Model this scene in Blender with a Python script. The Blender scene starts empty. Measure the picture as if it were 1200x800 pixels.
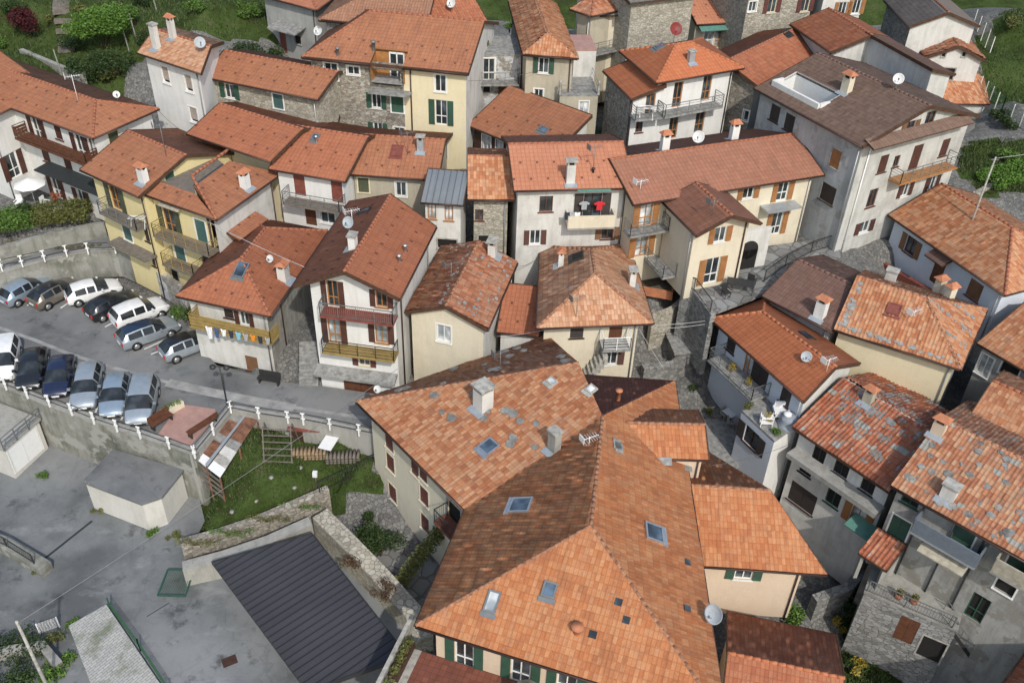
import bpy, bmesh, math, random
import numpy as np
from mathutils import Vector, Matrix
random.seed(7); np.random.seed(7)
R_ = math.radians
scn = bpy.context.scene
COL = scn.collection
# ---------------------------------------------------------------- camera model (the drone)
FPX = 1100.0
CAMZ = 42.0
_dn = np.array([545.28-600, 1843.98-400, FPX]); _dn /= np.linalg.norm(_dn)
_zw = -_dn
_yw = np.array([0, 0, 1.0]) - _dn*_dn[2]; _yw /= np.linalg.norm(_yw)
_xw = np.cross(_yw, _zw)
RW = np.stack([_xw, _yw, _zw])
CAM = np.array([0, 0, CAMZ])
def ray(px, py):
    r = RW @ np.array([px-600, py-400, FPX]); return r/np.linalg.norm(r)
def W(px, py, z):
    "point of the photograph -> point of the place at height z"
    r = ray(px, py); t = (z-CAMZ)/r[2]
    return Vector(CAM + r*t)
def W2(px, py, z):
    p = W(px, py, z); return (p.x, p.y)
def px_of(p):
    c = RW.T @ (np.array(p)-CAM); return (600+FPX*c[0]/c[2], 400+FPX*c[1]/c[2])
cd = bpy.data.cameras.new('camera'); cam = bpy.data.objects.new('camera', cd); COL.objects.link(cam)
cd.sensor_fit = 'HORIZONTAL'; cd.angle = 2*math.atan(600/FPX); cd.clip_end = 4000; cd.clip_start = 0.5
m = Matrix(((RW[0][0], -RW[0][1], -RW[0][2], 0), (RW[1][0], -RW[1][1], -RW[1][2], 0), (RW[2][0], -RW[2][1], -RW[2][2], CAMZ), (0, 0, 0, 1)))
cam.matrix_world = m
scn.camera = cam
# ---------------------------------------------------------------- object helpers
MATS = {}
def M(n): return MATS[n]
def tag(o, label=None, cat=None, group=None, kind=None):
    if label: o['label'] = label
    if cat: o['category'] = cat
    if group: o['group'] = group
    if kind: o['kind'] = kind
    return o
def empty(name, loc, rz=0, label=None, cat=None, group=None):
    o = bpy.data.objects.new(name, None); COL.objects.link(o)
    o.location = loc; o.rotation_euler = (0, 0, rz); o.empty_display_size = .3
    return tag(o, label, cat, group)
def link(name, me, mat=None, parent=None):
    o = bpy.data.objects.new(name, me); COL.objects.link(o)
    if mat is not None:
        for mm in (mat if isinstance(mat, (list, tuple)) else [mat]):
            me.materials.append(M(mm) if isinstance(mm, str) else mm)
    if parent is not None: o.parent = parent
    return o
class MB:
    "collects polygons for ONE mesh"
    def __init__(s, org=(0, 0, 0)):
        s.v = []; s.f = []; s.mi = []; s.sm = []; s.o = Vector(org); s.cur = 0
    def add(s, vs, fs, smooth=False):
        b = len(s.v); o = s.o
        s.v += [(v[0]-o[0], v[1]-o[1], v[2]-o[2]) for v in vs]
        for f in fs: s.f.append([b+i for i in f]); s.mi.append(s.cur); s.sm.append(smooth)
    def poly(s, vs): s.add(vs, [list(range(len(vs)))])
    def box(s, c, sx, sy, sz, rz=0, ux=None, uy=None, uz=None):
        c = Vector(c)
        if ux is None:
            ux = Vector((math.cos(rz), math.sin(rz), 0)); uy = Vector((-math.sin(rz), math.cos(rz), 0)); uz = Vector((0, 0, 1))
        hx, hy, hz = ux*sx/2, uy*sy/2, uz*sz/2
        vs = [c+hx*a+hy*b+hz*d for d in (-1, 1) for a, b in ((-1, -1), (1, -1), (1, 1), (-1, 1))]
        s.add(vs, [(3, 2, 1, 0), (4, 5, 6, 7), (0, 1, 5, 4), (1, 2, 6, 5), (2, 3, 7, 6), (3, 0, 4, 7)])
    def bar(s, a, b, w, h=None, up=Vector((0, 0, 1))):
        "box beam from a to b"
        a = Vector(a); b = Vector(b); d = b-a; L = d.length
        if L < 1e-5: return
        d /= L; h = h or w
        x = d.cross(up)
        if x.length < 1e-4: x = d.cross(Vector((1, 0, 0)))
        x.normalize(); y = x.cross(d)
        s.box((a+b)/2, w, L, h, ux=x, uy=d, uz=y)
    def tube(s, pts, r, n=6, r2=None, cap=True):
        pts = [Vector(p) for p in pts]; vs = []; fs = []; k = len(pts)
        for i, p in enumerate(pts):
            d = (pts[min(i+1, k-1)]-pts[max(i-1, 0)])
            if d.length < 1e-6: d = Vector((0, 0, 1))
            d.normalize(); x = d.cross(Vector((0, 0, 1)))
            if x.length < 1e-3: x = Vector((1, 0, 0))
            x.normalize(); y = d.cross(x)
            rr = r if r2 is None else r+(r2-r)*i/(k-1)
            vs += [p+(x*math.cos(2*math.pi*j/n)+y*math.sin(2*math.pi*j/n))*rr for j in range(n)]
        for i in range(k-1):
            for j in range(n): fs.append((i*n+j, i*n+(j+1) % n, (i+1)*n+(j+1) % n, (i+1)*n+j))
        if cap: fs.append(list(range(n))[::-1]); fs.append([(k-1)*n+j for j in range(n)])
        s.add(vs, fs, True)
    def prism(s, poly, z0, z1):
        "vertical prism on a plan polygon (ccw)"
        n = len(poly); z1s = z1 if hasattr(z1, '__len__') else [z1]*n; z0s = z0 if hasattr(z0, '__len__') else [z0]*n
        vs = [(p[0], p[1], z0s[i]) for i, p in enumerate(poly)]+[(p[0], p[1], z1s[i]) for i, p in enumerate(poly)]
        fs = [list(range(n))[::-1], list(range(n, 2*n))]+[(i, (i+1) % n, n+(i+1) % n, n+i) for i in range(n)]
        s.add(vs, fs)
    def lathe(s, prof, c, n=12, axis=None):
        "profile [(r,h)] about an axis"
        c = Vector(c); ax = Vector(axis or (0, 0, 1)).normalized()
        x = ax.cross(Vector((0, 0, 1)))
        if x.length < 1e-3: x = Vector((1, 0, 0))
        x.normalize(); y = ax.cross(x); vs = []; fs = []; k = len(prof)
        for r, h in prof:
            vs += [c+ax*h+(x*math.cos(2*math.pi*j/n)+y*math.sin(2*math.pi*j/n))*r for j in range(n)]
        for i in range(k-1):
            for j in range(n): fs.append((i*n+j, i*n+(j+1) % n, (i+1)*n+(j+1) % n, (i+1)*n+j))
        s.add(vs, fs, True)
    def mesh(s, name):
        me = bpy.data.meshes.new(name); me.from_pydata(s.v, [], s.f)
        if s.f:
            me.polygons.foreach_set('material_index', s.mi); me.polygons.foreach_set('use_smooth', s.sm)
        me.update(); return me
    def build(s, name, mat, parent=None, **kw):
        if not s.f: return None
        me = s.mesh(name)
        bm = bmesh.new(); bm.from_mesh(me); bmesh.ops.recalc_face_normals(bm, faces=bm.faces); bm.to_mesh(me); bm.free()
        o = link(name, me, mat, parent); tag(o, **kw); return o
def area2(p): return sum(p[i][0]*p[(i+1) % len(p)][1]-p[(i+1) % len(p)][0]*p[i][1] for i in range(len(p)))/2
def inset(poly, d):
    "offset a ccw polygon inward, one distance per edge"
    n = len(poly); d = d if hasattr(d, '__len__') else [d]*n; L = []
    for i in range(n):
        a = np.array(poly[i], float); b = np.array(poly[(i+1) % n], float); t = (b-a)/np.linalg.norm(b-a)
        nn = np.array([-t[1], t[0]]); L.append((a+nn*d[i], t))
    out = []
    for i in range(n):
        (p, t), (q, u) = L[i-1], L[i]
        den = t[0]*u[1]-t[1]*u[0]
        if abs(den) < 1e-4: out.append(tuple(q)); continue
        k = ((q[0]-p[0])*u[1]-(q[1]-p[1])*u[0])/den; out.append(tuple(p+t*k))
    return out
def clip2(poly, fn):
    "keep the part of a polygon where linear fn >= 0"
    out = []; n = len(poly)
    for i in range(n):
        a, b = poly[i], poly[(i+1) % n]; fa, fb = fn(a), fn(b)
        if fa >= -1e-7: out.append(a)
        if (fa > 1e-7 and fb < -1e-7) or (fa < -1e-7 and fb > 1e-7):
            t = fa/(fa-fb); out.append((a[0]+(b[0]-a[0])*t, a[1]+(b[1]-a[1])*t))
    return out
# ---------------------------------------------------------------- materials
def newmat(name, rough=.8, metal=0., spec=.3):
    mt = bpy.data.materials.new(name); mt.use_nodes = True; nt = mt.node_tree
    b = nt.nodes['Principled BSDF']; b.inputs['Roughness'].default_value = rough; b.inputs['Metallic'].default_value = metal
    b.inputs['Specular IOR Level'].default_value = spec
    MATS[name] = mt; return nt, b
class N:
    def __init__(s, nt): s.nt = nt
    def n(s, t, **kw):
        x = s.nt.nodes.new(t)
        for k, v in kw.items():
            if k in x.inputs: x.inputs[k].default_value = v
            else: setattr(x, k, v)
        return x
    def l(s, a, b): s.nt.links.new(a, b)
    def co(s, kind='Object', sc=None):
        t = s.n('ShaderNodeTexCoord').outputs[kind]
        if sc:
            mp = s.n('ShaderNodeMapping'); mp.inputs['Scale'].default_value = sc; s.l(t, mp.inputs['Vector']); return mp.outputs[0]
        return t
    def noise(s, vec, scale, detail=4, rough=.6):
        x = s.n('ShaderNodeTexNoise', Scale=scale, Detail=detail, Roughness=rough); s.l(vec, x.inputs['Vector']); return x.outputs['Fac']
    def ramp(s, fac, stops, mode='LINEAR'):
        r = s.n('ShaderNodeValToRGB'); cr = r.color_ramp; cr.interpolation = mode
        while len(cr.elements) < len(stops): cr.elements.new(.5)
        for e, (p, c) in zip(cr.elements, stops):
            e.position = p; e.color = (c[0], c[1], c[2], 1) if hasattr(c, '__len__') else (c, c, c, 1)
        s.l(fac, r.inputs['Fac']); return r.outputs['Color']
    def mix(s, fac, a, b, mode='MIX'):
        x = s.n('ShaderNodeMix', data_type='RGBA', blend_type=mode)
        for sock, v in ((x.inputs[0], fac), (x.inputs[6], a), (x.inputs[7], b)):
            if hasattr(v, 'is_linked'): s.l(v, sock)
            elif hasattr(v, '__len__'): sock.default_value = (v[0], v[1], v[2], 1)
            else: sock.default_value = v
        return x.outputs[2]
    def math(s, op, a, b=0.):
        x = s.n('ShaderNodeMath', operation=op)
        for i, v in enumerate((a, b)):
            if hasattr(v, 'is_linked'): s.l(v, x.inputs[i])
            else: x.inputs[i].default_value = v
        return x.outputs[0]
    def bump(s, h, bsdf, strength=.3, dist=.02):
        x = s.n('ShaderNodeBump', Strength=strength, Distance=dist); s.l(h, x.inputs['Height']); s.l(x.outputs[0], bsdf.inputs['Normal'])
def mat_plain(name, c, rough=.6, metal=0., spec=.3, var=.12, scale=3.):
    nt, b = newmat(name, rough, metal, spec); k = N(nt)
    f = k.noise(k.co(), scale, 4)
    lo = tuple(x*(1-var) for x in c); hi = tuple(min(1, x*(1+var)) for x in c)
    k.l(k.ramp(f, [(.3, lo), (.7, hi)]), b.inputs['Base Color'])
def mat_tile(name, cols, rnd=1., weather=None, wamt=.5, grey=0., greycol=(.22, .22, .20), seed=0., lichen=0., wscale=.35, joint=.35, guards=False, seam=0.):
    "roof tiles: UV is counted in tiles, so floor(UV) tells one tile from the next"
    nt, b = newmat(name, .85, 0, .25); k = N(nt)
    uv = k.n('ShaderNodeUVMap').outputs[0]
    fl = k.n('ShaderNodeVectorMath', operation='FLOOR'); k.l(uv, fl.inputs[0])
    wn = k.n('ShaderNodeTexWhiteNoise', noise_dimensions='4D', W=seed); k.l(fl.outputs[0], wn.inputs['Vector'])
    oc = k.co()
    big = k.noise(oc, wscale, 5, .65)
    v = k.math('ADD', k.math('MULTIPLY', wn.outputs['Value'], .62*rnd), k.math('MULTIPLY', big, 1-.62*rnd))
    n = len(cols)
    col = k.ramp(v, [(.12+.76*i/(n-1), c) for i, c in enumerate(cols)])
    if weather:
        w = k.noise(oc, 1.1, 6, .7)
        col = k.mix(k.math('MULTIPLY', k.ramp(w, [(.45, 0), (.72, 1)]), wamt), col, weather)
    sm = k.n('ShaderNodeVectorMath', operation='MULTIPLY'); k.l(uv, sm.inputs[0]); sm.inputs[1].default_value = (.55, .07, 1); stn = k.noise(sm.outputs[0], 1.6, 5, .7)
    col = k.mix(k.math('MULTIPLY', k.ramp(stn, [(.50, 0), (.72, 1)]), .45), col, tuple(x*.55 for x in (weather or cols[0])))
    if lichen:
        w2 = k.noise(oc, 5.5, 3, .7); col = k.mix(k.math('MULTIPLY', k.ramp(w2, [(.58, 0), (.7, 1)]), lichen), col, (.42, .40, .33))
    if grey:
        mp = k.n('ShaderNodeVectorMath', operation='MULTIPLY'); k.l(uv, mp.inputs[0]); mp.inputs[1].default_value = (.5, 1, 1)
        f2 = k.n('ShaderNodeVectorMath', operation='FLOOR'); k.l(mp.outputs[0], f2.inputs[0])
        w3 = k.n('ShaderNodeTexWhiteNoise', noise_dimensions='4D', W=seed+7.3); k.l(f2.outputs[0], w3.inputs['Vector'])
        msk = k.math('MULTIPLY', k.noise(oc, .55, 2), 1.0)
        s = k.math('ADD', w3.outputs['Value'], k.math('MULTIPLY', msk, .9))
        thr = k.math('GREATER_THAN', s, 1.42-grey)
        gc = k.mix(w3.outputs['Value'], tuple(x*.6 for x in greycol), tuple(x*1.5 for x in greycol))
        col = k.mix(thr, col, gc)
    fr = k.n('ShaderNodeVectorMath', operation='FRACTION'); k.l(uv, fr.inputs[0]); sx = k.n('ShaderNodeSeparateXYZ'); k.l(fr.outputs[0], sx.inputs[0]); fu, fv = sx.outputs[0], sx.outputs[1]
    sf = k.n('ShaderNodeSeparateXYZ'); k.l(fl.outputs[0], sf.inputs[0])
    if joint:
        ju = k.math('MULTIPLY', k.math('ABSOLUTE', k.math('SUBTRACT', fu, .5)), 2.); jv = fv
        lines = k.math('MAXIMUM', k.ramp(ju, [(.72, 0), (.95, 1)]), k.ramp(jv, [(.80, 0), (.97, 1)]))
        col = k.mix(k.math('MULTIPLY', lines, joint), col, tuple(x*.42 for x in cols[0]))
    if seam:
        col = k.mix(k.math('MULTIPLY', k.math('GREATER_THAN', fu, .84), seam), col, tuple(x*.35 for x in cols[0]))
    if guards:
        inu = k.math('MULTIPLY', k.math('GREATER_THAN', fu, .22), k.math('LESS_THAN', fu, .78)); inv = k.math('MULTIPLY', k.math('GREATER_THAN', fv, .3), k.math('LESS_THAN', fv, .85))
        row = k.math('LESS_THAN', k.math('MODULO', k.math('ADD', sf.outputs[1], 2.), 4.), .5); sh = k.math('MULTIPLY', k.math('FLOOR', k.math('DIVIDE', sf.outputs[1], 4.)), 2.)
        cl = k.math('LESS_THAN', k.math('MODULO', k.math('ADD', k.math('ADD', sf.outputs[0], sh), 400.), 4.), .5)
        lim = k.math('LESS_THAN', sf.outputs[1], 10.)
        col = k.mix(k.math('MULTIPLY', k.math('MULTIPLY', k.math('MULTIPLY', inu, inv), k.math('MULTIPLY', row, cl)), k.math('MULTIPLY', lim, .8)), col, (.07, .03, .025))
    fine = k.noise(oc, 14, 3)
    col = k.mix(.35, col, k.ramp(fine, [(.3, .45), (.7, 1.)]), 'MULTIPLY')
    k.l(col, b.inputs['Base Color'])
    k.bump(fine, b, .25, .02)
def mat_plaster(name, c, stain=(.25, .24, .2), amt=.4, dirt=.3, rough=.9, patch=None):
    nt, b = newmat(name, rough, 0, .2); k = N(nt)
    oc = k.co(); st = k.co('Object', (1.3, 1.3, .22))
    a = k.noise(oc, .45, 6, .65); s = k.noise(st, 1.6, 5, .7); f = k.noise(oc, 9, 4, .6)
    col = k.mix(k.math('MULTIPLY', k.ramp(s, [(.45, 0), (.78, 1)]), amt), c, stain)
    col = k.mix(k.math('MULTIPLY', k.ramp(a, [(.48, 0), (.75, 1)]), dirt), col, tuple(x*.6 for x in stain))
    if patch:
        pz = k.noise(oc, .8, 5, .6); col = k.mix(k.ramp(pz, [(.54, 0), (.58, 1)]), col, patch)
    col = k.mix(.18, col, k.ramp(f, [(.3, .5), (.7, 1.)]), 'MULTIPLY')
    k.l(col, b.inputs['Base Color']); k.bump(f, b, .35, .02)
def mat_stone(name, cols, scale=3.2, mortar=(.16, .15, .13), flat=1.8, plaster=None):
    nt, b = newmat(name, .92, 0, .2); k = N(nt)
    v = k.co('Object', (1, 1, flat))
    wob = k.n('ShaderNodeTexNoise', Scale=2.5, Detail=2); k.l(v, wob.inputs['Vector'])
    mx = k.mix(.12, v, wob.outputs['Color'], 'ADD')
    vo = k.n('ShaderNodeTexVoronoi', Scale=scale); k.l(mx, vo.inputs['Vector'])
    ve = k.n('ShaderNodeTexVoronoi', Scale=scale, feature='DISTANCE_TO_EDGE'); k.l(mx, ve.inputs['Vector'])
    sp = k.n('ShaderNodeSeparateColor'); k.l(vo.outputs['Color'], sp.inputs[0])
    n = len(cols); col = k.ramp(sp.outputs[0], [(i/(n-1), c) for i, c in enumerate(cols)])
    ed = k.ramp(ve.outputs[0], [(.0, 0), (.07, 1)])
    col = k.mix(ed, mortar, col)
    big = k.noise(k.co(), .5, 5); col = k.mix(.55, col, k.ramp(big, [(.3, .55), (.7, 1.1)]), 'MULTIPLY')
    if plaster:
        col = k.mix(k.ramp(k.noise(k.co(), .6, 6, .7), [(.5, 0), (.56, 1)]), col, plaster)
    k.l(col, b.inputs['Base Color']); k.bump(ed, b, .7, .04)
def mat_asphalt(name, c=(.155, .16, .163), c2=(.215, .218, .218), dark=(.10, .103, .107)):
    nt, b = newmat(name, .88, 0, .25); k = N(nt); oc = k.co()
    a = k.noise(oc, .11, 8, .62); f = k.noise(oc, 1.1, 6, .65); g = k.noise(oc, 40, 2)
    col = k.ramp(a, [(.36, dark), (.46, c), (.60, c2)])
    st = k.noise(oc, .33, 5, .75); col = k.mix(k.ramp(st, [(.56, 0), (.66, .8)]), col, tuple(x*.62 for x in dark))
    lt = k.noise(k.co('Object', (.5, 1., 1.)), .5, 6, .7); col = k.mix(k.ramp(lt, [(.58, 0), (.70, .5)]), col, tuple(x*1.35 for x in c2))
    col = k.mix(k.ramp(f, [(.52, 0), (.8, .55)]), col, tuple(x*.55 for x in c))
    ck = k.n('ShaderNodeTexVoronoi', Scale=.22, feature='DISTANCE_TO_EDGE')
    wv = k.n('ShaderNodeTexNoise', Scale=.7, Detail=6); k.l(oc, wv.inputs['Vector']); k.l(k.mix(.9, oc, wv.outputs['Color'], 'ADD'), ck.inputs['Vector'])
    col = k.mix(k.ramp(ck.outputs[0], [(0, .3), (.006, 0)]), col, (.07, .07, .07))
    col = k.mix(.4, col, k.ramp(g, [(.3, .6), (.7, 1.15)]), 'MULTIPLY')
    k.l(col, b.inputs['Base Color']); k.bump(g, b, .3, .01)
def mat_ground(name, cols, scale=.5):
    nt, b = newmat(name, .95, 0, .1); k = N(nt); oc = k.co()
    a = k.noise(oc, scale, 7, .7); f = k.noise(oc, 7, 5, .7)
    n = len(cols); col = k.ramp(a, [(.3+.4*i/(n-1), c) for i, c in enumerate(cols)])
    col = k.mix(.6, col, k.ramp(f, [(.3, .35), (.7, 1.2)]), 'MULTIPLY')
    k.l(col, b.inputs['Base Color']); k.bump(f, b, .8, .1)
def mat_rib(name, c, per=2., var=.2, rough=.55, metal=.0, vec='UV'):
    "sheet metal / shutter slats: colour only, the ribs are meshed or bumped"
    nt, b = newmat(name, rough, metal, .4); k = N(nt)
    a = k.noise(k.co(), 1.5, 5); k.l(k.ramp(a, [(.3, tuple(x*(1-var) for x in c)), (.7, tuple(x*(1+var) for x in c))]), b.inputs['Base Color'])
    w = k.n('ShaderNodeTexWave', Scale=per, bands_direction='Z'); k.l(k.co(), w.inputs['Vector']); k.bump(w.outputs['Fac'], b, .8, .02)
def mat_leaf(name, cols):
    nt, b = newmat(name, .6, 0, .3); k = N(nt)
    oi = k.n('ShaderNodeNewGeometry').outputs['Random Per Island']
    n = len(cols); k.l(k.ramp(oi, [(i/(n-1), c) for i, c in enumerate(cols)]), b.inputs['Base Color'])
    b.inputs['Transmission Weight'].default_value = 0
    b.inputs['Subsurface Weight'].default_value = 0
def mat_glass(name, c, rough=.08):
    nt, b = newmat(name, rough, 0, .6); k = N(nt)
    a = k.noise(k.co(), .8, 2); k.l(k.ramp(a, [(.35, tuple(x*.5 for x in c)), (.5, c), (.66, tuple(min(.8, x*2.6) for x in c))]), b.inputs['Base Color'])
mat_tile('tile_red', [(.28, .114, .063), (.365, .155, .085), (.415, .19, .108)], .4, (.24, .12, .085), .45, seed=1., guards=True)
mat_tile('tile_deep', [(.29, .105, .056), (.38, .142, .077), (.43, .17, .095)], .35, (.24, .11, .08), .4, seed=1.5, guards=True)
mat_tile('tile_salmon', [(.36, .145, .085), (.45, .19, .115), (.49, .235, .15)], .3, (.40, .17, .1), .3, seed=2., guards=True)
mat_tile('tile_orange', [(.38, .12, .055), (.47, .16, .075), (.52, .20, .095)], .3, (.40, .14, .07), .25, seed=3.)
mat_tile('tile_patch', [(.27, .095, .05), (.40, .152, .07), (.49, .215, .105), (.55, .31, .18), (.31, .11, .06)], .8, (.28, .15, .10), .45, seed=4., lichen=.25, joint=.3)
mat_tile('tile_main', [(.29, .098, .04), (.40, .142, .058), (.47, .185, .078), (.51, .245, .12), (.34, .112, .048)], .6, (.30, .15, .09), .5, seed=5., lichen=.25, joint=.3)
mat_tile('tile_old', [(.20, .075, .045), (.33, .115, .06), (.43, .17, .09), (.50, .26, .16), (.24, .09, .05)], .85, (.22, .15, .11), .55, seed=6., lichen=.4)
mat_tile('tile_ruin', [(.22, .07, .04), (.36, .11, .055), (.45, .16, .085), (.5, .30, .2)], .8, (.2, .13, .10), .55, grey=.02, seed=7., lichen=.55)
mat_tile('tile_hip', [(.34, .15, .085), (.46, .22, .12), (.54, .29, .17), (.58, .36, .24), (.38, .18, .10)], .85, (.32, .2, .13), .4, grey=.0, seed=8., lichen=.35)
mat_tile('tile_brown', [(.15, .085, .068), (.19, .11, .088), (.22, .135, .11)], .5, (.17, .12, .1), .4, seed=9.)
mat_tile('tile_umber', [(.14, .088, .066), (.19, .122, .092), (.225, .15, .115)], .6, (.17, .12, .11), .4, seed=9.5, lichen=.2)
mat_tile('tile_rust', [(.28, .09, .05), (.36, .12, .062), (.43, .17, .09), (.30, .11, .07)], .6, (.25, .12, .08), .5, seed=10., lichen=.2)
mat_tile('tile_worn', [(.28, .10, .055), (.40, .16, .085), (.48, .22, .12), (.52, .32, .2), (.32, .12, .07)], .85, (.25, .16, .12), .45, grey=.01, seed=16., lichen=.4)
mat_tile('tile_dusk', [(.17, .065, .045), (.22, .085, .058), (.26, .105, .07)], .6, (.16, .08, .06), .4, seed=17.)  # for the slope turned from the sun: its shade put into the tile colour
mat_tile('sheet_blue', [(.035, .036, .042), (.05, .051, .06), (.062, .063, .074)], .2, (.05, .05, .07), .3, seed=18., joint=0, seam=.8)
mat_tile('tile_earth', [(.25, .108, .07), (.32, .145, .095), (.37, .175, .12)], .45, (.22, .13, .1), .4, seed=21.)
mat_tile('sheet_zinc', [(.13, .15, .17), (.17, .19, .215), (.20, .225, .25)], .3, (.15, .16, .17), .3, seed=19., joint=0, seam=.6)
mat_tile('tile_greyrib', [(.19, .16, .145), (.23, .195, .175), (.26, .22, .2)], .4, (.2, .17, .15), .4, seed=11.)
mat_tile('tile_far', [(.24, .12, .075), (.32, .16, .10), (.38, .20, .13)], .5, (.25, .16, .12), .5, seed=12., lichen=.4)
mat_tile('slate', [(.10, .10, .10), (.15, .15, .145), (.20, .195, .185)], .8, (.1, .095, .09), .6, seed=13., lichen=.3)
mat_plain('eave_wood', (.075, .04, .025), .8, var=.3)
mat_plain('gutter_brown', (.06, .035, .03), .45, .3)
mat_plain('gutter_grey', (.35, .36, .36), .4, .5)
mat_plaster('white', (.72, .72, .70), (.42, .42, .4), .35, .2)
mat_plaster('white_old', (.62, .615, .585), (.32, .31, .28), .55, .45)
mat_plaster('white_blue', (.60, .65, .72), (.45, .47, .5), .2, .15)
mat_plaster('cream', (.72, .64, .44), (.5, .44, .3), .25, .15)
mat_plaster('cream_pale', (.66, .60, .47), (.42, .37, .28), .3, .25)
mat_plaster('yellow', (.70, .60, .33), (.5, .42, .24), .25, .2)
mat_plaster('beige', (.45, .41, .32), (.26, .24, .19), .5, .4)
mat_plaster('beige_pink', (.62, .50, .38), (.42, .34, .26), .25, .15)
mat_plaster('grey_render', (.38, .38, .36), (.2, .2, .19), .55, .5)
mat_plaster('grey_stained', (.37, .365, .34), (.14, .135, .12), .7, .6, patch=(.25, .24, .21))
mat_plaster('concrete', (.34, .335, .31), (.15, .145, .12), .6, .6)
mat_plaster('concrete_moss', (.27, .27, .245), (.09, .10, .065), .75, .85, patch=(.31, .31, .285))
mat_plaster('garage_white', (.58, .57, .53), (.38, .37, .32), .5, .3)
mat_stone('stone', [(.20, .18, .15), (.32, .29, .24), (.42, .39, .33), (.26, .23, .19), (.48, .46, .41)], 3.4)
mat_stone('stone_pale', [(.30, .28, .23), (.42, .39, .32), (.50, .47, .40), (.36, .33, .27)], 3.2, (.24, .22, .18))
mat_stone('stone_grey', [(.17, .17, .16), (.26, .26, .25), (.34, .34, .33), (.21, .21, .2)], 2.6, (.13, .13, .12))
mat_stone('stone_render', [(.20, .19, .17), (.30, .28, .25), (.36, .34, .3)], 3., (.2, .19, .17), plaster=(.50, .51, .52))
mat_stone('flagstone', [(.17, .17, .165), (.23, .23, .225), (.28, .285, .28)], 1.1, (.11, .11, .105), 1.)
mat_stone('cobble', [(.13, .13, .125), (.18, .178, .17), (.23, .225, .21)], 4., (.08, .08, .075), 1.)
mat_asphalt('asphalt'); mat_asphalt('asphalt_low', (.165, .174, .178), (.225, .234, .236), (.10, .106, .108))
mat_ground('grass', [(.07, .06, .035), (.035, .05, .014), (.05, .078, .02), (.065, .095, .028), (.10, .10, .05)], .5)
mat_ground('soil', [(.06, .05, .035), (.09, .08, .06), (.13, .12, .095), (.06, .075, .03)], .6)
mat_ground('gravel', [(.15, .145, .13), (.22, .21, .19), (.28, .27, .25)], .8)
mat_plain('line_white', (.62, .62, .6), .7, var=.2); mat_plain('line_worn', (.27, .27, .265), .85, var=.3, scale=1.2)
mat_plain('white_paint', (.78, .78, .76), .5, var=.06); mat_plain('white_frame', (.72, .72, .70), .5, var=.05)
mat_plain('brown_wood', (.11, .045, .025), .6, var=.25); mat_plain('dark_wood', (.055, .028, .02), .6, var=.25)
mat_plain('honey_wood', (.36, .17, .06), .55, var=.2); mat_plain('grey_wood', (.16, .14, .12), .8, var=.25); mat_plain('ochre_wood', (.28, .2, .07), .65, var=.2)
mat_plain('red_wood', (.19, .06, .045), .7, var=.25)
mat_rib('shutter_green', (.028, .085, .055), 6.); mat_rib('shutter_teal', (.06, .13, .12), 6.); mat_rib('shutter_brown', (.085, .032, .022), 6.)
mat_rib('shutter_honey', (.34, .15, .05), 6.); mat_rib('shutter_wine', (.12, .035, .03), 6.); mat_rib('shutter_dark', (.04, .03, .027), 6.)
mat_rib('blind', (.42, .36, .31), 8.); mat_rib('shutter_olive', (.075, .085, .05), 6.); mat_rib('shutter_tan', (.20, .10, .05), 6.)
mat_glass('glass', (.035, .045, .05)); mat_glass('glass_sky', (.045, .065, .09), .12); mat_glass('glass_pale', (.32, .36, .38), .15)
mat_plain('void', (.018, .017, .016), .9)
mat_glass('car_glass', (.02, .024, .028), .07)
MATS['car_glass'].node_tree.nodes['Principled BSDF'].inputs['Specular IOR Level'].default_value = .45
mat_plain('curtain', (.55, .57, .58), .8)
mat_plain('iron', (.05, .05, .05), .55, .4); mat_plain('iron_grey', (.22, .23, .23), .5, .5)
mat_plain('steel', (.55, .56, .57), .35, .8); mat_plain('zinc', (.42, .46, .49), .45, .5, var=.12)
mat_rib('metal_blue', (.055, .058, .082), .01, .12, .5, .3); mat_plain('metal_lead', (.20, .235, .28), .5, .4)
mat_plain('terracotta', (.42, .17, .09), .8, var=.2); mat_plain('ridge_red', (.31, .12, .068), .8, var=.25, scale=6); mat_plain('ridge_brown', (.17, .10, .08), .8, var=.25, scale=6)
mat_plain('ridge_old', (.30, .15, .09), .9, var=.45, scale=5)
mat_plain('ridge_orange', (.40, .145, .07), .8, var=.25, scale=6); mat_plain('stone_cap', (.34, .33, .30), .9, var=.35); mat_plaster('grey_white', (.53, .53, .50), (.28, .28, .255), .7, .6)
mat_plaster('grey_patched', (.44, .455, .46), (.22, .225, .22), .55, .5, patch=(.33, .335, .32))
mat_plain('slab_dark', (.19, .19, .18), .9, var=.55, scale=1.7)
mat_plain('slab_grey', (.24, .24, .23), .9, var=.4)
mat_plain('white_plastic', (.75, .76, .76), .4, var=.04); mat_plain('grey_cover', (.27, .30, .34), .7)
mat_plain('dish_white', (.62, .63, .62), .5, var=.08); mat_plain('dish_grey', (.36, .40, .43), .5); mat_plain('dish_red', (.20, .035, .03), .5)
mat_plain('rubber', (.02, .02, .021), .8); mat_plain('rim', (.45, .46, .47), .35, .7); mat_plain('light_red', (.45, .03, .025), .25); mat_plain('light_clear', (.65, .67, .68), .15)
mat_plain('patio', (.36, .22, .19), .85, var=.15, scale=2); mat_plain('deck_plain', (.24, .075, .045), .75, var=.25)
mat_plain('rust', (.17, .085, .055), .9, var=.6, scale=2.); mat_plain('log_wood', (.26, .19, .12), .9, var=.35, scale=4); mat_plain('awning_green', (.10, .23, .19), .7); mat_plain('awning_cream', (.36, .33, .26), .8, var=.25); mat_plain('tarp_black', (.03, .034, .036), .6)
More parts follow.
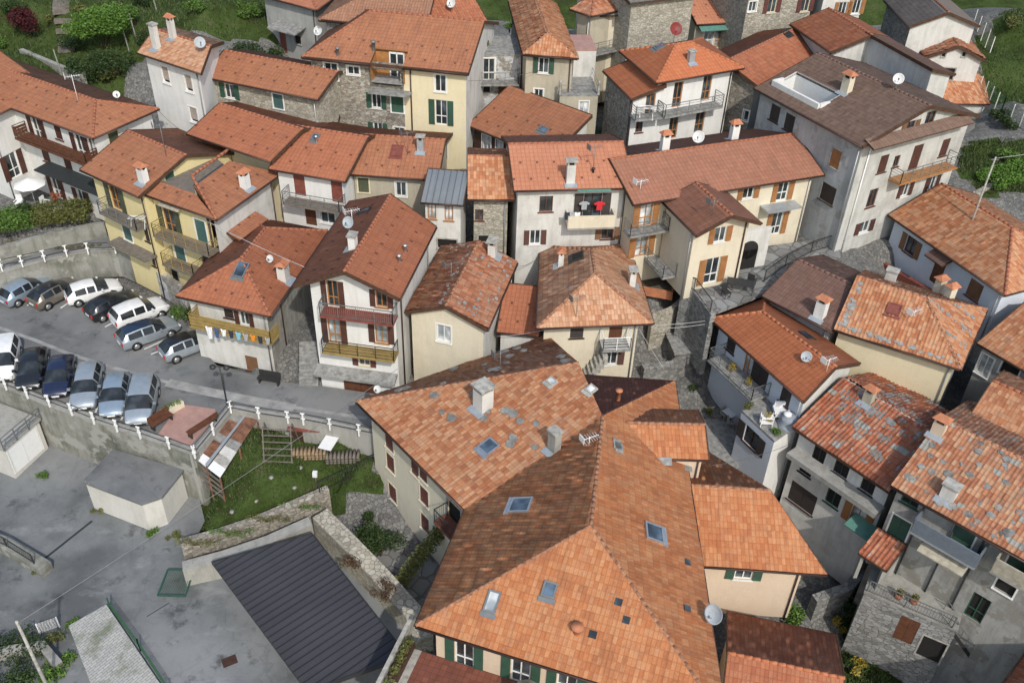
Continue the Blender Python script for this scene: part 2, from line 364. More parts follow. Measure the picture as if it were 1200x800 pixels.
mat_plain('net_green', (.03, .10, .05), .8); mat_plain('cable_grey', (.22, .22, .22), .7); mat_plain('cable', (.10, .10, .10), .7); mat_plain('cable_pale', (.42, .42, .41), .6)
for n_, c_ in (('cloth_red', (.55, .03, .04)), ('cloth_blue', (.05, .10, .22)), ('cloth_sky', (.20, .45, .55)), ('cloth_orange', (.65, .25, .03)), ('cloth_dark', (.03, .035, .06)), ('cloth_white', (.7, .71, .72)), ('cloth_grey', (.33, .34, .36)), ('cloth_pink', (.55, .16, .38)), ('cloth_lilac', (.35, .33, .5))):
    mat_plain(n_, c_, .9)
def mat_paint(name, c, metal=.0):
    nt, b = newmat(name, .3, metal, .5); b.inputs['Base Color'].default_value = (*c, 1); b.inputs['Coat Weight'].default_value = .6; b.inputs['Coat Roughness'].default_value = .08
    k = N(nt); f = k.noise(k.co(), 2.5, 4); k.l(k.ramp(f, [(.3, tuple(x*.9 for x in c)), (.7, tuple(min(1, x*1.06) for x in c))]), b.inputs['Base Color'])
mat_paint('car_white', (.72, .73, .73)); mat_paint('car_silver', (.38, .43, .47), .5); mat_paint('car_bluesilver', (.32, .40, .48), .5); mat_paint('car_black', (.012, .013, .016)); mat_paint('car_navy', (.012, .018, .05))
mat_paint('car_taupe', (.20, .18, .15), .5); mat_paint('car_grey', (.07, .08, .085), .4); mat_paint('car_darkblue', (.015, .03, .06))
mat_leaf('leaf_green', [(.035, .075, .012), (.06, .12, .02), (.09, .17, .028), (.12, .2, .035)])
mat_leaf('leaf_lime', [(.05, .11, .015), (.085, .17, .025), (.12, .22, .035), (.06, .13, .018)])
mat_leaf('leaf_dark', [(.018, .035, .01), (.03, .055, .014), (.045, .075, .02)])
mat_leaf('leaf_maroon', [(.035, .006, .008), (.06, .01, .012), (.09, .015, .016)])
mat_leaf('leaf_olive', [(.06, .075, .02), (.10, .11, .03), (.14, .14, .04)])
mat_leaf('leaf_yellow', [(.25, .18, .03), (.38, .27, .04), (.12, .15, .03)])
mat_leaf('leaf_red', [(.30, .04, .03), (.4, .1, .05), (.08, .12, .03)])
mat_leaf('blade', [(.03, .048, .014), (.045, .075, .02), (.06, .10, .027), (.10, .105, .05)])
mat_plain('bark', (.10, .075, .055), .95, var=.4)
def mat_paver(name):
    nt, b = newmat(name, .9, 0, .2); k = N(nt); br = k.n('ShaderNodeTexBrick', Scale=1.); br.inputs['Brick Width'].default_value = .4; br.inputs['Row Height'].default_value = .16; br.inputs['Mortar Size'].default_value = .012
    br.inputs['Color1'].default_value = (.33, .33, .32, 1); br.inputs['Color2'].default_value = (.40, .40, .38, 1); br.inputs['Mortar'].default_value = (.16, .16, .14, 1)
    mp = k.n('ShaderNodeMapping'); mp.inputs['Rotation'].default_value = (0, 0, -.95); k.l(k.co(), mp.inputs['Vector']); k.l(mp.outputs[0], br.inputs['Vector'])
    col = k.mix(k.ramp(k.noise(k.co(), .7, 5), [(.55, 0), (.7, .7)]), br.outputs['Color'], (.10, .12, .06)); k.l(col, b.inputs['Base Color'])
mat_paver('paver')

def mat_deck(name):
    nt, b = newmat(name, .75, 0, .25); k = N(nt); br = k.n('ShaderNodeTexBrick', Scale=1.); br.inputs['Brick Width'].default_value = .32; br.inputs['Row Height'].default_value = .32; br.inputs['Mortar Size'].default_value = .012; br.offset = 0.
    br.inputs['Color1'].default_value = (.17, .06, .042, 1); br.inputs['Color2'].default_value = (.23, .08, .052, 1); br.inputs['Mortar'].default_value = (.09, .05, .04, 1)
    mp = k.n('ShaderNodeMapping'); mp.inputs['Rotation'].default_value = (0, 0, .3); k.l(k.co(), mp.inputs['Vector']); k.l(mp.outputs[0], br.inputs['Vector'])
    k.l(k.mix(.5, br.outputs['Color'], k.ramp(k.noise(k.co(), 1.2, 5), [(.3, .5), (.7, 1.2)]), 'MULTIPLY'), b.inputs['Base Color'])
mat_deck('deck_red')
mat_leaf('leaf_dry', [(.06, .035, .025), (.11, .06, .035), (.08, .07, .03)])
# ---------------------------------------------------------------- houses
PROF = {'flat': (1., .12, .5, .1), 'barrel': (1., .5, 0., .5), 'plain': (.6, .1, .0, .1)}
TILE_STYLE = {  # tile width, course length, rib height, course step, profile, jitter
    'new': (.30, .40, .016, .022, 'flat', .003), 'old': (.24, .38, .045, .04, 'barrel', .014), 'main': (.22, .38, .014, .024, 'flat', .008),
    'ruin': (.26, .42, .085, .04, 'barrel', .022), 'rib': (.34, 3.0, .05, .02, 'barrel', .003), 'sheet': (.45, 6.0, .05, .0, 'plain', 0.), 'slate': (.5, .5, .01, .05, 'plain', .02)}
class Geo:
    "accumulates arrays for one big mesh with a uv layer"
    def __init__(s): s.v = []; s.lv = []; s.ls = []; s.uv = []; s.n = 0; s.nl = 0
    def add(s, co, loops, starts, uv):
        s.v.append(co); s.lv.append(loops+s.n); s.ls.append(starts+s.nl); s.uv.append(uv); s.n += len(co); s.nl += len(loops)
    def mesh(s, name):
        me = bpy.data.meshes.new(name); v = np.concatenate(s.v); lv = np.concatenate(s.lv); ls = np.concatenate(s.ls); uv = np.concatenate(s.uv)
        me.vertices.add(len(v)); me.vertices.foreach_set('co', v.astype(np.float32).ravel())
        me.loops.add(len(lv)); me.loops.foreach_set('vertex_index', lv.astype(np.int32))
        me.polygons.add(len(ls)); me.polygons.foreach_set('loop_start', ls.astype(np.int32))
        me.update(calc_edges=True)
        l = me.uv_layers.new(name='UVMap'); l.data.foreach_set('uv', uv.astype(np.float32).ravel())
        me.validate(); return me
RNG = np.random.default_rng(3)
def tile_piece(geo, poly, O, U, S, Nn, style, sag=0.):
    "tile relief over a convex polygon given in (u, s) on a roof plane"
    tw, tl, amp, step, prof, jit = TILE_STYLE[style]
    P = np.array(PROF[prof]); pa = np.array(poly)
    u0 = math.floor(pa[:, 0].min()/tw)*tw; u1 = pa[:, 0].max(); s0 = max(0, math.floor(pa[:, 1].min()/tl+1e-6))*tl; s1 = pa[:, 1].max()
    nc = int(math.ceil((u1-u0)/tw+1e-6)); nr = int(math.ceil((s1-s0)/tl+1e-6))
    us = u0+np.arange(nc*4+1)*tw/4; ph = np.append(np.tile(P, nc), P[0])*amp
    rows = [(s0-.002, None)]
    H = [np.zeros_like(us)-.04]; Y = [s0]
    for k in range(nr):
        j = np.repeat(RNG.normal(0, jit, nc), 4); j = np.append(j, j[-1]); j2 = RNG.normal(0, jit*.5, nc*4+1)
        dy = np.repeat(RNG.normal(0, jit*1.2, nc), 4); dy = np.append(dy, dy[-1])
        H.append(ph+step+j+j2); Y.append(s0+k*tl+np.abs(dy)*.8+.001); H.append(ph+j*.5); Y.append(s0+(k+1)*tl-.003)
    nR = len(H); X = np.tile(us, nR); YY = np.concatenate([np.zeros_like(us)+y for y in Y]); HH = np.concatenate(H)+.04
    co = np.stack([X, YY, HH], 1); m_ = len(us)
    a = (np.arange(nR-1)[:, None]*m_+np.arange(m_-1)[None, :]).ravel()
    q = np.stack([a, a+1, a+m_+1, a+m_], 1)
    me = bpy.data.meshes.new('tmp'); me.vertices.add(len(co)); me.vertices.foreach_set('co', co.astype(np.float32).ravel())
    me.loops.add(q.size); me.loops.foreach_set('vertex_index', q.astype(np.int32).ravel())
    me.polygons.add(len(q)); me.polygons.foreach_set('loop_start', (np.arange(len(q))*4).astype(np.int32)); me.update(calc_edges=True)
    bm = bmesh.new(); bm.from_mesh(me); n = len(poly)
    for i in range(n):
        p, r = poly[i], poly[(i+1) % n]; d = Vector((r[0]-p[0], r[1]-p[1], 0))
        if d.length < 1e-4: continue
        no = Vector((d.y, -d.x, 0)).normalized()
        if max((x-p[0])*no.x+(y-p[1])*no.y for x, y in ((us[0], Y[0]), (us[-1], Y[0]), (us[0], s0+nr*tl), (us[-1], s0+nr*tl))) < 2e-3: continue
        bmesh.ops.bisect_plane(bm, geom=bm.verts[:]+bm.edges[:]+bm.faces[:], plane_co=(p[0], p[1], 0), plane_no=no, clear_outer=True, dist=1e-5)
    bm.to_mesh(me); bm.free()
    nv = len(me.vertices); c = np.empty(nv*3, np.float32); me.vertices.foreach_get('co', c); c = c.reshape(-1, 3)
    nl = len(me.loops); lv = np.empty(nl, np.int32); me.loops.foreach_get('vertex_index', lv)
    ls = np.empty(len(me.polygons), np.int32); me.polygons.foreach_get('loop_start', ls)
    bpy.data.meshes.remove(me)
    if nl == 0: return
    uv = np.stack([c[lv, 0]/tw+.125, c[lv, 1]/tl+.0], 1)
    h = c[:, 2].copy()
    if sag: h += sag*(1.5+np.sin(c[:, 0]*.9+O[0])*np.sin(c[:, 1]*.8+O[1])+.5*np.sin(c[:, 0]*2.1+1))
    w = np.array(O)[None]+c[:, :1]*np.array(U)[None]+c[:, 1:2]*np.array(S)[None]+h[:, None]*np.array(Nn)[None]
    geo.add(w, lv, ls, uv)
class Block:
    def __init__(b, fp, ez, pitch, base, wall='white', tile='tile_red', style='new', ov=.45, ridge='ridge_red', gutter=True, deck='eave_wood', sag=0., rake=True, flat=None):
        b.fp = [tuple(p[:2]) for p in fp]; n = len(fp)
        pitch = list(pitch) if hasattr(pitch, '__len__') else [pitch]*n
        ov = list(ov) if hasattr(ov, '__len__') else [ov]*n
        if area2(b.fp) < 0: print('WARN clockwise footprint', b.fp)
        b.ez = ez; b.base = base; b.wall = wall; b.tile = tile; b.style = style; b.ridge = ridge; b.gutter = gutter; b.deck = deck; b.sag = sag; b.rake = rake; b.flat = flat
        b.pitch = pitch; b.planes = []; b.holes = []; b.ov = ov
        for i in range(n):
            if pitch[i] is None: continue
            A = np.array(b.fp[i]); B = np.array(b.fp[(i+1) % n]); t = (B-A)/np.linalg.norm(B-A); nn = np.array([-t[1], t[0]])
            b.planes.append((i, A, t, nn, math.tan(R_(pitch[i]))))
        b.wp = inset(b.fp, ov); b.wins = {i: [] for i in range(n)}
    def hp(b, k, p):
        i, A, t, nn, tg = b.planes[k]; return b.ez+tg*((p[0]-A[0])*nn[0]+(p[1]-A[1])*nn[1])
    def h(b, p): return min(b.hp(k, p) for k in range(len(b.planes))) if b.planes else b.ez
    def roof_poly(b, k):
        poly = b.fp
        for j in range(len(b.planes)):
            if j != k: poly = clip2(poly, lambda p: b.hp(j, p)-b.hp(k, p))
            if len(poly) < 3: return []
        return poly
    def basis(b, k):
        i, A, t, nn, tg = b.planes[k]; c = 1/math.sqrt(1+tg*tg)
        O = Vector((A[0], A[1], b.ez)); U = Vector((t[0], t[1], 0)); S = Vector((nn[0]*c, nn[1]*c, tg*c)); return O, U, S, U.cross(S)
    def to_us(b, k, p):
        i, A, t, nn, tg = b.planes[k]; d = np.array(p)-A; return (d@t, (d@nn)*math.sqrt(1+tg*tg))
    def on_roof(b, px, py):
        r = ray(px, py); best = None
        for k in range(len(b.planes)):
            i, A, t, nn, tg = b.planes[k]
            den = r[2]-tg*(r[0]*nn[0]+r[1]*nn[1])
            if abs(den) < 1e-6: continue
            tt = (b.ez-CAMZ+tg*((CAM[0]-A[0])*nn[0]+(CAM[1]-A[1])*nn[1]))/den
            p = CAM+r*tt
            if tt > 0 and p[2] <= b.h(p)+.02 and inside(b.fp, p, -.3) and (best is None or tt < best[0]): best = (tt, k, Vector(p))
        return best
    def side(b, i):
        A = np.array(b.wp[i]); B = np.array(b.wp[(i+1) % len(b.wp)]); L = np.linalg.norm(B-A); t = (B-A)/L; return A, B, L, t, np.array([t[1], -t[0]])
def inside(poly, p, tol=0.):
    n = len(poly)
    for i in range(n):
        a, c = poly[i], poly[(i+1) % n]; L = math.hypot(c[0]-a[0], c[1]-a[1])
        if ((c[0]-a[0])*(p[1]-a[1])-(c[1]-a[1])*(p[0]-a[0]))/L < tol: return False
    return True
# window styles: frame, shutter material, state (open / shut / none), what is behind the opening
WST = {'og': ('white_frame', 'shutter_green', 'open', 'glass'), 'cg': ('white_frame', 'shutter_green', 'shut', 'void'), 'cgp': ('cream', 'shutter_green', 'shut', 'void'), 'ct': ('white_frame', 'shutter_teal', 'shut', 'void'), 'col': ('cream', 'shutter_olive', 'shut', 'void'),
       'ob': ('white_frame', 'shutter_brown', 'open', 'glass'), 'obh': ('honey_wood', 'shutter_brown', 'open', 'glass'), 'cb': ('brown_wood', 'shutter_brown', 'shut', 'void'), 'cw': ('cream_pale', 'shutter_wine', 'shut', 'void'), 'oh': ('white_frame', 'shutter_honey', 'open', 'glass'), 'ohp': ('honey_wood', 'shutter_honey', 'open', 'glass_pale'),
       'ch': ('stone_cap', 'shutter_honey', 'shut', 'void'), 'w': ('white_frame', None, 'none', 'glass'), 'b': ('brown_wood', None, 'none', 'glass'), 'h': ('honey_wood', None, 'none', 'glass'), 'cd': ('dark_wood', 'shutter_dark', 'shut', 'void'), 'od': ('dark_wood', 'shutter_dark', 'open', 'glass'),
       'r': ('white_frame', 'blind', 'blind', 'void'), 'v': ('stone_cap', None, 'bare', 'void'), 'vw': ('white_frame', None, 'bare', 'void'), 'd': ('brown_wood', 'brown_wood', 'shut', 'void'), 'dr': ('red_wood', 'red_wood', 'shut', 'void'), 'oo': ('honey_wood', 'shutter_olive', 'open', 'glass'), 'tan': ('brown_wood', 'shutter_tan', 'shut', 'void'), 'ot': ('brown_wood', 'shutter_tan', 'open', 'glass'),
       'owine': ('cream_pale', 'shutter_wine', 'open', 'glass'), 'owt': ('honey_wood', 'shutter_brown', 'open', 'glass_pale'), 'hp': ('honey_wood', None, 'none', 'glass_pale'), 'iron': ('iron', None, 'none', 'void'), 'g': ('shutter_green', None, 'none', 'void'), 'wp': ('white_frame', None, 'none', 'glass_pale'), 'hole': None, 'gd': ('white_frame', 'white_plastic', 'shut', 'void')}
class House:
    def __init__(s, name, label, cat='house', group=None):
        s.name = name; s.label = label; s.cat = cat; s.group = group; s.blocks = []; s.todo = []; s.roofs = []
    def block(s, *a, **k):
        b = Block(*a, **k); s.blocks.append(b)
        if len(s.blocks) == 1:
            x = sum(p[0] for p in b.fp)/len(b.fp); y = sum(p[1] for p in b.fp)/len(b.fp)
            s.org = Vector((x, y, b.base)); s.root = empty(s.name, s.org, 0, s.label, s.cat, s.group)
        return b
    def mb(s): return MB(s.org)
    def hit_wall(s, px, py, off=0., slack=.35, side=None, blk=None):
        r = ray(px, py); best = None
        for bi, b in enumerate(s.blocks):
            if blk is not None and bi != blk: continue
            for i in range(len(b.wp)):
                if side is not None and i != side: continue
                A, B, L, t, no = b.side(i)
                if r[0]*no[0]+r[1]*no[1] > -.02: continue
                A2 = A+no*off; tt = ((A2-CAM[:2])@no)/(r[:2]@no)
                if tt < 0: continue
                p = CAM+r*tt; u = (p[:2]-A2)@t
                pen = max(0, -u, u-L)+max(0, b.base-p[2])+max(0, p[2]-(b.h(A+t*min(max(u, 0), L))))
                if best is None or (pen > .4, pen*50+tt) < (best[0] > .4, best[0]*50+best[1]): best = (pen, tt, b, i, u, p[2])
        if best is None or best[0] > slack+1.5: print('WARN no wall', s.name, px, py, best and round(best[0], 2)); 
        return best
    def win(s, px, py, w, h, st, **k):
        q = s.hit_wall(px, py, **k)
        if not q: return
        pen, tt, b, i, u, z = q; A, B, L, t, no = b.side(i)
        w = min(w, L-.2); u0 = min(max(u-w/2, .08), L-w-.08); top = min(b.h(A+t*u0), b.h(A+t*(u0+w)))-.2
        z1 = min(z+h/2, top); z0 = max(z1-h, b.base+.02)
        for o in b.wins[i]:
            if o[0] < u0+w and o[1] > u0 and o[2] < z1 and o[3] > z0: print('WARN overlap', s.name, px, py); return
        b.wins[i].append((u0, u0+w, z0, z1, st))
    def wins(s, *lst, **k):
        for w in lst: s.win(*w, **k)
    def pt(s, q, off=0., du=0., dz=0.):
        pen, tt, b, i, u, z = q; A, B, L, t, no = b.side(i); p = A+t*(u+du)+no*off; return Vector((p[0], p[1], z+dz))
    def frame(s, q):
        A, B, L, t, no = q[2].side(q[3]); return Vector((t[0], t[1], 0)), Vector((no[0], no[1], 0))
    def balcony(s, p1, p2, depth=1., style='bar', slab='slab_grey', rail='iron', hgt=1., thick=.14, fill=None, side=None, posts=1.1):
        m_ = ((p1[0]+p2[0])/2, (p1[1]+p2[1])/2); q = s.hit_wall(*m_, off=depth, side=side)
        if not q: return
        b, i = q[2], q[3]; bi = s.blocks.index(b)
        q1 = s.hit_wall(*p1, off=depth, side=i, blk=bi); q2 = s.hit_wall(*p2, off=depth, side=i, blk=bi)
        u0, u1 = sorted((q1[4], q2[4])); z = (q1[5]+q2[5])/2; A, B, L, t, no = b.side(i); T = Vector((t[0], t[1], 0)); NO = Vector((no[0], no[1], 0))
        P = lambda u, d, zz: Vector((A[0], A[1], 0))+T*u+NO*d+Vector((0, 0, zz))
        mb = s.mb(); mb.box(P((u0+u1)/2, depth/2+.01, z-thick/2), u1-u0, depth, thick, ux=T, uy=NO, uz=Vector((0, 0, 1)))
        bal = mb.build('balcony', slab, s.root)
        if style:
            rb = s.mb(); loop = [P(u0+.04, .04, z), P(u0+.04, depth-.04, z), P(u1-.04, depth-.04, z), P(u1-.04, .04, z)]; UP = Vector((0, 0, 1))
            for a, c in zip(loop[:-1], loop[1:]):
                d = (c-a).length; n = max(1, int(round(d/posts)))
                if style == 'solid': rb.bar(a+UP*hgt/2, c+UP*hgt/2, .09, hgt); continue
                rb.bar(a+UP*hgt, c+UP*hgt, .05, .045); 
                if style in ('bar', 'rail'): rb.bar(a+UP*.1, c+UP*.1, .025)
                if style == 'rail':
                    for zz in (.35, .6, .8): rb.bar(a+UP*zz, c+UP*zz, .022)
                if style == 'plank':
                    for zz in (.25, .5, .75): rb.bar(a+UP*zz, c+UP*zz, .03, .2)
                for k in range(n+1): p = a+(c-a)*k/n; rb.bar(p, p+UP*hgt, .045)
                if style == 'bar':
                    nn = int(d/.13)
                    for k in range(1, nn): p = a+(c-a)*k/nn; rb.bar(p+UP*.1, p+UP*hgt, .016)
            rb.build('railing', rail, bal)
            if fill:
                fb = s.mb(); a, c = loop[1]-NO*.03, loop[2]-NO*.03; fb.bar(a+UP*.5, c+UP*.5, .02, .85); fb.build('balcony_screen', fill, bal)
        return P, u0, u1, z, depth
    def canopy(s, p1, p2, depth=1., drop=.3, mat='tile_brown', tile=None, thick=.08, side=None, name='canopy'):
        "little lean-to roof over a wall; p1, p2 are its outer lower corners"
        m_ = ((p1[0]+p2[0])/2, (p1[1]+p2[1])/2); q = s.hit_wall(*m_, off=depth, side=side)
        if not q: return
        b, i = q[2], q[3]; bi = s.blocks.index(b)
        q1 = s.hit_wall(*p1, off=depth, side=i, blk=bi); q2 = s.hit_wall(*p2, off=depth, side=i, blk=bi)
        u0, u1 = sorted((q1[4], q2[4])); z = (q1[5]+q2[5])/2; A, B, L, t, no = b.side(i); T = Vector((t[0], t[1], 0)); NO = Vector((no[0], no[1], 0))
        P = lambda u, d, zz: Vector((A[0], A[1], 0))+T*u+NO*d+Vector((0, 0, zz))
        c = [P(u0, depth, z), P(u1, depth, z), P(u1, .01, z+drop), P(u0, .01, z+drop)]
        mb = s.mb(); dz = Vector((0, 0, thick)); mb.add([p-dz for p in c]+c, [(3, 2, 1, 0), (4, 5, 6, 7), (0, 1, 5, 4), (1, 2, 6, 5), (2, 3, 7, 6), (3, 0, 4, 7)])
        o = mb.build(name, 'eave_wood' if tile else mat, s.root)
        if tile:
            g = Geo(); S = (c[3]-c[0]); Ls = S.length; S.normalize(); Nn = T.cross(S)
            tile_piece(g, [(0, 0), (u1-u0, 0), (u1-u0, Ls), (0, Ls)], c[0]-s.org, T, S, Nn, tile); link('canopy_tiles', g.mesh('canopy_tiles'), mat, o)
        return P, u0, u1, z
    def roof_pt(s, px, py):
        best = None
        for b in s.blocks:
            q = b.on_roof(px, py)
            if q and (best is None or q[0] < best[0]): best = (q[0], b, q[1], q[2])
        if not best: print('WARN no roof', s.name, px, py)
        return best
    def chimney(s, px, py, w=.6, h=1.1, mat='white_old', cap='tile', d=None, rz=None, lead=True):
        q = s.roof_pt(px, py)
        if not q: return
        p = q[3]; d = d or w*.75; i, A, t, nn, tg = q[1].planes[q[2]]; rz = math.atan2(t[1], t[0]) if rz is None else R_(rz)
        dn = tg*max(w, d)/2+.15; mb = s.mb(); zc = p.z
        mb.box((p.x, p.y, zc+(h-dn)/2), w, d, h+dn, rz)
        o = mb.build('chimney', mat, s.root); ux = Vector((math.cos(rz), math.sin(rz), 0)); uy = Vector((-ux.y, ux.x, 0)); top = Vector((p.x, p.y, zc+h)); UP = Vector((0, 0, 1))
        cb = s.mb()
        if cap in ('tile', 'flatcap'):
            for a in (-1, 1):
                for c in (-1, 1): cb.box(top+ux*a*(w/2-.07)+uy*c*(d/2-.07)+UP*.14, .12, .12, .28, rz)
            db = s.mb(); db.box(top+UP*.14, w-.16, d-.16, .26, rz); db.build('chimney_flue', 'void', o)
        if cap == 'tile':
            a, e = w/2+.14, d/2+.14; z0 = .28; c = [top+ux*x*a+uy*y*e+UP*z0 for x, y in ((-1, -1), (1, -1), (1, 1), (-1, 1))]; r0 = top-ux*a*.5+UP*(z0+.3); r1 = top+ux*a*.5+UP*(z0+.3)
            cb.build('chimney_pillars', mat, o); tb = s.mb(); tb.add(c+[r0, r1], [(0, 1, 5, 4), (2, 3, 4, 5), (1, 2, 5), (3, 0, 4), (3, 2, 1, 0)]); tb.build('chimney_cap', 'terracotta', o)
        elif cap == 'flatcap':
            cb.box(top+UP*.33, w+.24, d+.24, .09, rz); cb.build('chimney_cap', 'stone_cap', o)
        elif cap == 'slab':
            cb.box(top+UP*.03, w+.16, d+.16, .1, rz); cb.build('chimney_cap', 'stone_cap', o)
        elif cap == 'pot':
            cb.lathe([(w*.3, 0), (w*.33, .3), (w*.6, .32), (w*.55, .42), (0, .5)], top, 10); cb.build('chimney_cap', 'steel', o)
        if lead:
            O, U, S, Nn = q[1].basis(q[2]); lb = s.mb(); lb.box(p-S*(d/2+.16)+Nn*(.085+q[1].sag*2.4), w+.3, .42, .03, ux=U, uy=S, uz=Nn); lb.build('chimney_flashing', 'zinc', o)
        return o
    def pipe_vent(s, px, py, h=.6, r=.08, mat='steel'):
        q = s.roof_pt(px, py)
        if not q: return
        p = q[3]; mb = s.mb(); mb.lathe([(r, -.1), (r, h), (r*1.7, h+.02), (r*1.6, h+.1), (0, h+.16)], p, 8); return mb.build('vent_pipe', mat, s.root)
    def skylight(s, px, py, w=.7, l=1., frame='iron_grey', pane='glass_sky', up=.1):
        q = s.roof_pt(px, py)
        if not q: return
        O, U, S, Nn = q[1].basis(q[2]); p = q[3]+Nn*(up+q[1].sag*2.4); mb = s.mb()
        for a, b_ in ((-1, 0), (1, 0)): mb.box(p+U*a*(w/2), .09, l+.09, .14, ux=U, uy=S, uz=Nn)
        for a in (-1, 1): mb.box(p+S*a*(l/2), w-.09, .09, .138, ux=U, uy=S, uz=Nn)
        mb.box(p-S*(l/2+.17)-Nn*.03, w+.25, .25, .03, ux=U, uy=S, uz=Nn)
        o = mb.build('skylight', frame, s.root); g = s.mb(); g.box(p+Nn*.02, w-.08, l-.08, .03, ux=U, uy=S, uz=Nn); g.build('pane', pane, o); return o
    def roof_patch(s, px, py, w, l, mat, th=.03, up=.07, name='roof_patch'):
        q = s.roof_pt(px, py)
        if not q: return
        O, U, S, Nn = q[1].basis(q[2]); mb = s.mb(); mb.box(q[3]+Nn*(up+q[1].sag*2.4), w, l, th, ux=U, uy=S, uz=Nn); return mb.build(name, mat, s.root)
    def scatter(s, b, k, n, mat, size=(.25, .6), rng=None, name='stone_slabs', mask=None, up=.1):
        "loose stone slabs lying on a roof plane, one mesh (they are the roof's surface)"
        rg = random.Random(len(b.fp)*31+k+n); poly = [b.to_us(k, p) for p in b.roof_poly(k)]; O, U, S, Nn = b.basis(k); holder = s.root
        us = [p[0] for p in poly]; ss = [p[1] for p in poly]; c = 0; tries = 0
        while c < n and tries < n*30:
            tries += 1; u = rg.uniform(min(us), max(us)); v = rg.uniform(min(ss), max(ss))
            if not inside(poly, (u, v), .25): continue
            if mask and not mask((u-min(us))/(max(us)-min(us)), (v-min(ss))/(max(ss)-min(ss)), rg): continue
            a = rg.uniform(0, 6.28); r = rg.uniform(*size)/2*1.1; m_ = rg.randint(5, 7)
            ring = [(r*rg.uniform(.75, 1.1)*math.cos(a+6.28*j/m_), r*rg.uniform(.6, .95)*math.sin(a+6.28*j/m_)) for j in range(m_)]
            cc = O+U*u+S*v+Nn*(up+b.sag*(1.5+math.sin(u*.9+O[0]-s.org[0])*math.sin(v*.8+O[1]-s.org[1])+.5*math.sin(u*2.1+1))+rg.uniform(-.01, .03)); tl = Nn*.045; tx = rg.uniform(-.06, .06); ty = rg.uniform(-.06, .06)
            top = [cc+U*x+S*y+Nn*(x*tx+y*ty) for x, y in ring]; mb = s.mb(); mb.add([p-tl for p in top]+top, [list(range(m_))[::-1], list(range(m_, 2*m_))]+[(j, (j+1) % m_, m_+(j+1) % m_, m_+j) for j in range(m_)]); mb.build('stone_slab', mat, holder); c += 1
    def downpipe(s, px, py, mat='gutter_brown', z0=None):
        q = s.hit_wall(px, py)
        if not q: return
        b = q[2]; A, B, L, t, no = b.side(q[3]); u = min(max(q[4], .1), L-.1); p = A+t*u+no*.08; mb = s.mb(); mb.tube([(p[0], p[1], b.base if z0 is None else z0), (p[0], p[1], b.h(A+t*u)-.12)], .055, 6); mb.build('downpipe', mat, s.root)
    def ridge_line(s, a, c, mat):
        a, c = Vector(a), Vector(c); mb = s.mb(); m_ = max(1, int((c-a).length/.42)); d = (c-a)/m_
        for y in range(m_): mb.tube([a+d*y, a+d*(y+1.03)], .12, 7, .095)
        s.ridges = getattr(s, 'ridges', []); s.ridges.append((mb, mat))
    def wallbox(s, px, py, w, h, d, mat, name, off=0.):
        q = s.hit_wall(px, py, off=off+d)
        if not q: return
        T, NO = s.frame(q); p = s.pt(q, off+d/2+.005); mb = s.mb(); mb.box(p, w, d, h, ux=T, uy=NO, uz=Vector((0, 0, 1))); return mb.build(name, mat, s.root)
    def roof_terrace(s, pxs, drop=.9, parapet='white', floor='slab_grey', door=None, wallm='white', par_h=.0, back=.0):
        "a piece cut out of a roof plane with a sunken terrace in it"
        qs = [s.roof_pt(*p) for p in pxs]; qs = [q for q in qs if q]; b, k = qs[0][1], qs[0][2]
        us = [b.to_us(k, q[3][:2]) for q in qs]; u0, u1 = min(u[0] for u in us), max(u[0] for u in us); s0, s1 = min(u[1] for u in us), max(u[1] for u in us)
        if s0 < .3: s0 = 0.
        b.holes.append((k, u0, u1, s0, s1)); O, U, S, Nn = b.basis(k); i, A, t, nn, tg = b.planes[k]; c = 1/math.sqrt(1+tg*tg); H = Vector((nn[0], nn[1], 0)); UP = Vector((0, 0, 1))
        zf = b.ez+s0*tg*c-drop; P = lambda u, sv, z: Vector((A[0], A[1], 0))+U*u+H*(sv*c)+UP*z; zr = lambda sv: b.ez+sv*tg*c
        fb = s.mb(); fb.add([P(u0, s0, zf), P(u1, s0, zf), P(u1, s1, zf), P(u0, s1, zf)], [(0, 1, 2, 3)]); fl = fb.build('roof_terrace', floor, s.root)
        w = s.mb()
        for u in (u0, u1): w.add([P(u, s0, zf), P(u, s1, zf), P(u, s1, zr(s1)+.1), P(u, s0, zr(s0)+.1)], [(0, 1, 2, 3)])
        w.add([P(u0, s1, zf), P(u1, s1, zf), P(u1, s1, zr(s1)+.1), P(u0, s1, zr(s1)+.1)], [(0, 1, 2, 3)])
        if s0 > 0: w.add([P(u0, s0, zf), P(u1, s0, zf), P(u1, s0, zr(s0)+.1), P(u0, s0, zr(s0)+.1)], [(0, 1, 2, 3)])
        w.build('terrace_wall', wallm, fl)
        if door:
            um = (u0+u1)/2; zt = zr(s1)-.1; f = s.mb(); hh = zt-zf
            for u in (um-.2, um+.38, um+.95): f.box(P(u, s1-.05, zf+hh/2), .1, .1, hh, ux=U, uy=H, uz=UP)
            f.box(P(um+.38, s1-.05, zt-.06), 1.2, .1, .12, ux=U, uy=H, uz=UP); do = f.build('door', 'white_frame', fl); g = s.mb(); g.box(P(um+.38, s1-.03, zf+hh/2), 1.15, .04, hh, ux=U, uy=H, uz=UP); g.build('pane', 'glass', do)
        if par_h:
            pb = s.mb(); pb.bar(P(u0-.1, s0-.08, zr(s0)+par_h/2-.1), P(u1+.1, s0-.08, zr(s0)+par_h/2-.1), .22, par_h+.2)
            for u in (u0-.09, u1+.09): pb.bar(P(u, s0, zr(s0)+par_h/2-.1), P(u, s0+(s1-s0)*.45, zr(s0)+par_h/2-.1), .2, par_h+.2)
            pb.build('parapet', parapet, fl)
        return fl, P, u0, u1, s0, s1, zf, zr
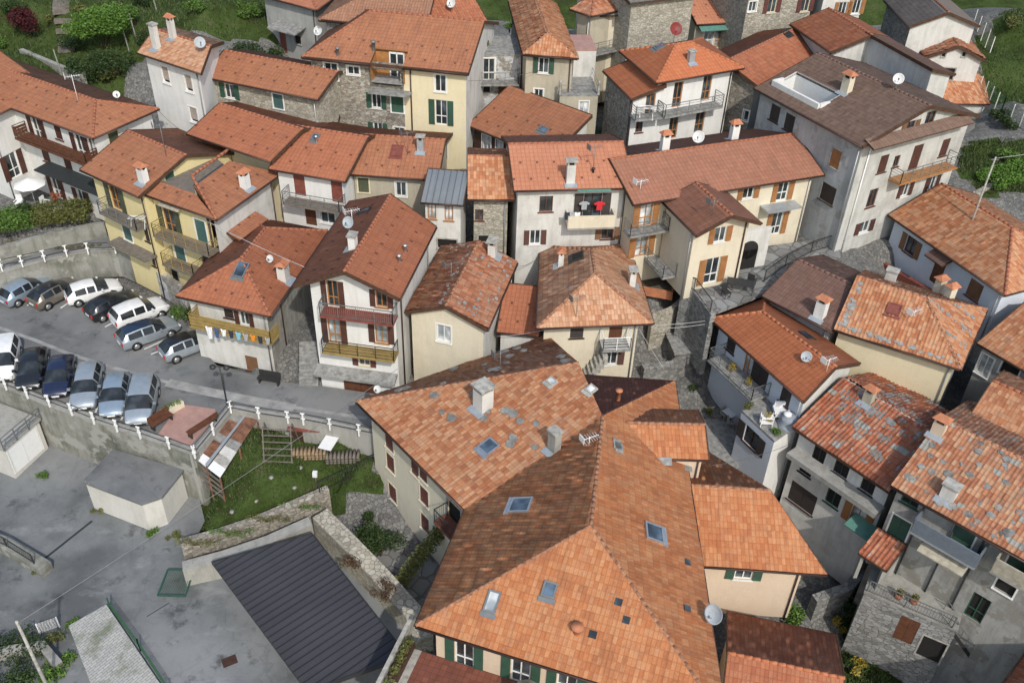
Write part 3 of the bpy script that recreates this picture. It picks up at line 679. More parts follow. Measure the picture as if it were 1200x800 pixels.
    # ------------------------------------------------------------ building it all
    def finish(s):
        for b in s.blocks:
            if b.planes and b.gutter and len(b.wp) >= 4:
                i = b.planes[0][0]; m0 = b.wall.get(i) if isinstance(b.wall, dict) else 1
                if m0 is not None and not any(w[1] > b.side(i)[2]-.35 for w in b.wins[i]):
                    A, B, L, t, no = b.side(i); p = A+t*(L-.2)+no*.08; mb = s.mb(); mb.tube([(p[0], p[1], b.base), (p[0], p[1], b.h(A+t*(L-.2))-.15)], .05, 6); mb.build('downpipe', ['gutter_brown', 'gutter_grey', 'iron_grey'][len(s.label) % 3], s.root)
            s._walls(b); s._roof(b)
        for mb, mat in getattr(s, 'ridges', []): mb.build('ridge_tiles', mat, s.roofs[0])
        return s
    def _walls(s, b):
        groups = {}
        for i in range(len(b.wp)):
            mat = b.wall[i] if isinstance(b.wall, (list, tuple)) else (b.wall.get(i, b.wall.get('*')) if isinstance(b.wall, dict) else b.wall)
            if mat is None: continue
            mb = groups.setdefault(mat, s.mb()); A, B, L, t, no = b.side(i)
            T = lambda u: b.h(A+t*u)-(.1 if b.planes else .02)
            P = lambda u, z, d=0.: (A[0]+t[0]*u-no[0]*d, A[1]+t[1]*u-no[1]*d, z)
            br = {0., L}
            if len(b.planes) > 1:
                us = np.linspace(0, L, 81); am = [min(range(len(b.planes)), key=lambda k: b.hp(k, A+t*u)) for u in us]
                for x in range(80):
                    if am[x] != am[x+1]:
                        f = lambda u: b.hp(am[x], A+t*u)-b.hp(am[x+1], A+t*u); fa, fb = f(us[x]), f(us[x+1])
                        br.add(us[x]+(us[x+1]-us[x])*fa/(fa-fb) if fa != fb else us[x])
            for w in b.wins[i]: br |= {w[0], w[1]}
            br = sorted(br)
            for ua, ub in zip(br[:-1], br[1:]):
                if ub-ua < 1e-5: continue
                hs = sorted([w for w in b.wins[i] if w[0] <= ua+1e-6 and w[1] >= ub-1e-6], key=lambda w: w[2]); z = b.base
                for w in hs: mb.poly([P(ua, z), P(ub, z), P(ub, w[2]), P(ua, w[2])]); z = w[3]
                mb.poly([P(ua, z), P(ub, z), P(ub, T(ub)), P(ua, T(ua))])
            for (u0, u1, z0, z1, st) in b.wins[i]:
                d = .16
                for a, c in (((u0, z0), (u1, z0)), ((u1, z0), (u1, z1)), ((u1, z1), (u0, z1)), ((u0, z1), (u0, z0))): mb.poly([P(a[0], a[1]), P(c[0], c[1]), P(c[0], c[1], d), P(a[0], a[1], d)])
                s._window(b, A, t, no, u0, u1, z0, z1, st)
        for mat, mb in groups.items(): mb.build('wall', mat, s.root)
    def _window(s, b, A, t, no, u0, u1, z0, z1, st):
        if WST[st] is None: return
        fr, sh, state, back = WST[st]; T = Vector((t[0], t[1], 0)); NO = Vector((no[0], no[1], 0)); UP = Vector((0, 0, 1)); w, h = u1-u0, z1-z0
        P = lambda u, z, d: Vector((A[0], A[1], 0))+T*u+UP*z+NO*d
        bx = lambda mb, u, z, d, sx, sy, sz: mb.box(P(u, z, d), sx, sy, sz, ux=T, uy=NO, uz=UP)
        um, zm = (u0+u1)/2, (z0+z1)/2; door = h > 1.75; f = s.mb()
        if state != 'bare':
            for u in (u0+.035, u1-.035): bx(f, u, zm, -.1, .07, .06, h)
            for z in (z0+.035, z1-.035): bx(f, um, z, -.1, w-.14, .06, .07)
            if state in ('open', 'none') and w > .55: bx(f, um, zm, -.1, .06, .055, h-.14)
            if door and state in ('open', 'none'): bx(f, um, z0+h*.35, -.1, w-.14, .05, .06)
        if not door: bx(f, um, z0-.03, .04, w+.2, .12, .06)
        if fr in ('white_frame', 'cream', 'cream_pale', 'stone_cap') and state != 'open':
            e = .1
            for u in (u0-e/2, u1+e/2): bx(f, u, zm+e/2, .012, e, .03, h+e)
            bx(f, um, z1+e/2, .012, w, .03, e)
        name = 'door' if door else 'window'
        o = f.build(name, fr, s.root); 
        if o is None: o = s.root
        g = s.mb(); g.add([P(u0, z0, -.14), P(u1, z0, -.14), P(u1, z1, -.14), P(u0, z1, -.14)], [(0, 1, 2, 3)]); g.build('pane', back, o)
        if sh and state == 'open':
            for sg in (-1, 1):
                mb = s.mb(); u = u0-w*.25-.02 if sg < 0 else u1+w*.25+.02; bx(mb, u, zm, .04, w*.48, .04, h); 
                bx(mb, u, zm, .062, w*.48-.14, .012, .07); mb.build('shutter', sh, o)
        elif sh and state == 'shut':
            for sg in (-1, 1): mb = s.mb(); bx(mb, um+sg*w*.25, zm, -.05, w*.49, .05, h-.02); mb.build('door_leaf' if door else 'shutter', sh, o)
        elif state == 'blind':
            mb = s.mb(); bx(mb, um, z0+h*.6, -.07, w-.1, .03, h*.8); mb.build('roller_blind', sh, o)
    def _roof(s, b):
        if not b.planes:
            if b.flat:
                mb = s.mb(); mb.prism(inset(b.fp, -.0), b.ez-.02, b.ez+.16); mb.build('roof', b.flat, s.root)
            return
        geo = Geo(); deck = s.mb(); rc = s.mb(); gts = []; O0 = Vector(s.org); polys = [b.roof_poly(k) for k in range(len(b.planes))]
        for k, poly in enumerate(polys):
            if len(poly) < 3: continue
            O, U, S, Nn = b.basis(k); us = [b.to_us(k, p) for p in poly]; pieces = [us]
            for (hk, u0, u1, s0, s1) in b.holes:
                if hk != k: continue
                nxt = []
                for pc in pieces:
                    nxt += [clip2(pc, lambda p: u0-p[0]), clip2(pc, lambda p: p[0]-u1)]
                    mid = clip2(clip2(pc, lambda p: p[0]-u0), lambda p: u1-p[0])
                    nxt += [clip2(mid, lambda p: p[1]-s1)]
                    if s0 > 0: nxt.append(clip2(mid, lambda p: s0-p[1]))
                pieces = [p for p in nxt if len(p) >= 3]
            i, A, t, nn, tg = b.planes[k]; c = 1/math.sqrt(1+tg*tg)
            for pc in pieces:
                tile_piece(geo, pc, O-O0, U, S, Nn, b.style, b.sag)
                pl = [O+U*p[0]+S*p[1] for p in pc]
                deck.prism([(p.x, p.y) for p in pl], [p.z-.15 for p in pl], [p.z+.01 for p in pl])
            # rake boards on the gables
            n = len(poly)
            for x in range(n):
                p, q = poly[x], poly[(x+1) % n]
                for e in range(len(b.fp)):
                    if b.pitch[e] is not None or not b.rake: continue
                    a, c2 = b.fp[e], b.fp[(e+1) % len(b.fp)]; L = math.hypot(c2[0]-a[0], c2[1]-a[1]); ds = [abs((c2[0]-a[0])*(v[1]-a[1])-(c2[1]-a[1])*(v[0]-a[0]))/L for v in (p, q)]
                    if max(ds) < 1e-3 and math.hypot(p[0]-q[0], p[1]-q[1]) > .1:
                        deck.bar((p[0], p[1], b.hp(k, p)-.03), (q[0], q[1], b.hp(k, q)-.03), .06, .26)
            if b.gutter and len(poly) >= 3:
                us2 = [u for u in us if u[1] < .02]
                if len(us2) >= 2:
                    ua, ub = min(u[0] for u in us2), max(u[0] for u in us2)
                    gaps = [(h_[1], h_[2]) for h_ in b.holes if h_[0] == k and h_[3] == 0]; seg = [(ua, ub)]
                    for g0, g1 in gaps: seg = [(x0, x1) for y0, y1 in seg for x0, x1 in ((y0, min(y1, g0)), (max(y0, g1), y1)) if x1-x0 > .1]
                    for x0, x1 in seg: gt = s.mb(); gts.append(gt); off = Vector((-nn[0], -nn[1], 0))*.06+Vector((0, 0, -.04)); gt.tube([O+U*x0+off, O+U*x1+off], .065, 6)
        for k in range(len(polys)):
            for j in range(k+1, len(polys)):
                P = polys[k]; n = len(P)
                for x in range(n):
                    p, q = P[x], P[(x+1) % n]
                    if abs(b.hp(k, p)-b.hp(j, p)) < 1e-3 and abs(b.hp(k, q)-b.hp(j, q)) < 1e-3 and math.hypot(p[0]-q[0], p[1]-q[1]) > .2:
                        a = Vector((p[0], p[1], b.hp(k, p)+.05)); c = Vector((q[0], q[1], b.hp(k, q)+.05))
                        if a.z > c.z: a, c = c, a
                        L = (c-a).length; m_ = max(1, int(L/.42)); d = (c-a)/m_
                        for y in range(m_):
                            jz = Vector((0, 0, random.gauss(0, .012 if b.style in ('old', 'ruin') else .003))); rc.tube([a+d*y+jz, a+d*(y+1.03)+jz], .12, 7, .095)
        o = link('roof', geo.mesh('roof'), b.tile, s.root)
        deck.build('eaves', b.deck, o); rc.build('ridge_tiles', b.ridge, o); [gt.build('gutter', 'gutter_brown', o) for gt in gts]
        s.roofs.append(o)
def rect(p, q, depth, z):
    "footprint from the two ends of the eave nearest us and a depth in metres"
    a = np.array(W2(*p, z)); b = np.array(W2(*q, z)); t = (b-a)/np.linalg.norm(b-a); n = np.array([-t[1], t[0]]); return [tuple(a), tuple(b), tuple(b+n*depth), tuple(a+n*depth)]
def quad3(p, q, r, z):
    a, b, c = (np.array(W2(*x, z)) for x in (p, q, r)); return [tuple(a), tuple(b), tuple(c), tuple(a+c-b)]
def quad4(ps, z): return [W2(*p, z) for p in ps]
def rect3(p, q, r, z):
    "like quad3 with the corner squared"
    a, b, c = (np.array(W2(*x, z)) for x in (p, q, r)); t = (b-a)/np.linalg.norm(b-a); n = np.array([-t[1], t[0]]); d = (c-b)@n; return [tuple(a), tuple(b), tuple(b+n*d), tuple(a+n*d)]
# ---------------------------------------------------------------- the village, house by house
HS = {}
def H(name, label, cat='house', group=None):
    h = House(name, label, cat, group); return h
# white house with hipped roof, upper left
h = HS['H1'] = H('white_house', 'long white house with red hipped roof and brown plank balcony above the hedge')
h.block(quad3((-130, 74), (109, 162), (186, 128), 10.8), 10.8, [18, 18, 18, None], 2.9, 'white', 'tile_red', 'new')
h.block(quad3((-120, 98), (-13, 139), (60, 104), 10.8), 10.8, [18, 18, None, 18], 2.9, 'white', 'tile_red', 'new')
h.wins((43, 149, 1.0, 2.1, 'ob'), (68, 155, .8, 1.2, 'cb'), (95, 173, 1.0, 2.1, 'ob'), (54, 183, .9, 1.0, 'cb'), (80, 194, .9, 1.6, 'cb'), (66, 219, 1.0, 2.1, 'ob'), (97, 236, 1.0, 2.1, 'ob'), side=0, blk=0)
h.wins((134, 164, .9, 1.3, 'col'), side=1, blk=0)
h.wins((4, 200, 1.1, 2.1, 'ob'), side=1, blk=1)
h.balcony((17, 161), (102, 195), 1.2, 'plank', 'brown_wood', 'brown_wood')
h.canopy((40, 201), (119, 229), 1.5, .15, 'tarp_black', thick=.1)
h.downpipe(113, 190)
# white house behind
h = HS['H2'] = H('white_house', 'narrow tall white house with pale orange roof standing below the grassy slope')
h.block(quad4([(161, 62), (236, 86.5), (262, 50), (205, 33)], 14.5), 14.5, [17, None, 17, None], 6.5, 'white', 'tile_hip', 'main')
h.wins((194, 88, .8, 1.4, 'r'), (221, 98, .8, 1.4, 'r'), (227, 135, .9, 1.3, 'r'))
h.chimney(184, 57, .55, 1.9, 'white_old', 'slab'); h.chimney(203, 45, .5, 1.4, 'white_old', 'tile'); h.chimney(254, 72, .7, 1.3, 'beige', 'tile')
h = HS['L2'] = H('stone_house', 'low stone house with green shutters attached to the narrow white house')
h.block(rect((237, 90), (373, 117), 6.4, 12.6), 12.6, [18, None, 18, None], 6.5, 'stone_pale', 'tile_red', 'new')
h.wins((269, 107, .9, 1.2, 'og'), (326, 119, .9, 1.2, 'ct'), (277, 137, .8, .8, 'w'))
# red roof between
h = HS['L1'] = H('house', 'low house with plain red roof and honey coloured posts between stone house and yellow house')
h.block(rect((219, 157), (318, 190), 7.4, 10.2), 10.2, [17, None, 17, None], 4, ['cream', 'cream', 'cream', 'cream'], 'tile_deep', 'new', ov=[1.2, .4, .3, 1.6])
h.wins((240, 178, 1.0, 2.0, 'ohp'), (247, 181, .5, 2.0, 'd'))
# yellow house on the retaining wall
h = HS['Y2'] = H('yellow_house', 'yellow house with stacked balconies standing on the car park retaining wall')
h.block(rect((94, 199), (163, 231), 9, 9), 9, [18, None, 18, None], -.2, ['yellow', 'yellow', 'yellow', 'yellow'], 'tile_red', 'new', ov=[.55, .3, .3, .5])
yA, yB, yC = W2(167, 227, 8.8), W2(253.5, 257.5, 8.8), W2(329, 204, 8.8); yP, yR, yL = W2(225, 206.5, 10.7), W2(267, 178, 10.7), W2(184, 204, 9.9)
h.block([yA, yB, yP, yL], 8.8, [20, None, None, None], -.2, {0: 'yellow', 1: None, 2: None, 3: None}, 'tile_red', 'new', ov=[.5, 0, 0, .2], rake=False)
h.block([yB, yC, yR, yP], 8.8, [20, None, None, None], -.2, {0: 'white_old', 1: 'white_old', 2: 'yellow', 3: None}, 'tile_red', 'new', ov=[.45, .3, 0, 0], rake=False)
h.block([yL, yP, yR, W2(232, 168, 9)], 9.0, [None]*4, 5, 'yellow', ov=0, flat='grey_wood')
h.ridge_line((*yB, 8.85), (*yP, 10.75), 'ridge_red'); h.ridge_line((*yP, 10.75), (*yR, 10.85), 'ridge_red')
h.wins((135, 231, 1.1, 2.1, 'oo'), (149, 272, 1.0, 1.5, 'ct'), (172, 275, .5, 1.2, 'cd'), (180, 306, .4, .9, 'cd'), side=0, blk=0)
h.wins((199, 259, 1.1, 2.1, 'oo'), (236, 272, 1.0, 2.0, 'ct'), (211, 296, 1.0, 2.0, 'ct'), (201, 325, .8, 1.7, 'v'), (212, 327, .8, 1.7, 'v'), (243, 306, .9, 1.4, 'cd'), side=0, blk=1)
h.win(198, 203, .8, 1.2, 'cgp', side=1, blk=0)
h.balcony((116, 249), (160, 270), 1.1, 'rail', 'grey_wood', 'iron_grey'); h.balcony((126, 284), (170, 306), 1.1, None, 'grey_wood')
h.balcony((179, 275), (245, 301), 1.15, 'rail', 'grey_wood', 'ochre_wood'); h.balcony((190, 309), (227, 324), 1.15, 'rail', 'grey_wood', 'ochre_wood')
h.canopy((185, 240), (208, 248), .6, .3, 'awning_cream', name='awning'); h.canopy((281, 284), (314, 255), 1.1, .35, 'tile_red', 'new', side=0)
h.chimney(169, 213, .65, 1.0, 'white', 'tile'); h.chimney(288, 220, .65, 1.0, 'white', 'tile'); h.downpipe(251, 285)
# hipped house by the car park
h = HS['P1'] = H('grey_house', 'grey rendered house with red hipped roof and laundry balcony at the car park corner')
h.block(quad3((207, 347), (316.5, 370.5), (384, 271), 5.4), 5.4, 24, -.3, ['white_old', 'grey_stained', 'white_old', 'white_old'], 'tile_deep', 'new', ov=.55)
h.wins((286, 372, .7, 1.3, 'ob'), (268, 367, .7, .8, 'cd'), (296, 430, .95, 1.9, 'tan'))
h.balcony((222, 382), (318, 403), 1.2, 'plank', 'ochre_wood', 'ochre_wood')
h.chimney(333, 327, .8, 1.0, 'white_old', 'tile'); h.skylight(283, 317, .75, 1.15); h.downpipe(334, 400)

h = HS['N1'] = H('white_house', 'white house with rust brown doors behind a slab balcony, wedged beside the low beige house')
h.block(rect((315, 198), (405, 213), 9, 9.6), 9.6, [18, None, 18, None], 3, 'white', 'tile_deep', 'new')
h.wins((351, 216, .9, 1.9, 'dr'), (395, 224, .9, 1.9, 'dr'), (364, 251, .9, 1.9, 'd'), (384, 254, 1.2, 1.2, 'w'))
h.balcony((331, 238), (398, 250), 1.2, 'rail', 'grey_wood', 'iron_grey')
h.pipe_vent(371, 168, .5); h.skylight(370, 162, .5, .6)
h = HS['N2'] = H('beige_house', 'low beige house with red roof and small steel chimney below the large cream house')
h.block(rect((406, 204), (514, 211), 8, 9.3), 9.3, [18, None, 18, None], 3, 'beige', 'tile_red', 'new')
h.wins((426, 217, .8, 1.2, 'col'), (470, 222, .8, 1.2, 'w'))
h.chimney(493, 177, .5, .9, 'zinc', 'flatcap'); h.skylight(465, 178, .8, 1.1, 'red_wood', 'red_wood')
# B : white gable house on the street
h = HS['B'] = H('white_house', 'tall white gabled house on the street with two balconies and dark shutters')
h.block(quad4([(343.5, 335.5), (468, 351), (511, 266), (409, 237)], 8.6), 8.6, [None, 24, None, 24], -.4, ['white', 'white_old', 'white_old', 'white_old'], 'tile_deep', 'new', ov=[.9, .6, .4, .75])
h.wins((390, 344, .75, 2.0, 'obh'), (447, 350, .75, 1.3, 'obh'), (392, 388, .85, 2.0, 'owt'), (447, 391, .85, 1.5, 'owt'), (427, 424, .8, .7, 'owine'), (423, 456, 2.4, 1.9, 'd'))
h.balcony((374, 368), (461, 383), 1.15, 'bar', 'red_wood', 'iron_grey'); h.balcony((377, 412), (462, 424), 1.15, 'rail', 'ochre_wood', 'iron')
h.canopy((367, 437), (462, 452), .9, .25, 'slab_grey', thick=.2, name='porch_slab')
h.chimney(414, 291, .6, 1.0, 'white', 'slab'); h.pipe_vent(468, 308, .5, .1); h.pipe_vent(475, 296, .5, .1); h.skylight(428, 248, .5, .8, 'iron'); h.downpipe(470, 380)
# K : old beige house
h = HS['K'] = H('old_house', 'beige house with weathered mossy tile roof and one grated window')
h.block(quad4([(475, 366), (571, 387), (606, 308), (517, 291)], 5.7), 5.7, [None, 22, None, 22], -1.5, ['cream_pale', 'white_old', 'beige', 'beige'], 'tile_old', 'old', ov=[.35, .35, .3, .3], ridge='ridge_old', sag=.035)
h.wins((520, 391, 1.0, 1.4, 'wp')); h.chimney(577, 300, .7, 1.0, 'white_old', 'flatcap')
h.scatter(h.blocks[0], 1, 30, 'slab_grey', (.16, .34), mask=lambda u, v, r: v > .75 or u < .12); h.scatter(h.blocks[0], 0, 44, 'slab_grey', (.16, .34), mask=lambda u, v, r: v < .15 or u < .2 or r.random() < .15)
h = HS['K2'] = H('shed', 'low shed with plain red roof squeezed between mossy roof house and pyramid roof house', 'shed')
h.block(rect((582, 389), (632, 394), 4.2, 3.6), 3.6, [16, None, None, None], -.5, 'white_old', 'tile_deep', 'new', ov=.25)
# CH : pyramid roof house in the middle
h = HS['CH'] = H('cream_house', 'cream house in the centre with speckled pyramid roof and outside stairs')
h.block(quad4([(629, 384.5), (765.5, 379), (737, 287), (633, 289)], 5.6), 5.6, [28, 27, 27, 26], -1.2, ['cream_pale', 'cream_pale', 'cream_pale', 'cream_pale'], 'tile_hip', 'main', ov=[.8, .8, .4, .5], ridge='ridge_old')
h.wins((676, 389, .9, 1.0, 'cd'), (721, 392, .9, 2.0, 'd'), (716, 420, .9, 1.1, 'ob'))
h.balcony((706, 411), (739, 410), 1.3, 'rail', 'slab_grey', 'white_paint')
h.chimney(657, 311, .5, .9, 'white_old', 'tile'); h.chimney(740, 334, .55, 1.0, 'white_old', 'flatcap'); h.skylight(677, 302, .9, .8, 'iron', 'void')
# M, lantern, H8
h = HS['M'] = H('stone_house', 'crumbling beige house with tiny windows and patched orange roof right of the metal lantern room')
h.block(rect((548, 234), (603, 234.5), 8, 9.7), 9.7, [19, None, 19, None], 2, 'stone_pale', 'tile_patch', 'main', sag=.03)
h.wins((561, 252, .6, .9, 'b'), (568, 280, .9, .6, 'v'))
h = HS['T'] = H('lantern_annex', 'narrow white annex with glazed lantern room and ribbed grey metal roof')
h.block(rect((493, 237), (543, 240.5), 3.4, 9.6), 9.6, [14, None, None, None], 2.5, 'white_old', 'sheet_zinc', 'sheet', ov=[.35, .25, .2, .25])
h.wins((506, 247, .62, 1.3, 'hp'), (516, 248, .62, 1.3, 'hp'), (526, 249, .62, 1.3, 'hp'), (535.5, 250, .62, 1.3, 'hp'), (524, 286, 1.4, .8, 'v'))
h = HS['H8'] = H('white_house', 'white rendered house with salmon roof, box balcony and a red shirt hanging at its door')
h.block(rect((602, 223.5), (743, 220), 8.6, 11), 11, [18, None, 18, None], 2.5, ['white_old', 'white_old', 'white_old', 'white_old'], 'tile_salmon', 'new', ov=[.45, .35, .4, .35])
h.wins((640, 239, .95, 1.25, 'b'), (694, 241, 1.3, 2.0, 'od'), (627, 278, .8, 1.2, 'ob'), (712, 273, .9, 1.0, 'ot'))
h.balcony((665, 268), (720, 266), 1.1, 'solid', 'concrete', 'cream_pale', hgt=.95)
h.canopy((677, 224), (716, 223), .7, .1, 'awning_green', name='awning'); h.chimney(668, 214, .6, 1.4, 'white_old', 'flatcap'); h.downpipe(735, 240); h.pipe_vent(695, 203, .3, .08, 'iron')
# OR : carport roof
h = HS['OR'] = H('shed', 'lean-to with bright red roof and open dark bays beside the cream house', 'shed')
h.block(rect((548, 147), (645, 186), 5.2, 9.2), 9.2, [20, None, None, None], 5, ['dark_wood', 'white_old', 'white_old', 'white_old'], 'tile_red', 'new', ov=[.5, .3, .2, .3])  # front wall coloured dark to stand for the shade inside the open bays
h.wins((570, 172, .9, 2.0, 'wp'), (585, 178, .7, 2.0, 'wp')); h.skylight(637, 153, .8, .5)
# A0 : cream and stone house
E_ = 14.5
fr = [W2(354, 67.5, E_), W2(549, 87, E_)]; tdir = (Vector(fr[1])-Vector(fr[0])).normalized(); nd = Vector((-tdir.y, tdir.x)); md = Vector(fr[0])+tdir*((Vector(fr[1])-Vector(fr[0])).length*.6)
h = HS['A0'] = H('cream_house', 'large cream and stone house with long red roof, cut-in roof terrace and green shutters')
h.block([fr[0], tuple(md), fr[1], tuple(Vector(fr[1])+nd*12), tuple(Vector(fr[0])+nd*12)], E_, [19, None, None, 19, 28], 5.5, ['stone', 'cream', 'white_old', 'stone', 'stone'], 'tile_red', 'new', ov=[.5, .5, .3, .4, .5])
h.roof_terrace([(434, 74), (470, 78), (478, 63), (444, 58)], 1.45, wallm='honey_wood', floor='slab_grey', door=1)
h.wins((388, 84, 1.1, 1.4, 'w'), (414, 83, 1.0, .7, 'w'), (389, 115, 1.3, 2.3, 'hp'), (441, 118, .8, 1.3, 'og'), (472, 123, 1., 1.4, 'cg'), (443, 152, .8, 1.2, 'og'), (475, 157, .9, 1.0, 'w'), (516, 98, .9, 1.4, 'w'), (517, 132, 1., 2.1, 'og'), (517, 172, 1.0, 2.1, 'cg'), (388, 143, .6, .6, 'w')); h.win(452, 91, 2.35, 1.25, 'hole', side=0)
h.pipe_vent(396, 66, .6, .12, 'iron_grey'); h.pipe_vent(438, 60, .7, .14, 'iron_grey'); h.downpipe(482, 110)
h.balcony((431, 109), (479, 112), 1.0, None, 'slab_grey')
# A1..A3 top edge
h = HS['A1'] = H('grey_house', 'grey house at the top edge with bright orange roof and slab-roofed porch')
h.block(quad3((302, -6), (371, 12), (408, -14), 14.2), 14.2, [20, 20, 20, None], 7, 'grey_render', 'tile_salmon', 'new')
h.wins((332, 50, .8, 2.0, 'dr'), (349, 47, .8, .8, 'v')); h.canopy((313, 33), (345, 40), 1.6, .3, 'slab_grey', thick=.12, name='porch_roof')
h = HS['A2'] = H('old_house', 'old house with dull brown tile roof behind the large cream and stone house')
h.block(rect((374, 24), (500, 33), 12, 15.5), 15.5, [21, None, 21, 21], 8, 'stone_grey', 'tile_far', 'old', ridge='ridge_old', sag=.04)
h = HS['A3'] = H('old_house', 'small old house with brown ribbed roof left of the terrace full of plants')
h.block(rect((503, 36), (572, 27), 8, 14.6), 14.6, [22, None, 22, None], 8, 'stone_grey', 'tile_rust', 'old')
# A4 / A5
h = HS['A5'] = H('beige_house', 'beige house with old orange hipped roof, green shutters and a balustraded terrace annex')
h.block(quad3((613, 64), (677, 69), (652, 6), 14.5), 14.5, [27, 27, None, 27], 6, ['beige', 'beige', 'beige', 'beige'], 'tile_patch', 'old', ridge='ridge_old', sag=.04, ov=[.4, .3, .3, .3])
h.block(rect((656, 113), (701, 113), 4.2, 11.4), 11.4, [None]*4, 5.5, 'beige', ov=0, flat='slab_grey')
h.block(rect((673, 60), (699, 60), 3.5, 13.8), 13.8, [None]*4, 8, 'white_old', ov=0, flat='patio')
h.wins((637, 77, .85, 1.3, 'og'), (631, 112, .75, 1.1, 'w'), (634.5, 134, .5, .5, 'v'), blk=0); h.wins((684, 127, .75, 1.2, 'wp'), (676, 152, .4, .4, 'v'), blk=1)
h = HS['A4'] = H('terraced_house', 'stone house with two plant-filled terraces left of the green shuttered house')
h.block(rect((559, 66), (611, 66), 4.5, 13.3), 13.3, [None]*4, 6, 'stone_render', ov=0, flat='slab_grey')
h.wins((573, 78, 1.0, 1.9, 'w'), (570, 104, .6, .7, 'v'), (590, 109, .9, 1.2, 'd')); h.balcony((560, 99), (608, 100), 1.1, 'bar', 'slab_grey', 'iron_grey')
h = HS['A6'] = H('beige_house', 'beige house with two brown doors and mossy orange roof at the top edge')
h.block(quad3((668, 11), (693, 19), (742, 9), 15.5), 15.5, [20, 22, None, None], 7, 'beige', 'tile_old', 'old')
h.block(rect((690, 19), (742, 17), 6, 15.2), 15.2, [15, None, None, None], 7, 'cream_pale', 'slate', 'slate', gutter=False)
h.wins((706, 38, .9, 2.0, 'dr'), (733, 38, .9, 2.0, 'dr'), blk=1); h.balcony((688, 60), (738, 62), 1., 'rail', 'slab_grey', 'iron_grey')
h = HS['A7'] = H('stone_building', 'tall rubble stone building with no windows behind the white balconied house')
h.block(rect((738, 4), (822, -6), 8, 17), 17, [10, None, None, None], 6, 'stone_pale', 'slate', 'slate', gutter=False)
h = HS['A8'] = H('house', 'house with salmon roof and green awning over a glazed veranda')
h.block(rect((816, 29), (882, 25), 7, 13.3), 13.3, [20, None, None, None], 8, 'cream_pale', 'tile_salmon', 'new', ov=[.5, .2, .2, .2])
h.wins((830, 44, .9, 1.9, 'wp'), (843, 44, .8, 1.9, 'hp'), (857, 43, .9, 1.9, 'wp')); h.canopy((822, 36), (886, 33), 1.1, .35, 'awning_green', name='awning')
h = HS['A9'] = H('stone_house', 'stone house with dark red shutters cut by the top edge left of the white house')
h.block(rect((878, -14), (966, -22), 8, 17.5), 17.5, [18, None, 18, None], 8, 'stone_pale', 'tile_far', 'old')
h.wins((882, 8, .8, .9, 'w'), (905, 6, .9, 1.4, 'owine'), (944, 5, .9, 1.4, 'owine'))
h = HS['A9b'] = H('white_house', 'white house with orange brown shutters cut by the top edge')
h.block(rect((966, -14), (1024, -16), 8, 17), 17, [18, None, 18, None], 8, 'white_old', 'tile_far', 'old')
h.wins((987, 11, .8, 1.3, 'oh'), (1008, 8, .8, 1.3, 'oh'))
# R2, R3
h = HS['R3'] = H('house', 'grey house with ribbed rust brown roof between white balconied house and big stone house')
h.block(rect((888, 102), (968, 60), 6.6, 13.2), 13.2, [19, None, 19, None], 5, ['grey_render', 'grey_render', 'grey_render', 'stone'], 'tile_rust', 'new', ov=[.4, .3, .4, .35])
h.wins((878, 137, .5, .9, 'w')); h.skylight(921, 40, .9, .6, 'iron', 'void')
h = HS['R2'] = H('house', 'house with ribbed orange brown roof and flaking white wall with two dishes')
h.block(rect((926, 29), (974, 62), 7, 14.6), 14.6, [19, None, 19, None], 6, 'white_old', 'tile_rust', 'new')
h.block(rect((1012, 47), (1090, 91), 2.4, 15.2), 15.2, [None, None, 14, None], 6, 'white_old', 'tile_brown', 'new', ov=[.2, .2, .3, .2])
h = HS['R1'] = H('big_house', 'big grey stone house with umber roof, white sunken roof terrace and long awning tiles')
h.block(quad3((884, 104), (1011, 172.5), (1148, 136), 14), 14, [17, None, 17, None], 4, ['grey_patched', 'grey_white', 'grey_white', 'grey_patched'], 'tile_umber', 'main', ov=[.5, .35, .5, .3], ridge='ridge_brown')
h.roof_terrace([(907, 100), (959, 127), (983, 110), (930, 88)], 1.0, par_h=.4)
h.wins((979, 186, .9, 1.4, 'ch'), (970, 227, 1.4, 1.4, 'cd'), (908, 133, 1., 1.3, 'cd'), (925, 144, 1., 1.3, 'cd'), side=0)
h.wins((1067, 148, .9, .8, 'ot'), (1090, 139, 1., 1.1, 'b'), (1035, 192, .85, 1.4, 'cb'), (1050.5, 189, .6, .9, 'b'), (1073, 185, 1.0, 2.1, 'cb'), (1107, 173, .85, 1.4, 'cb'), (1022, 232, .9, 1.5, 'b'), (1061, 222, .8, 1.2, 'ob'), (1092, 215, .8, 1.2, 'ob'), (1013, 266, 1.0, 1.0, 'ob'), side=1)
h.canopy((1024, 175), (1141, 145), 1.0, .35, 'tile_umber', 'new'); h.balcony((1056, 212), (1121, 200), 1.1, 'rail', 'honey_wood', 'iron_grey')
h.chimney(991, 108, .7, 1.1, 'cream_pale', 'tile'); h.downpipe(1012, 200, 'white_paint')
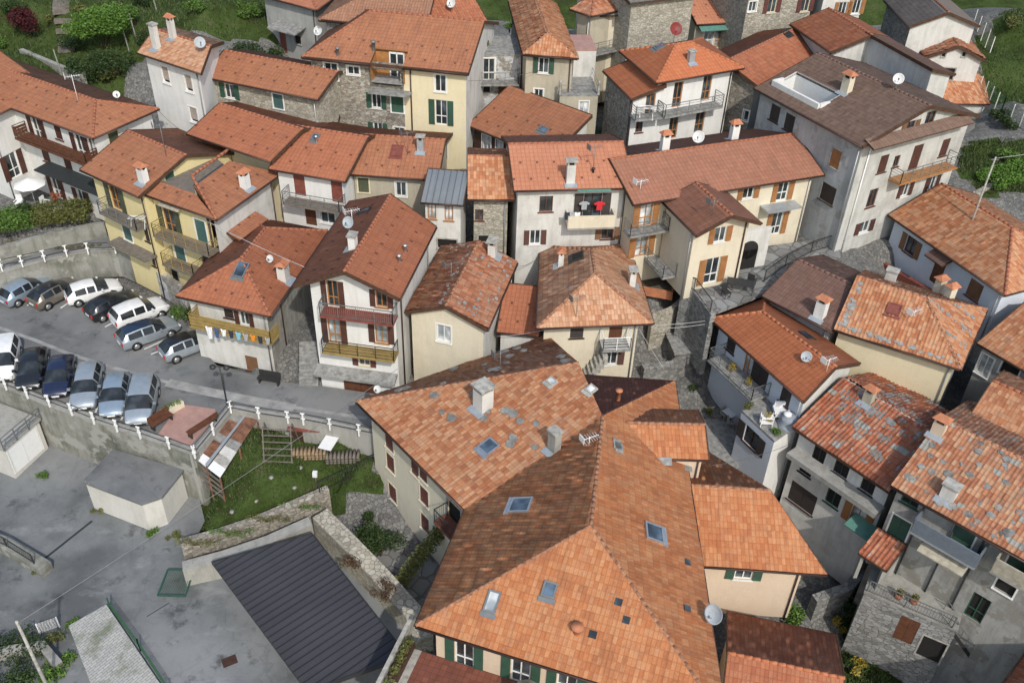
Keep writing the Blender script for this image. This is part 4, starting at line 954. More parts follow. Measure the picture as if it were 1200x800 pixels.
# A10..A12 barns
h = HS['A10'] = H('barn', 'barn with grey brown ribbed roof and white gable at the top right', 'barn')
h.block(quad3((1147.5, 31), (1110, -4), (1039, 4), 14.6)[:0] or [W2(1065, 32, 14.6), W2(1148, 31, 14.6), W2(1110, -2, 14.6), W2(1036, 1, 14.6)], 14.6, [None, 20, None, 20], 7, ['white_old', 'white_old', 'stone_grey', 'stone_grey'], 'tile_greyrib', 'new', ov=.3)
h = HS['A11'] = H('barn', 'small barn with rusty mossy roof and whitewashed gable with one window', 'barn')
h.block([W2(1084, 68, 12.2), W2(1155, 72, 12.2), W2(1132, 44, 12.2), W2(1063, 41, 12.2)], 12.2, [None, 24, None, 24], 6, ['white_old', 'white_old', 'stone_grey', 'stone_grey'], 'tile_old', 'ruin', ov=.3, ridge='ridge_old', sag=.03)
h.wins((1112, 87, .9, 1.1, 'v'), (1107, 61, .3, .4, 'v'), (1130, 63, .3, .4, 'v'))
h = HS['A12'] = H('shed', 'low shed with faded orange roof in front of the small whitewashed barn', 'shed')
h.block(quad3((1092, 121.5), (1160, 122), (1144.5, 93), 9.3), 9.3, [14, None, None, None], 5.5, 'white_old', 'tile_patch', 'main', ov=.25)
# W1
h = HS['W1'] = H('white_house', 'white two-storey house with hipped orange roof, long glass balcony and rubble side wall')
p0, p1, p3 = (Vector(W2(*q, 14.5)) for q in ((769.5, 97.5), (871.5, 80), (726, 60.5)))
h.block([tuple(p0), tuple(p1), tuple(p1+p3-p0), tuple(p3)], 14.5, 21, 6.5, ['white', 'stone', 'stone', 'stone'], 'tile_orange', 'new', ov=[.6, .6, .5, .5], ridge='ridge_orange')
h.block(rect((707, 83.5), (740.5, 117), 2.8, 13.2), 13.2, [17, None, None, None], 6.5, ['stone', 'white', 'stone', 'stone'], 'tile_orange', 'new', ov=[.25, .3, .0, .25])
h.wins((794, 111, .85, 2.1, 'h'), (828, 103, .85, 2.1, 'h'), (789, 149, .85, 2.0, 'h'), (820, 142, .9, 2.0, 'h'), blk=0, side=0); h.wins((749, 149, .6, .9, 'b'), (763, 114, .8, 1.9, 'h'), blk=1, side=1); h.balcony((744, 142), (777, 137), 1.1, 'rail', 'slab_grey', 'iron_grey', side=1)
h.balcony((779, 137), (847, 126), 1.2, 'rail', 'slab_grey', 'iron_grey'); h.chimney(809, 73, .5, .9, 'zinc', 'slab'); h.skylight(773, 56, .7, .8)

# Y1
h = HS['Y1'] = H('cream_house', 'cream house with long brown red roof, cross gable and honey shutters above the stone courtyard')
h.block(quad4([(745, 240), (966, 204), (880, 146), (730, 158)], 10.6)[:0] or rect((742, 240), (966, 205), 8.4, 10.6), 10.6, [18, None, 18, None], 2.8, 'cream_pale', 'tile_earth', 'new', ov=[.5, .6, .4, .4])
h.block(quad3((776, 236), (816.5, 276.5), (892.5, 262), 10.2), 10.2, [22, None, 22, None], 4.6, ['cream_pale', 'cream_pale', 'cream_pale', 'cream_pale'], 'tile_earth', 'new', ov=[.25, .7, .5, .3])
h.wins((757, 251, 1.0, 1.9, 'ohp'), (752, 287, 1.0, 1.9, 'ohp'), blk=0); h.wins((844, 275, .9, 1.2, 'oh'), (834, 317, 1.1, 2.1, 'oh'), blk=1, side=1)
h.wins((877, 226, .9, 1.0, 'oh'), (918, 221, .9, 1.9, 'oh'), (910, 262, .9, 1.9, 'oh'), blk=0)
h.balcony((738, 277), (784, 271), 1.1, 'rail', 'slab_grey', 'iron_grey'); h.balcony((747, 313), (779, 308), 1.1, 'rail', 'slab_grey', 'iron_grey')
h.balcony((900, 249), (940, 242), 1.1, None, 'zinc'); h.chimney(778, 177, .6, 1.1, 'white', 'tile'); h.chimney(859, 164, .6, 1.1, 'white', 'tile'); h.downpipe(868, 290)
# right side
h = HS['F'] = H('white_house', 'pale blue white single-storey house with brown shutters and barrel tile roof at the right edge')
h.block(rect((1041, 252), (1177.5, 346), 9, 7.2), 7.2, [22, 22, 22, None], 2.5, 'white_blue', 'tile_patch', 'main', ov=[.5, .5, .4, .35], ridge='ridge_red')
h.wins((1067, 288, 1.0, 1.4, 'ot'), (1142, 340, 1.2, 1.4, 'tan'), (1099, 318, 1.0, 2.1, 'd'), side=0); h.canopy((1083, 299), (1104, 312), .9, .3, 'tile_brown', 'new')
h = HS['D1'] = H('house', 'house with dark brown tile roof and a white chimney below the stone courtyard')
h.block(rect((893, 347), (976, 389), 8, 5.6), 5.6, [18, None, 18, None], -1, 'grey_render', 'tile_brown', 'main', ridge='ridge_brown')
h.chimney(960, 371, .7, 1.2, 'white', 'tile')
h = HS['C'] = H('white_house', 'grey white house with bright orange roof above a long concrete terrace')
h.block(quad4([(832, 373), (942, 471), (1008, 426), (897, 348)], 4.6), 4.6, [24, None, 22, 26], -4, ['white_blue', 'white_old', 'white_old', 'white_blue'], 'tile_orange', 'new', ov=[.7, .4, .4, .4], ridge='ridge_orange')
h.block(quad4([(869, 483), (907, 518.5), (938, 497), (899, 462)], 1.7), 1.7, [None]*4, -5, ['white_blue', 'white', 'white', 'white_blue'], ov=0, flat='slab_grey')
h.wins((857, 402, .9, 1.4, 'cd'), (876, 428, .8, 2.1, 'hp'), (890, 438, 1.6, 2.1, 'cd'), (921, 463, .9, 1.5, 'cd'), blk=0); h.wins((880, 513, 1.3, 1.4, 'od'), blk=1)
h.balcony((829, 421), (880, 470), 1.5, 'rail', 'slab_grey', 'iron_grey'); h.skylight(944, 394, .8, .6, 'iron')
h = HS['E'] = H('old_house', 'cream walled house with patched orange hipped roof strewn with grey stones')
h.block(quad4([(977, 386), (1125, 433), (1156, 363), (1013, 318)], 5.8), 5.8, [23, 26, 24, None], -3, ['cream', 'grey_render', 'cream', 'cream'], 'tile_patch', 'old', ov=[.45, .4, .4, .3], ridge='ridge_old', sag=.03)
h.scatter(h.blocks[0], 0, 55, 'slab_grey', (.22, .42), mask=lambda u, v, r: v < .1 or u < .08); h.scatter(h.blocks[0], 1, 42, 'slab_grey', (.2, .4), mask=lambda u, v, r: abs((u*5) % 1-.5) < .15)
h.chimney(1042, 331, .7, 1.0, 'white_old', 'slab'); h.skylight(1047, 364, .8, .8, 'red_wood', 'red_wood')
h = HS['G'] = H('house', 'grey house with barrel tile roof cut by the right edge above a dark pit')
h.block(rect((1145, 402), (1262, 470), 9, 5), 5, [20, None, 20, None], -5, 'grey_render', 'tile_patch', 'main', ov=.35)
h.wins((1140, 420, .9, 1.6, 'wp'), (1183, 434, 1.2, 1.0, 'vw'))
h = HS['Rn'] = H('ruined_house', 'decaying house with broken barrel tile roof patched with stone slabs and long concrete balcony')
h.block(rect((929, 501), (1042, 577), 9.2, 2.6), 2.6, [20, None, 20, None], -7, ['white_old', 'concrete', 'concrete', 'stone_grey'], 'tile_ruin', 'ruin', ov=[.5, .2, .3, .3], ridge='stone_cap', sag=.05, gutter=False)
h.wins((960, 532, .9, 1.4, 'iron'), (986, 549, 1.0, 1.1, 'iron'), (1017, 569, .9, 1.1, 'iron'), (944, 551, .9, .7, 'iron'), (977, 581, 1., 1.6, 'g'), (1006, 603, 1., 2.0, 'ohp'), (940, 583, 2.0, 1.7, 'cd'), side=0)
h.balcony((922, 531), (1026, 602), 1.0, None, 'concrete', thick=.35); h.canopy((988, 617), (1024, 634), 1.1, .3, 'awning_green', name='awning')
h.scatter(h.blocks[0], 0, 62, 'slab_dark', (.35, .75), mask=lambda u, v, r: v > .72 or (v > .45 and r.random() < .7) or r.random() < .25)
h.chimney(1016, 472, .6, .9, 'beige', 'tile'); h.scatter(h.blocks[0], 1, 36, 'slab_dark', (.4, .8))
h = HS['RR'] = H('stained_house', 'tall stained grey house with patchy orange roof, blue panel balcony and outside metal stair')
h.block(rect((1044, 569), (1262, 691), 10.5, 4), 4, [19, None, 19, None], -9, ['grey_stained', 'grey_stained', 'grey_stained', 'concrete'], 'tile_worn', 'old', ov=[.5, .3, .4, .3], ridge='ridge_old', sag=.035)
h.wins((1067, 586, 1., .8, 'g'), (1052, 622, 1.1, 2.1, 'cg'), (1129, 628, 1.1, 1.2, 'cg'), (1193, 662, 1.1, 1.1, 'cg'), (1178, 688, 1.0, .9, 'vw'), (1145, 712, 1., 2.0, 'g'), side=0)
for x_ in (1072, 1118, 1160): h.downpipe(x_, 620, 'iron')
h.balcony((1066, 622), (1142, 666), 1.2, 'solid', 'zinc', 'metal_lead'); h.canopy((1074, 645), (1128, 674), 1.4, .5, 'awning_cream', name='awning'); h.balcony((1160, 668), (1200, 692), 1.0, 'solid', 'concrete', 'awning_cream')
h.scatter(h.blocks[0], 0, 64, 'slab_dark', (.28, .55)); h.chimney(1110, 583, .8, 1.0, 'white_old', 'slab'); h.chimney(1098, 508, .7, .9, 'beige_pink', 'tile')
h = HS['R5'] = H('house', 'house with clean orange tile roof at the right edge behind the tall stained house')
h.block(rect((1133, 492), (1262, 552), 6.5, 4.6), 4.6, [19, None, 19, None], -5, 'concrete', 'tile_patch', 'main', ov=.3)
# ---------------------------------------------------------------- the large building in front
def rz(a, b, px, pitch):
    "height at which a roof plane rising from eave a-b passes behind photo point px"
    A = np.array(a[:2]); Bv = np.array(b[:2]); t = (Bv-A)/np.linalg.norm(Bv-A); nn = np.array([-t[1], t[0]]); z = a[2]
    for _ in range(60): p = W(*px, z); z = a[2]+math.tan(R_(pitch))*((p.x-A[0])*nn[0]+(p.y-A[1])*nn[1])
    return W(*px, z)
def pitch_through(a, b, p):
    A = np.array(a[:2]); Bv = np.array(b[:2]); t = (Bv-A)/np.linalg.norm(Bv-A); nn = np.array([-t[1], t[0]]); return math.degrees(math.atan((p[2]-a[2])/((p[0]-A[0])*nn[0]+(p[1]-A[1])*nn[1])))
ZE = 3.6
va, vb, vc = W(418, 471, ZE), W(545, 598, ZE), W(487, 733, ZE); ve = W(790, 447, ZE)
ap = rz(vb, vc, (706, 488), 20)
vd = W(850, 846, ZE); ve2 = W(853, 645, ZE); cN = W(641, 394, ZE); n0 = W(632, 436, ZE)
h = HS['BIG'] = H('large_house', 'large cream building in the foreground with sprawling orange hipped roofs and skylights')
h.block([vb[:2], vc[:2], vd[:2], ve[:2], ap[:2]], ZE, [pitch_through(vb, vc, ap), 21, pitch_through(vd, ve, ap), None, None], -6.5, {0: 'cream_pale', 1: 'beige_pink', 2: 'beige_pink', 3: None, 4: None}, 'tile_main', 'main', ov=[.7, .9, .7, 0, 0], ridge='ridge_old', rake=False, sag=.03)
h.block([va[:2], vb[:2], ap[:2], cN[:2]], ZE, [pitch_through(va, vb, ap), None, None, 23], -6.5, {0: 'cream_pale', 1: None, 2: 'white_old', 3: 'cream_pale'}, 'tile_patch', 'main', ov=[.6, 0, .1, .5], ridge='ridge_old', rake=False, sag=.03)
hp_ = rz(va, vb, (600, 450), pitch_through(va, vb, ap))
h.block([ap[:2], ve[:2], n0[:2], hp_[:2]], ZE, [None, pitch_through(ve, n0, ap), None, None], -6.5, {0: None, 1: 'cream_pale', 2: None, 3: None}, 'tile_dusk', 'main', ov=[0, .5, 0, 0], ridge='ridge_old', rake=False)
h.block(rect((736, 536), (831, 538.5), 4.2, 4.45), 4.45, [19, None, 19, None], -6.5, 'beige_pink', 'tile_main', 'main', ov=[.2, .35, .2, .2], ridge='ridge_old')
h.wins((456, 517, .9, 1.4, 'cw'), (457.5, 542, .9, 1.4, 'cw'), (460, 577, .9, 1.4, 'cw'), (486, 547, .8, 1.4, 'cw'), (496, 553, .8, 1.4, 'cw'), (497, 581, .9, 1.4, 'cw'), (498, 613, .9, 1.4, 'cw'), blk=1, side=0)
h.wins((544, 767, 1.0, 2.1, 'og'), (610, 786, 1.0, 2.1, 'og'), (664, 800, 1.0, 2.1, 'og'), blk=0, side=1)
h.skylight(573, 525, .85, .9, 'steel'); h.skylight(611, 594, 1.0, 1.1, 'steel', 'glass_sky'); h.skylight(765, 626, 1.05, .95, 'steel'); h.skylight(577, 706, .55, 1.0, 'iron_grey', 'glass_pale'); h.skylight(644, 692, .6, .7, 'iron_grey')
h.chimney(566, 478, .9, 1.45, 'white_old', 'flatcap', .85); h.chimney(649, 528, .6, 1.5, 'concrete', 'slab', .5)
h.pipe_vent(724, 470, .8, .14, 'terracotta'); h.pipe_vent(676, 741, .4, .2, 'terracotta')
for q in ((722, 522), (779, 541), (805, 548), (724, 526)): h.roof_patch(*q, .8, .5, 'slab_grey')
for q in ((695, 744), (725, 706), (734, 727), (804, 714), (804, 660)): h.roof_patch(*q, .35, .35, 'glass')
h.scatter(h.blocks[1], 0, 16, 'slab_dark', (.45, .8), mask=lambda u, v, r: abs(v-.25-.3*u) < .1); h.scatter(h.blocks[1], 1, 14, 'slab_dark', (.4, .8))
h.win(532, 606, 1.3, 2.2, 'v', blk=1, side=0); h.balcony((508, 612), (534, 636), 1.0, 'bar', 'deck_red', 'iron', side=0)
h.skylight(647, 449, .55, .4, 'stone_cap', 'glass_pale'); h.skylight(693, 458, .5, .5, 'stone_cap', 'glass_pale')
h = HS['WE'] = H('house', 'beige pink house with tiled roof and overhanging upper floor right of the large foreground building')
h.block(quad3((780, 660), (969, 673), (832, 532), 1.4), 1.4, [20, None, 20, None], -3.2, 'beige_pink', 'tile_main', 'main', ov=[.5, .7, .4, .1], ridge='ridge_old', sag=.03)
h.wins((872, 671, 1.0, 1.1, 'og'), side=0)
h.block(quad3((780, 668), (935, 676), (832, 552), -3.2), -3.25, [None]*4, -8, 'dark_wood', ov=.8)  # dark block for the void under the overhang, shade put into its colour
h = HS['SE'] = H('house', 'low house with deep red tile roof at the bottom right of the large foreground building')
bl, br = W(852, 717, -1.5), W(980, 744, -1.5); t_ = (br-bl).normalized(); n_ = Vector((t_.y, -t_.x, 0)); dd = 7.2
h.block([(bl+n_*dd)[:2], (br+n_*dd)[:2], br[:2], bl[:2]], -1.5, [19, None, 19, None], -8, 'beige_pink', 'tile_rust', 'main', ridge='ridge_orange', ov=.3)
for k_, h in HS.items():
    h.finish()
# ---------------------------------------------------------------- terrain
CP = [(40, 40, 9.5), (10, 60, 8.5), (80, 60, 9.), (80, 4, 12.), (125, 30, 11.), (20, 5, 11.5), (110, 88, 8.2), (150, 75, 8.8), (200, 20, 11.5), (280, 45, 10.5), (330, 20, 11.5), (250, 4, 13.),
      (5, 235, 3.3), (50, 235, 3.3), (100, 255, 3.3), (-40, 240, 3.3), (60, 250, 3.3), (150, 130, 6.5), (190, 165, 6.3), (205, 150, 6.3), (370, 268, 3.2), (360, 420, .3), (365, 395, 2.), (475, 425, -.3), (560, 420, -1.), (690, 440, -1.2), (590, 330, 1.5), (770, 410, -.6), (790, 440, -1.4),
      (790, 375, 1.2), (800, 352, 2.6), (765, 345, 2.9), (870, 330, 5.), (920, 320, 5.), (985, 298, 5.2), (1030, 278, 5.), (1010, 315, 4.6), (1060, 340, 2.4), (150, 322, -.6), (185, 345, -.6), (215, 368, -.4), (1130, 400, 1.2), (1180, 265, 6.3), (1150, 215, 7.), (1170, 60, 11.5), (1150, 200, 7.8), (1120, 150, 7.3), (1190, 120, 10.5), (1195, 20, 14.), (1040, 60, 9.5), (1165, 150, 8.2),
      (850, 480, -2.2), (840, 530, -3.), (900, 560, -5.2), (935, 610, -6.2), (960, 650, -6.8), (1000, 700, -7.6), (1010, 760, -8.2), (900, 725, -7.8), (1100, 800, -9.), (1060, 760, -8.6), (1115, 470, -4.), (1180, 470, -4.),
      (420, 610, -4.6), (390, 580, -4.6), (450, 660, -4.8), (480, 700, -5.), (330, 545, -1.5), (390, 520, -.9), (300, 520, -1.), (260, 600, -3.), (330, 590, -2.6), (230, 640, -3.6), (215, 610, -4.), (280, 560, -2.), (420, 545, -1.6), (230, 700, -5), (100, 600, -4.8), (20, 550, -4.6), (100, 700, -5.), (250, 770, -5.2), (20, 800, -5.2),
      (707, 160, 6.2), (640, 160, 6.), (590, 190, 5.), (705, 130, 6.4), (880, 160, 5.), (860, 130, 6.), (785, 178, 6.2), (640, 130, 7.), (740, 70, 9.), (960, 80, 9.5), (580, 50, 9.), (530, 60, 9.), (300, 80, 9.), (350, 75, 8.5), (50, 460, -4.8), (200, 520, -4.8)]
_cp = np.array([list(W(*c)) for c in CP])
ROADZ = 6.2
def lot_z(x, y): return -4.05+.03*(y-46)
def terr(x, y):
    x = np.asarray(x, float); y = np.asarray(y, float); d2 = (x[..., None]-_cp[:, 0])**2+(y[..., None]-_cp[:, 1])**2+.5
    w = d2**-1.9; z = (w*_cp[:, 2]).sum(-1)/w.sum(-1)
    far = np.clip(y-100, 0, None)*.42+np.clip(np.abs(x)-60, 0, None)*.05-np.clip(15-y, 0, 80)*.12
    return z+far
def wpoly(pts, z): return [W2(p[0], p[1], z) for p in pts]
def lotp(px, py):
    z = -4.3
    for _ in range(12): p = W(px, py, z); z = lot_z(p.x, p.y)
    return p
PARK = [(-90, 340), (0, 321), (40, 320), (75, 321), (135, 334), (150, 340), (207, 361), (225, 395), (254, 428), (335, 448), (378, 452), (470, 466), (520, 480), (520, 530), (445, 512), (420, 505), (386, 498), (337, 489), (300, 484), (272, 480), (228, 532), (197, 522), (163, 510), (110, 493), (58, 475), (8, 454), (-90, 420)]
PARKW = wpoly(PARK, 0)[::-1]
LOT = [(-120, 470), (0, 485), (228, 560), (240, 610), (215, 660), (365, 600), (420, 640), (500, 740), (500, 880), (-120, 880)]
LOTW = [tuple(lotp(*p)[:2]) for p in LOT][::-1]
LOTW = LOTW if area2(LOTW) > 0 else LOTW[::-1]; PARKW = PARKW if area2(PARKW) > 0 else PARKW[::-1]
TERR = [(846, 341), (822, 336), (800, 341), (846, 384), (905, 372), (990, 300), (975, 282), (900, 290), (880, 300), (868, 330)]
def pinside(poly, X, Y):
    c = np.zeros(X.shape, bool); n = len(poly); j = n-1
    for i in range(n):
        xi, yi = poly[i]; xj, yj = poly[j]; c ^= ((yi > Y) != (yj > Y)) & (X < (xj-xi)*(Y-yi)/(yj-yi+1e-12)+xi); j = i
    return c
gx = np.concatenate([[-900, -600, -350, -200, -120, -90], np.arange(-72, 72.1, .8), [90, 120, 200, 350, 600, 900]])
gy = np.concatenate([[-300, -120, -40, 0], np.arange(12, 118, .8), [125, 140, 170, 220, 300, 450, 700]])
X, Y = np.meshgrid(gx, gy); Z = terr(X, Y)
grow = lambda P, d: inset(P, -d)
inP = pinside(grow(PARKW, .9), X, Y); Z = np.where(inP, np.minimum(Z, -.5), Z)
inL = pinside(grow(LOTW, .9), X, Y); Z = np.where(inL, np.minimum(Z, lot_z(X, Y)-.35), Z)
RAMP = wpoly([(-90, 337), (0, 318), (51, 305), (102, 294), (136, 293), (152, 300), (152, 282), (125, 271), (105, 278), (60, 288), (0, 304), (-90, 318)], 2.1)
RAMP = RAMP if area2(RAMP) > 0 else RAMP[::-1]
Z = np.where(pinside(grow(RAMP, .8), X, Y), np.minimum(Z, 1.7), Z)
TERW = wpoly([(812, 339), (833, 367), (893, 344), (925, 318), (990, 300), (975, 278), (870, 292), (800, 330)], 5.2); TERW = TERW if area2(TERW) > 0 else TERW[::-1]
Z = np.where(pinside(grow(TERW, .4), X, Y), np.minimum(Z, 4.8), Z)
YW = wpoly([(120, 336), (150, 346), (207, 368), (235, 400), (262, 372), (215, 322), (158, 298), (128, 322)], 0); YW = YW if area2(YW) > 0 else YW[::-1]
Z = np.where(pinside(YW, X, Y), np.minimum(Z, -.5), Z)
nx, ny = len(gx), len(gy)
vv = np.stack([X.ravel(), Y.ravel(), Z.ravel()], 1)
idx = (np.arange(ny-1)[:, None]*nx+np.arange(nx-1)[None]); q = np.stack([idx, idx+1, idx+nx+1, idx+nx], -1).reshape(-1, 4)
me = bpy.data.meshes.new('ground'); me.from_pydata(vv.tolist(), [], q.tolist())
cx = X[:-1, :-1].ravel()+.4; cy = Y[:-1, :-1].ravel()+.4
def W_any(pts):
    "plan polygon of photo points lying on the terrain"
    out = []
    for px, py in pts:
        r = ray(px, py); t = 15.
        for _ in range(1500):
            p = CAM+r*t
            if p[2] <= float(terr(p[0], p[1])) or t > 260: break
            t += .25
        out.append((p[0], p[1]))
    return out if area2(out) > 0 else out[::-1]
GRASS_UL = W_any([(-120, 190), (-40, 160), (60, 110), (150, 120), (165, 70), (260, 48), (330, 60), (318, 10), (330, -60), (-200, -60)])
GRASS_UR = W_any([(1128, 55), (1160, 30), (1290, -20), (1290, 170), (1215, 140), (1165, 122)])
GRASS_UR2 = W_any([(1128, 168), (1200, 163), (1290, 160), (1290, 230), (1200, 226), (1150, 232), (1122, 200)])
GARDEN = W_any([(178, 632), (205, 575), (232, 540), (275, 485), (340, 490), (440, 512), (446, 575), (410, 590), (360, 615), (215, 660), (200, 650)])
GULLY = W_any([(975, 720), (1030, 720), (1080, 760), (1060, 800), (1030, 840), (985, 830), (985, 745)])
mi = np.zeros(len(q), np.int32)
far = (np.abs(cx) > 50) | (cy > 100)
gm = far & ((cy > 60) | (np.abs(cx) > 50))
for P in (GRASS_UL, GRASS_UR, GRASS_UR2, GARDEN, GULLY): gm |= pinside(P, cx, cy)
mi[gm] = 1
me.polygons.foreach_set('material_index', mi); me.polygons.foreach_set('use_smooth', np.ones(len(q), bool)); me.update()
tag(link('ground', me, ['cobble', 'grass']), kind='structure')
GZ = Z
def ground_z(x, y):
    i = np.clip(np.searchsorted(gx, x)-1, 0, nx-2); j = np.clip(np.searchsorted(gy, y)-1, 0, ny-2)
    u = (x-gx[i])/(gx[i+1]-gx[i]); v = (y-gy[j])/(gy[j+1]-gy[j])
    return (GZ[j, i]*(1-u)+GZ[j, i+1]*u)*(1-v)+(GZ[j+1, i]*(1-u)+GZ[j+1, i+1]*u)*v
def march(px, py, fn):
    r = ray(px, py); t = 15.
    for _ in range(4000):
        p = CAM+r*t
        if p[2] <= float(fn(p[0], p[1])): break
        t += .06
    return Vector((p[0], p[1], float(fn(p[0], p[1]))))
def G(px, py):
    "the point of the ground seen at photo point px, py"
    return march(px, py, ground_z)
def flat(name, pts, z, mat, th=.25, kind='structure', label=None, cat=None):
    P = wpoly(pts, z); P = P if area2(P) > 0 else P[::-1]; mb = MB((P[0][0], P[0][1], z)); mb.prism(P, z-th, z)
    o = mb.build(name, mat); o.location = (P[0][0], P[0][1], z); return tag(o, label, cat, kind=kind)
flat('car_park', PARK, 0, 'asphalt', .3)
mb = MB(); P = LOTW; mb.poly([(p[0], p[1], lot_z(*p)) for p in P]); tag(mb.build('lower_yard', 'asphalt_low'), kind='structure')
mb = MB(); mb.prism(RAMP, 1.7, 2.1); tag(mb.build('ramp_road', 'asphalt'), kind='structure')
flat('courtyard', [(812, 339), (833, 367), (893, 344), (925, 318), (990, 300), (975, 278), (870, 292), (800, 330)], 5.2, 'flagstone', .3)
flat('road', [(1120, 285), (1165, 240), (1182, 230), (1290, 205), (1290, 262), (1200, 275), (1160, 300)], 6.2, 'asphalt', .3)
flat('footpath', [(1088, 150), (1135, 118), (1165, 122), (1200, 135), (1205, 165), (1128, 170), (1100, 172)], 8., 'gravel', .3)
# painted lines and the worn seam on the car park
def strip(name, pts, w, z, mat, parent=None, **kw):
    P = [Vector(W(p[0], p[1], z)) for p in pts]; mb = MB()
    L = []; Rr = []
    for i, p in enumerate(P):
        d = (P[min(i+1, len(P)-1)]-P[max(i-1, 0)]).normalized(); n = Vector((-d.y, d.x, 0)); L.append(p+n*w/2); Rr.append(p-n*w/2)
    mb.add(L+Rr, [(i, i+1, len(P)+i+1, len(P)+i) for i in range(len(P)-1)]); o = mb.build(name, mat, parent); return tag(o, **kw)
strip('worn_seam', [(-20, 380), (0, 384), (40, 398), (80, 414), (130, 430), (180, 443), (220, 454), (290, 470), (350, 478), (430, 490)], .3, .004, 'line_worn', kind='structure')
strip('worn_seam', [(196, 448), (240, 458), (300, 470), (345, 478)], .8, .008, 'line_worn', kind='structure')
for a, b in (((32, 358), (45, 347)), ((71, 361), (84, 352)), ((123, 383), (136, 376)), ((169, 409), (200, 395)), ((177, 415), (206, 403)), ((211, 420), (238, 406))):
    strip('painted_line', [a, b], .13, .006, 'line_white', kind='structure')
for a, b in (((51, 467), (58, 440)), ((81, 475), (86, 455)), ((112, 483), (120, 458)), ((142, 492), (150, 470)), ((15, 452), (22, 430))):
    strip('painted_line', [a, b], .13, .006, 'line_white', kind='structure')
for px, py, w in ((214, 432, .9), (218, 438, .8)):
    p = W(px, py, .01); mb = MB(p); mb.box((p.x, p.y, .0), w, w*.6, .03, .3); o = mb.build('manhole_cover', 'iron_grey', label='rusty rectangular manhole cover in the street asphalt' if py < 435 else 'second manhole cover just nearer the camera in the street asphalt', cat='manhole'); o.location = (p.x, p.y, .01)
p = lotp(269, 774); mb = MB(p); mb.box(p, .8, .6, .03, .5); o = mb.build('manhole_cover', 'dark_wood', label='dark reddish drain cover in the lower yard', cat='manhole'); o.location = p
# ---------------------------------------------------------------- retaining walls
def wall_run(name, pts, zt, zb, th, mat, label, cap=None, capm='stone_cap', side=1):
    "pts are photo points of the top edge at height zt (number or list)"
    n = len(pts); zt = zt if hasattr(zt, '__len__') else [zt]*n; zb = zb if hasattr(zb, '__len__') else [zb]*n
    P = [W(p[0], p[1], z) for p, z in zip(pts, zt)]; root = empty(name, (P[0].x, P[0].y, zb[0]), 0, label, 'wall'); mb = MB(root.location); cb = MB(root.location)
    offs = []
    for i in range(n):
        d = (P[min(i+1, n-1)]-P[max(i-1, 0)]); d.z = 0; d.normalize(); offs.append(Vector((-d.y, d.x, 0))*th*side)
    for i in range(n-1):
        a, b = P[i], P[i+1]; ao, bo = a+offs[i], b+offs[i+1]; za, zb2 = zb[i], zb[i+1]
        lo = [Vector((v.x, v.y, z)) for v, z in ((a, za), (b, zb2), (bo, zb2), (ao, za))]
        mb.add(lo+[a, b, bo, ao], [(3, 2, 1, 0), (4, 5, 6, 7), (0, 1, 5, 4), (1, 2, 6, 5), (2, 3, 7, 6), (3, 0, 4, 7)])
        if cap:
            e = Vector((0, 0, cap)); k = .06; o1 = offs[i].normalized()*k; o2 = offs[i+1].normalized()*k; c = [a-o1, b-o2, bo+o2, ao+o1]; u = Vector((0, 0, .004))
            cb.add([v+u for v in c]+[v+e for v in c], [(3, 2, 1, 0), (4, 5, 6, 7), (0, 1, 5, 4), (1, 2, 6, 5), (2, 3, 7, 6), (3, 0, 4, 7)])
    mb.build('masonry', mat, root)
    if cap: cb.build('coping', capm, root)
    return root
wall_run('retaining_wall', [(-90, 422), (8, 455), (58, 476), (110, 494), (163, 511), (228, 533)], .12, -5, .4, 'concrete_moss', 'mossy retaining wall under the front row of parked cars', .1, 'concrete')
wall_run('retaining_wall', [(228, 533), (272, 481)], .1, -5, .4, 'concrete', 'short retaining wall beside the rusty lean-to', .1, 'concrete')
wall_run('retaining_wall', [(272, 481), (300, 485), (337, 490), (386, 499), (420, 506), (452, 514)], .1, -3, .4, 'concrete', 'retaining wall below the street railing over the garden', .1, 'concrete')
wall_run('retaining_wall', [(-90, 342), (0, 320), (51, 306), (102, 295), (136, 294), (152, 301)], 2.2, -.2, .35, 'concrete_moss', 'curved retaining wall carrying the ramp above the back row of cars', .1, 'concrete')
wall_run('retaining_wall', [(136, 294), (160, 304), (205, 333), (214, 341)], 2., -.2, .4, 'stone_render', 'stone retaining wall under the yellow house')
wall_run('garden_wall', [(-90, 306), (0, 290), (60, 274), (105, 264), (122, 262)], 3.4, 1.9, .35, 'concrete_moss', 'low pale garden wall under the clipped hedge')
wall_run('stone_wall', [(212, 638), (255, 626), (300, 611), (345, 592), (386, 574)], [-2.5, -2.5, -2.4, -2.2, -2.], -5, .5, 'stone', 'rubble stone wall holding up the green garden', side=1)
wall_run('yard_wall', [(214, 668), (262, 655), (315, 637), (366, 614)], [-2.9, -2.7, -2.5, -2.3], -5, .7, 'concrete', 'concrete wall with flat top behind the dark canopy', side=1)
wall_run('stone_wall', [(366, 606), (400, 640), (440, 682), (475, 722), (486, 752)], [-2.2, -2.3, -2.6, -3., -3.4], -5.5, 1.1, 'stone_pale', 'thick pale stone wall with plants beside the dark canopy', side=1)
wall_run('low_wall', [(-30, 628), (0, 640), (46, 668)], -3.6, -5, .8, 'concrete_moss', 'low mossy wall with a dark handrail in the lower yard', side=1)
wall_run('low_wall', [(-40, 770), (0, 766), (45, 758), (62, 780)], -3.9, -5.6, .5, 'concrete', 'low concrete wall at the bottom left corner behind the pole', side=1)
wall_run('courtyard_wall', [(799, 336), (812, 341), (833, 369)], 5.25, 0, .35, 'stone_grey', 'stone wall under the railing of the slate courtyard')
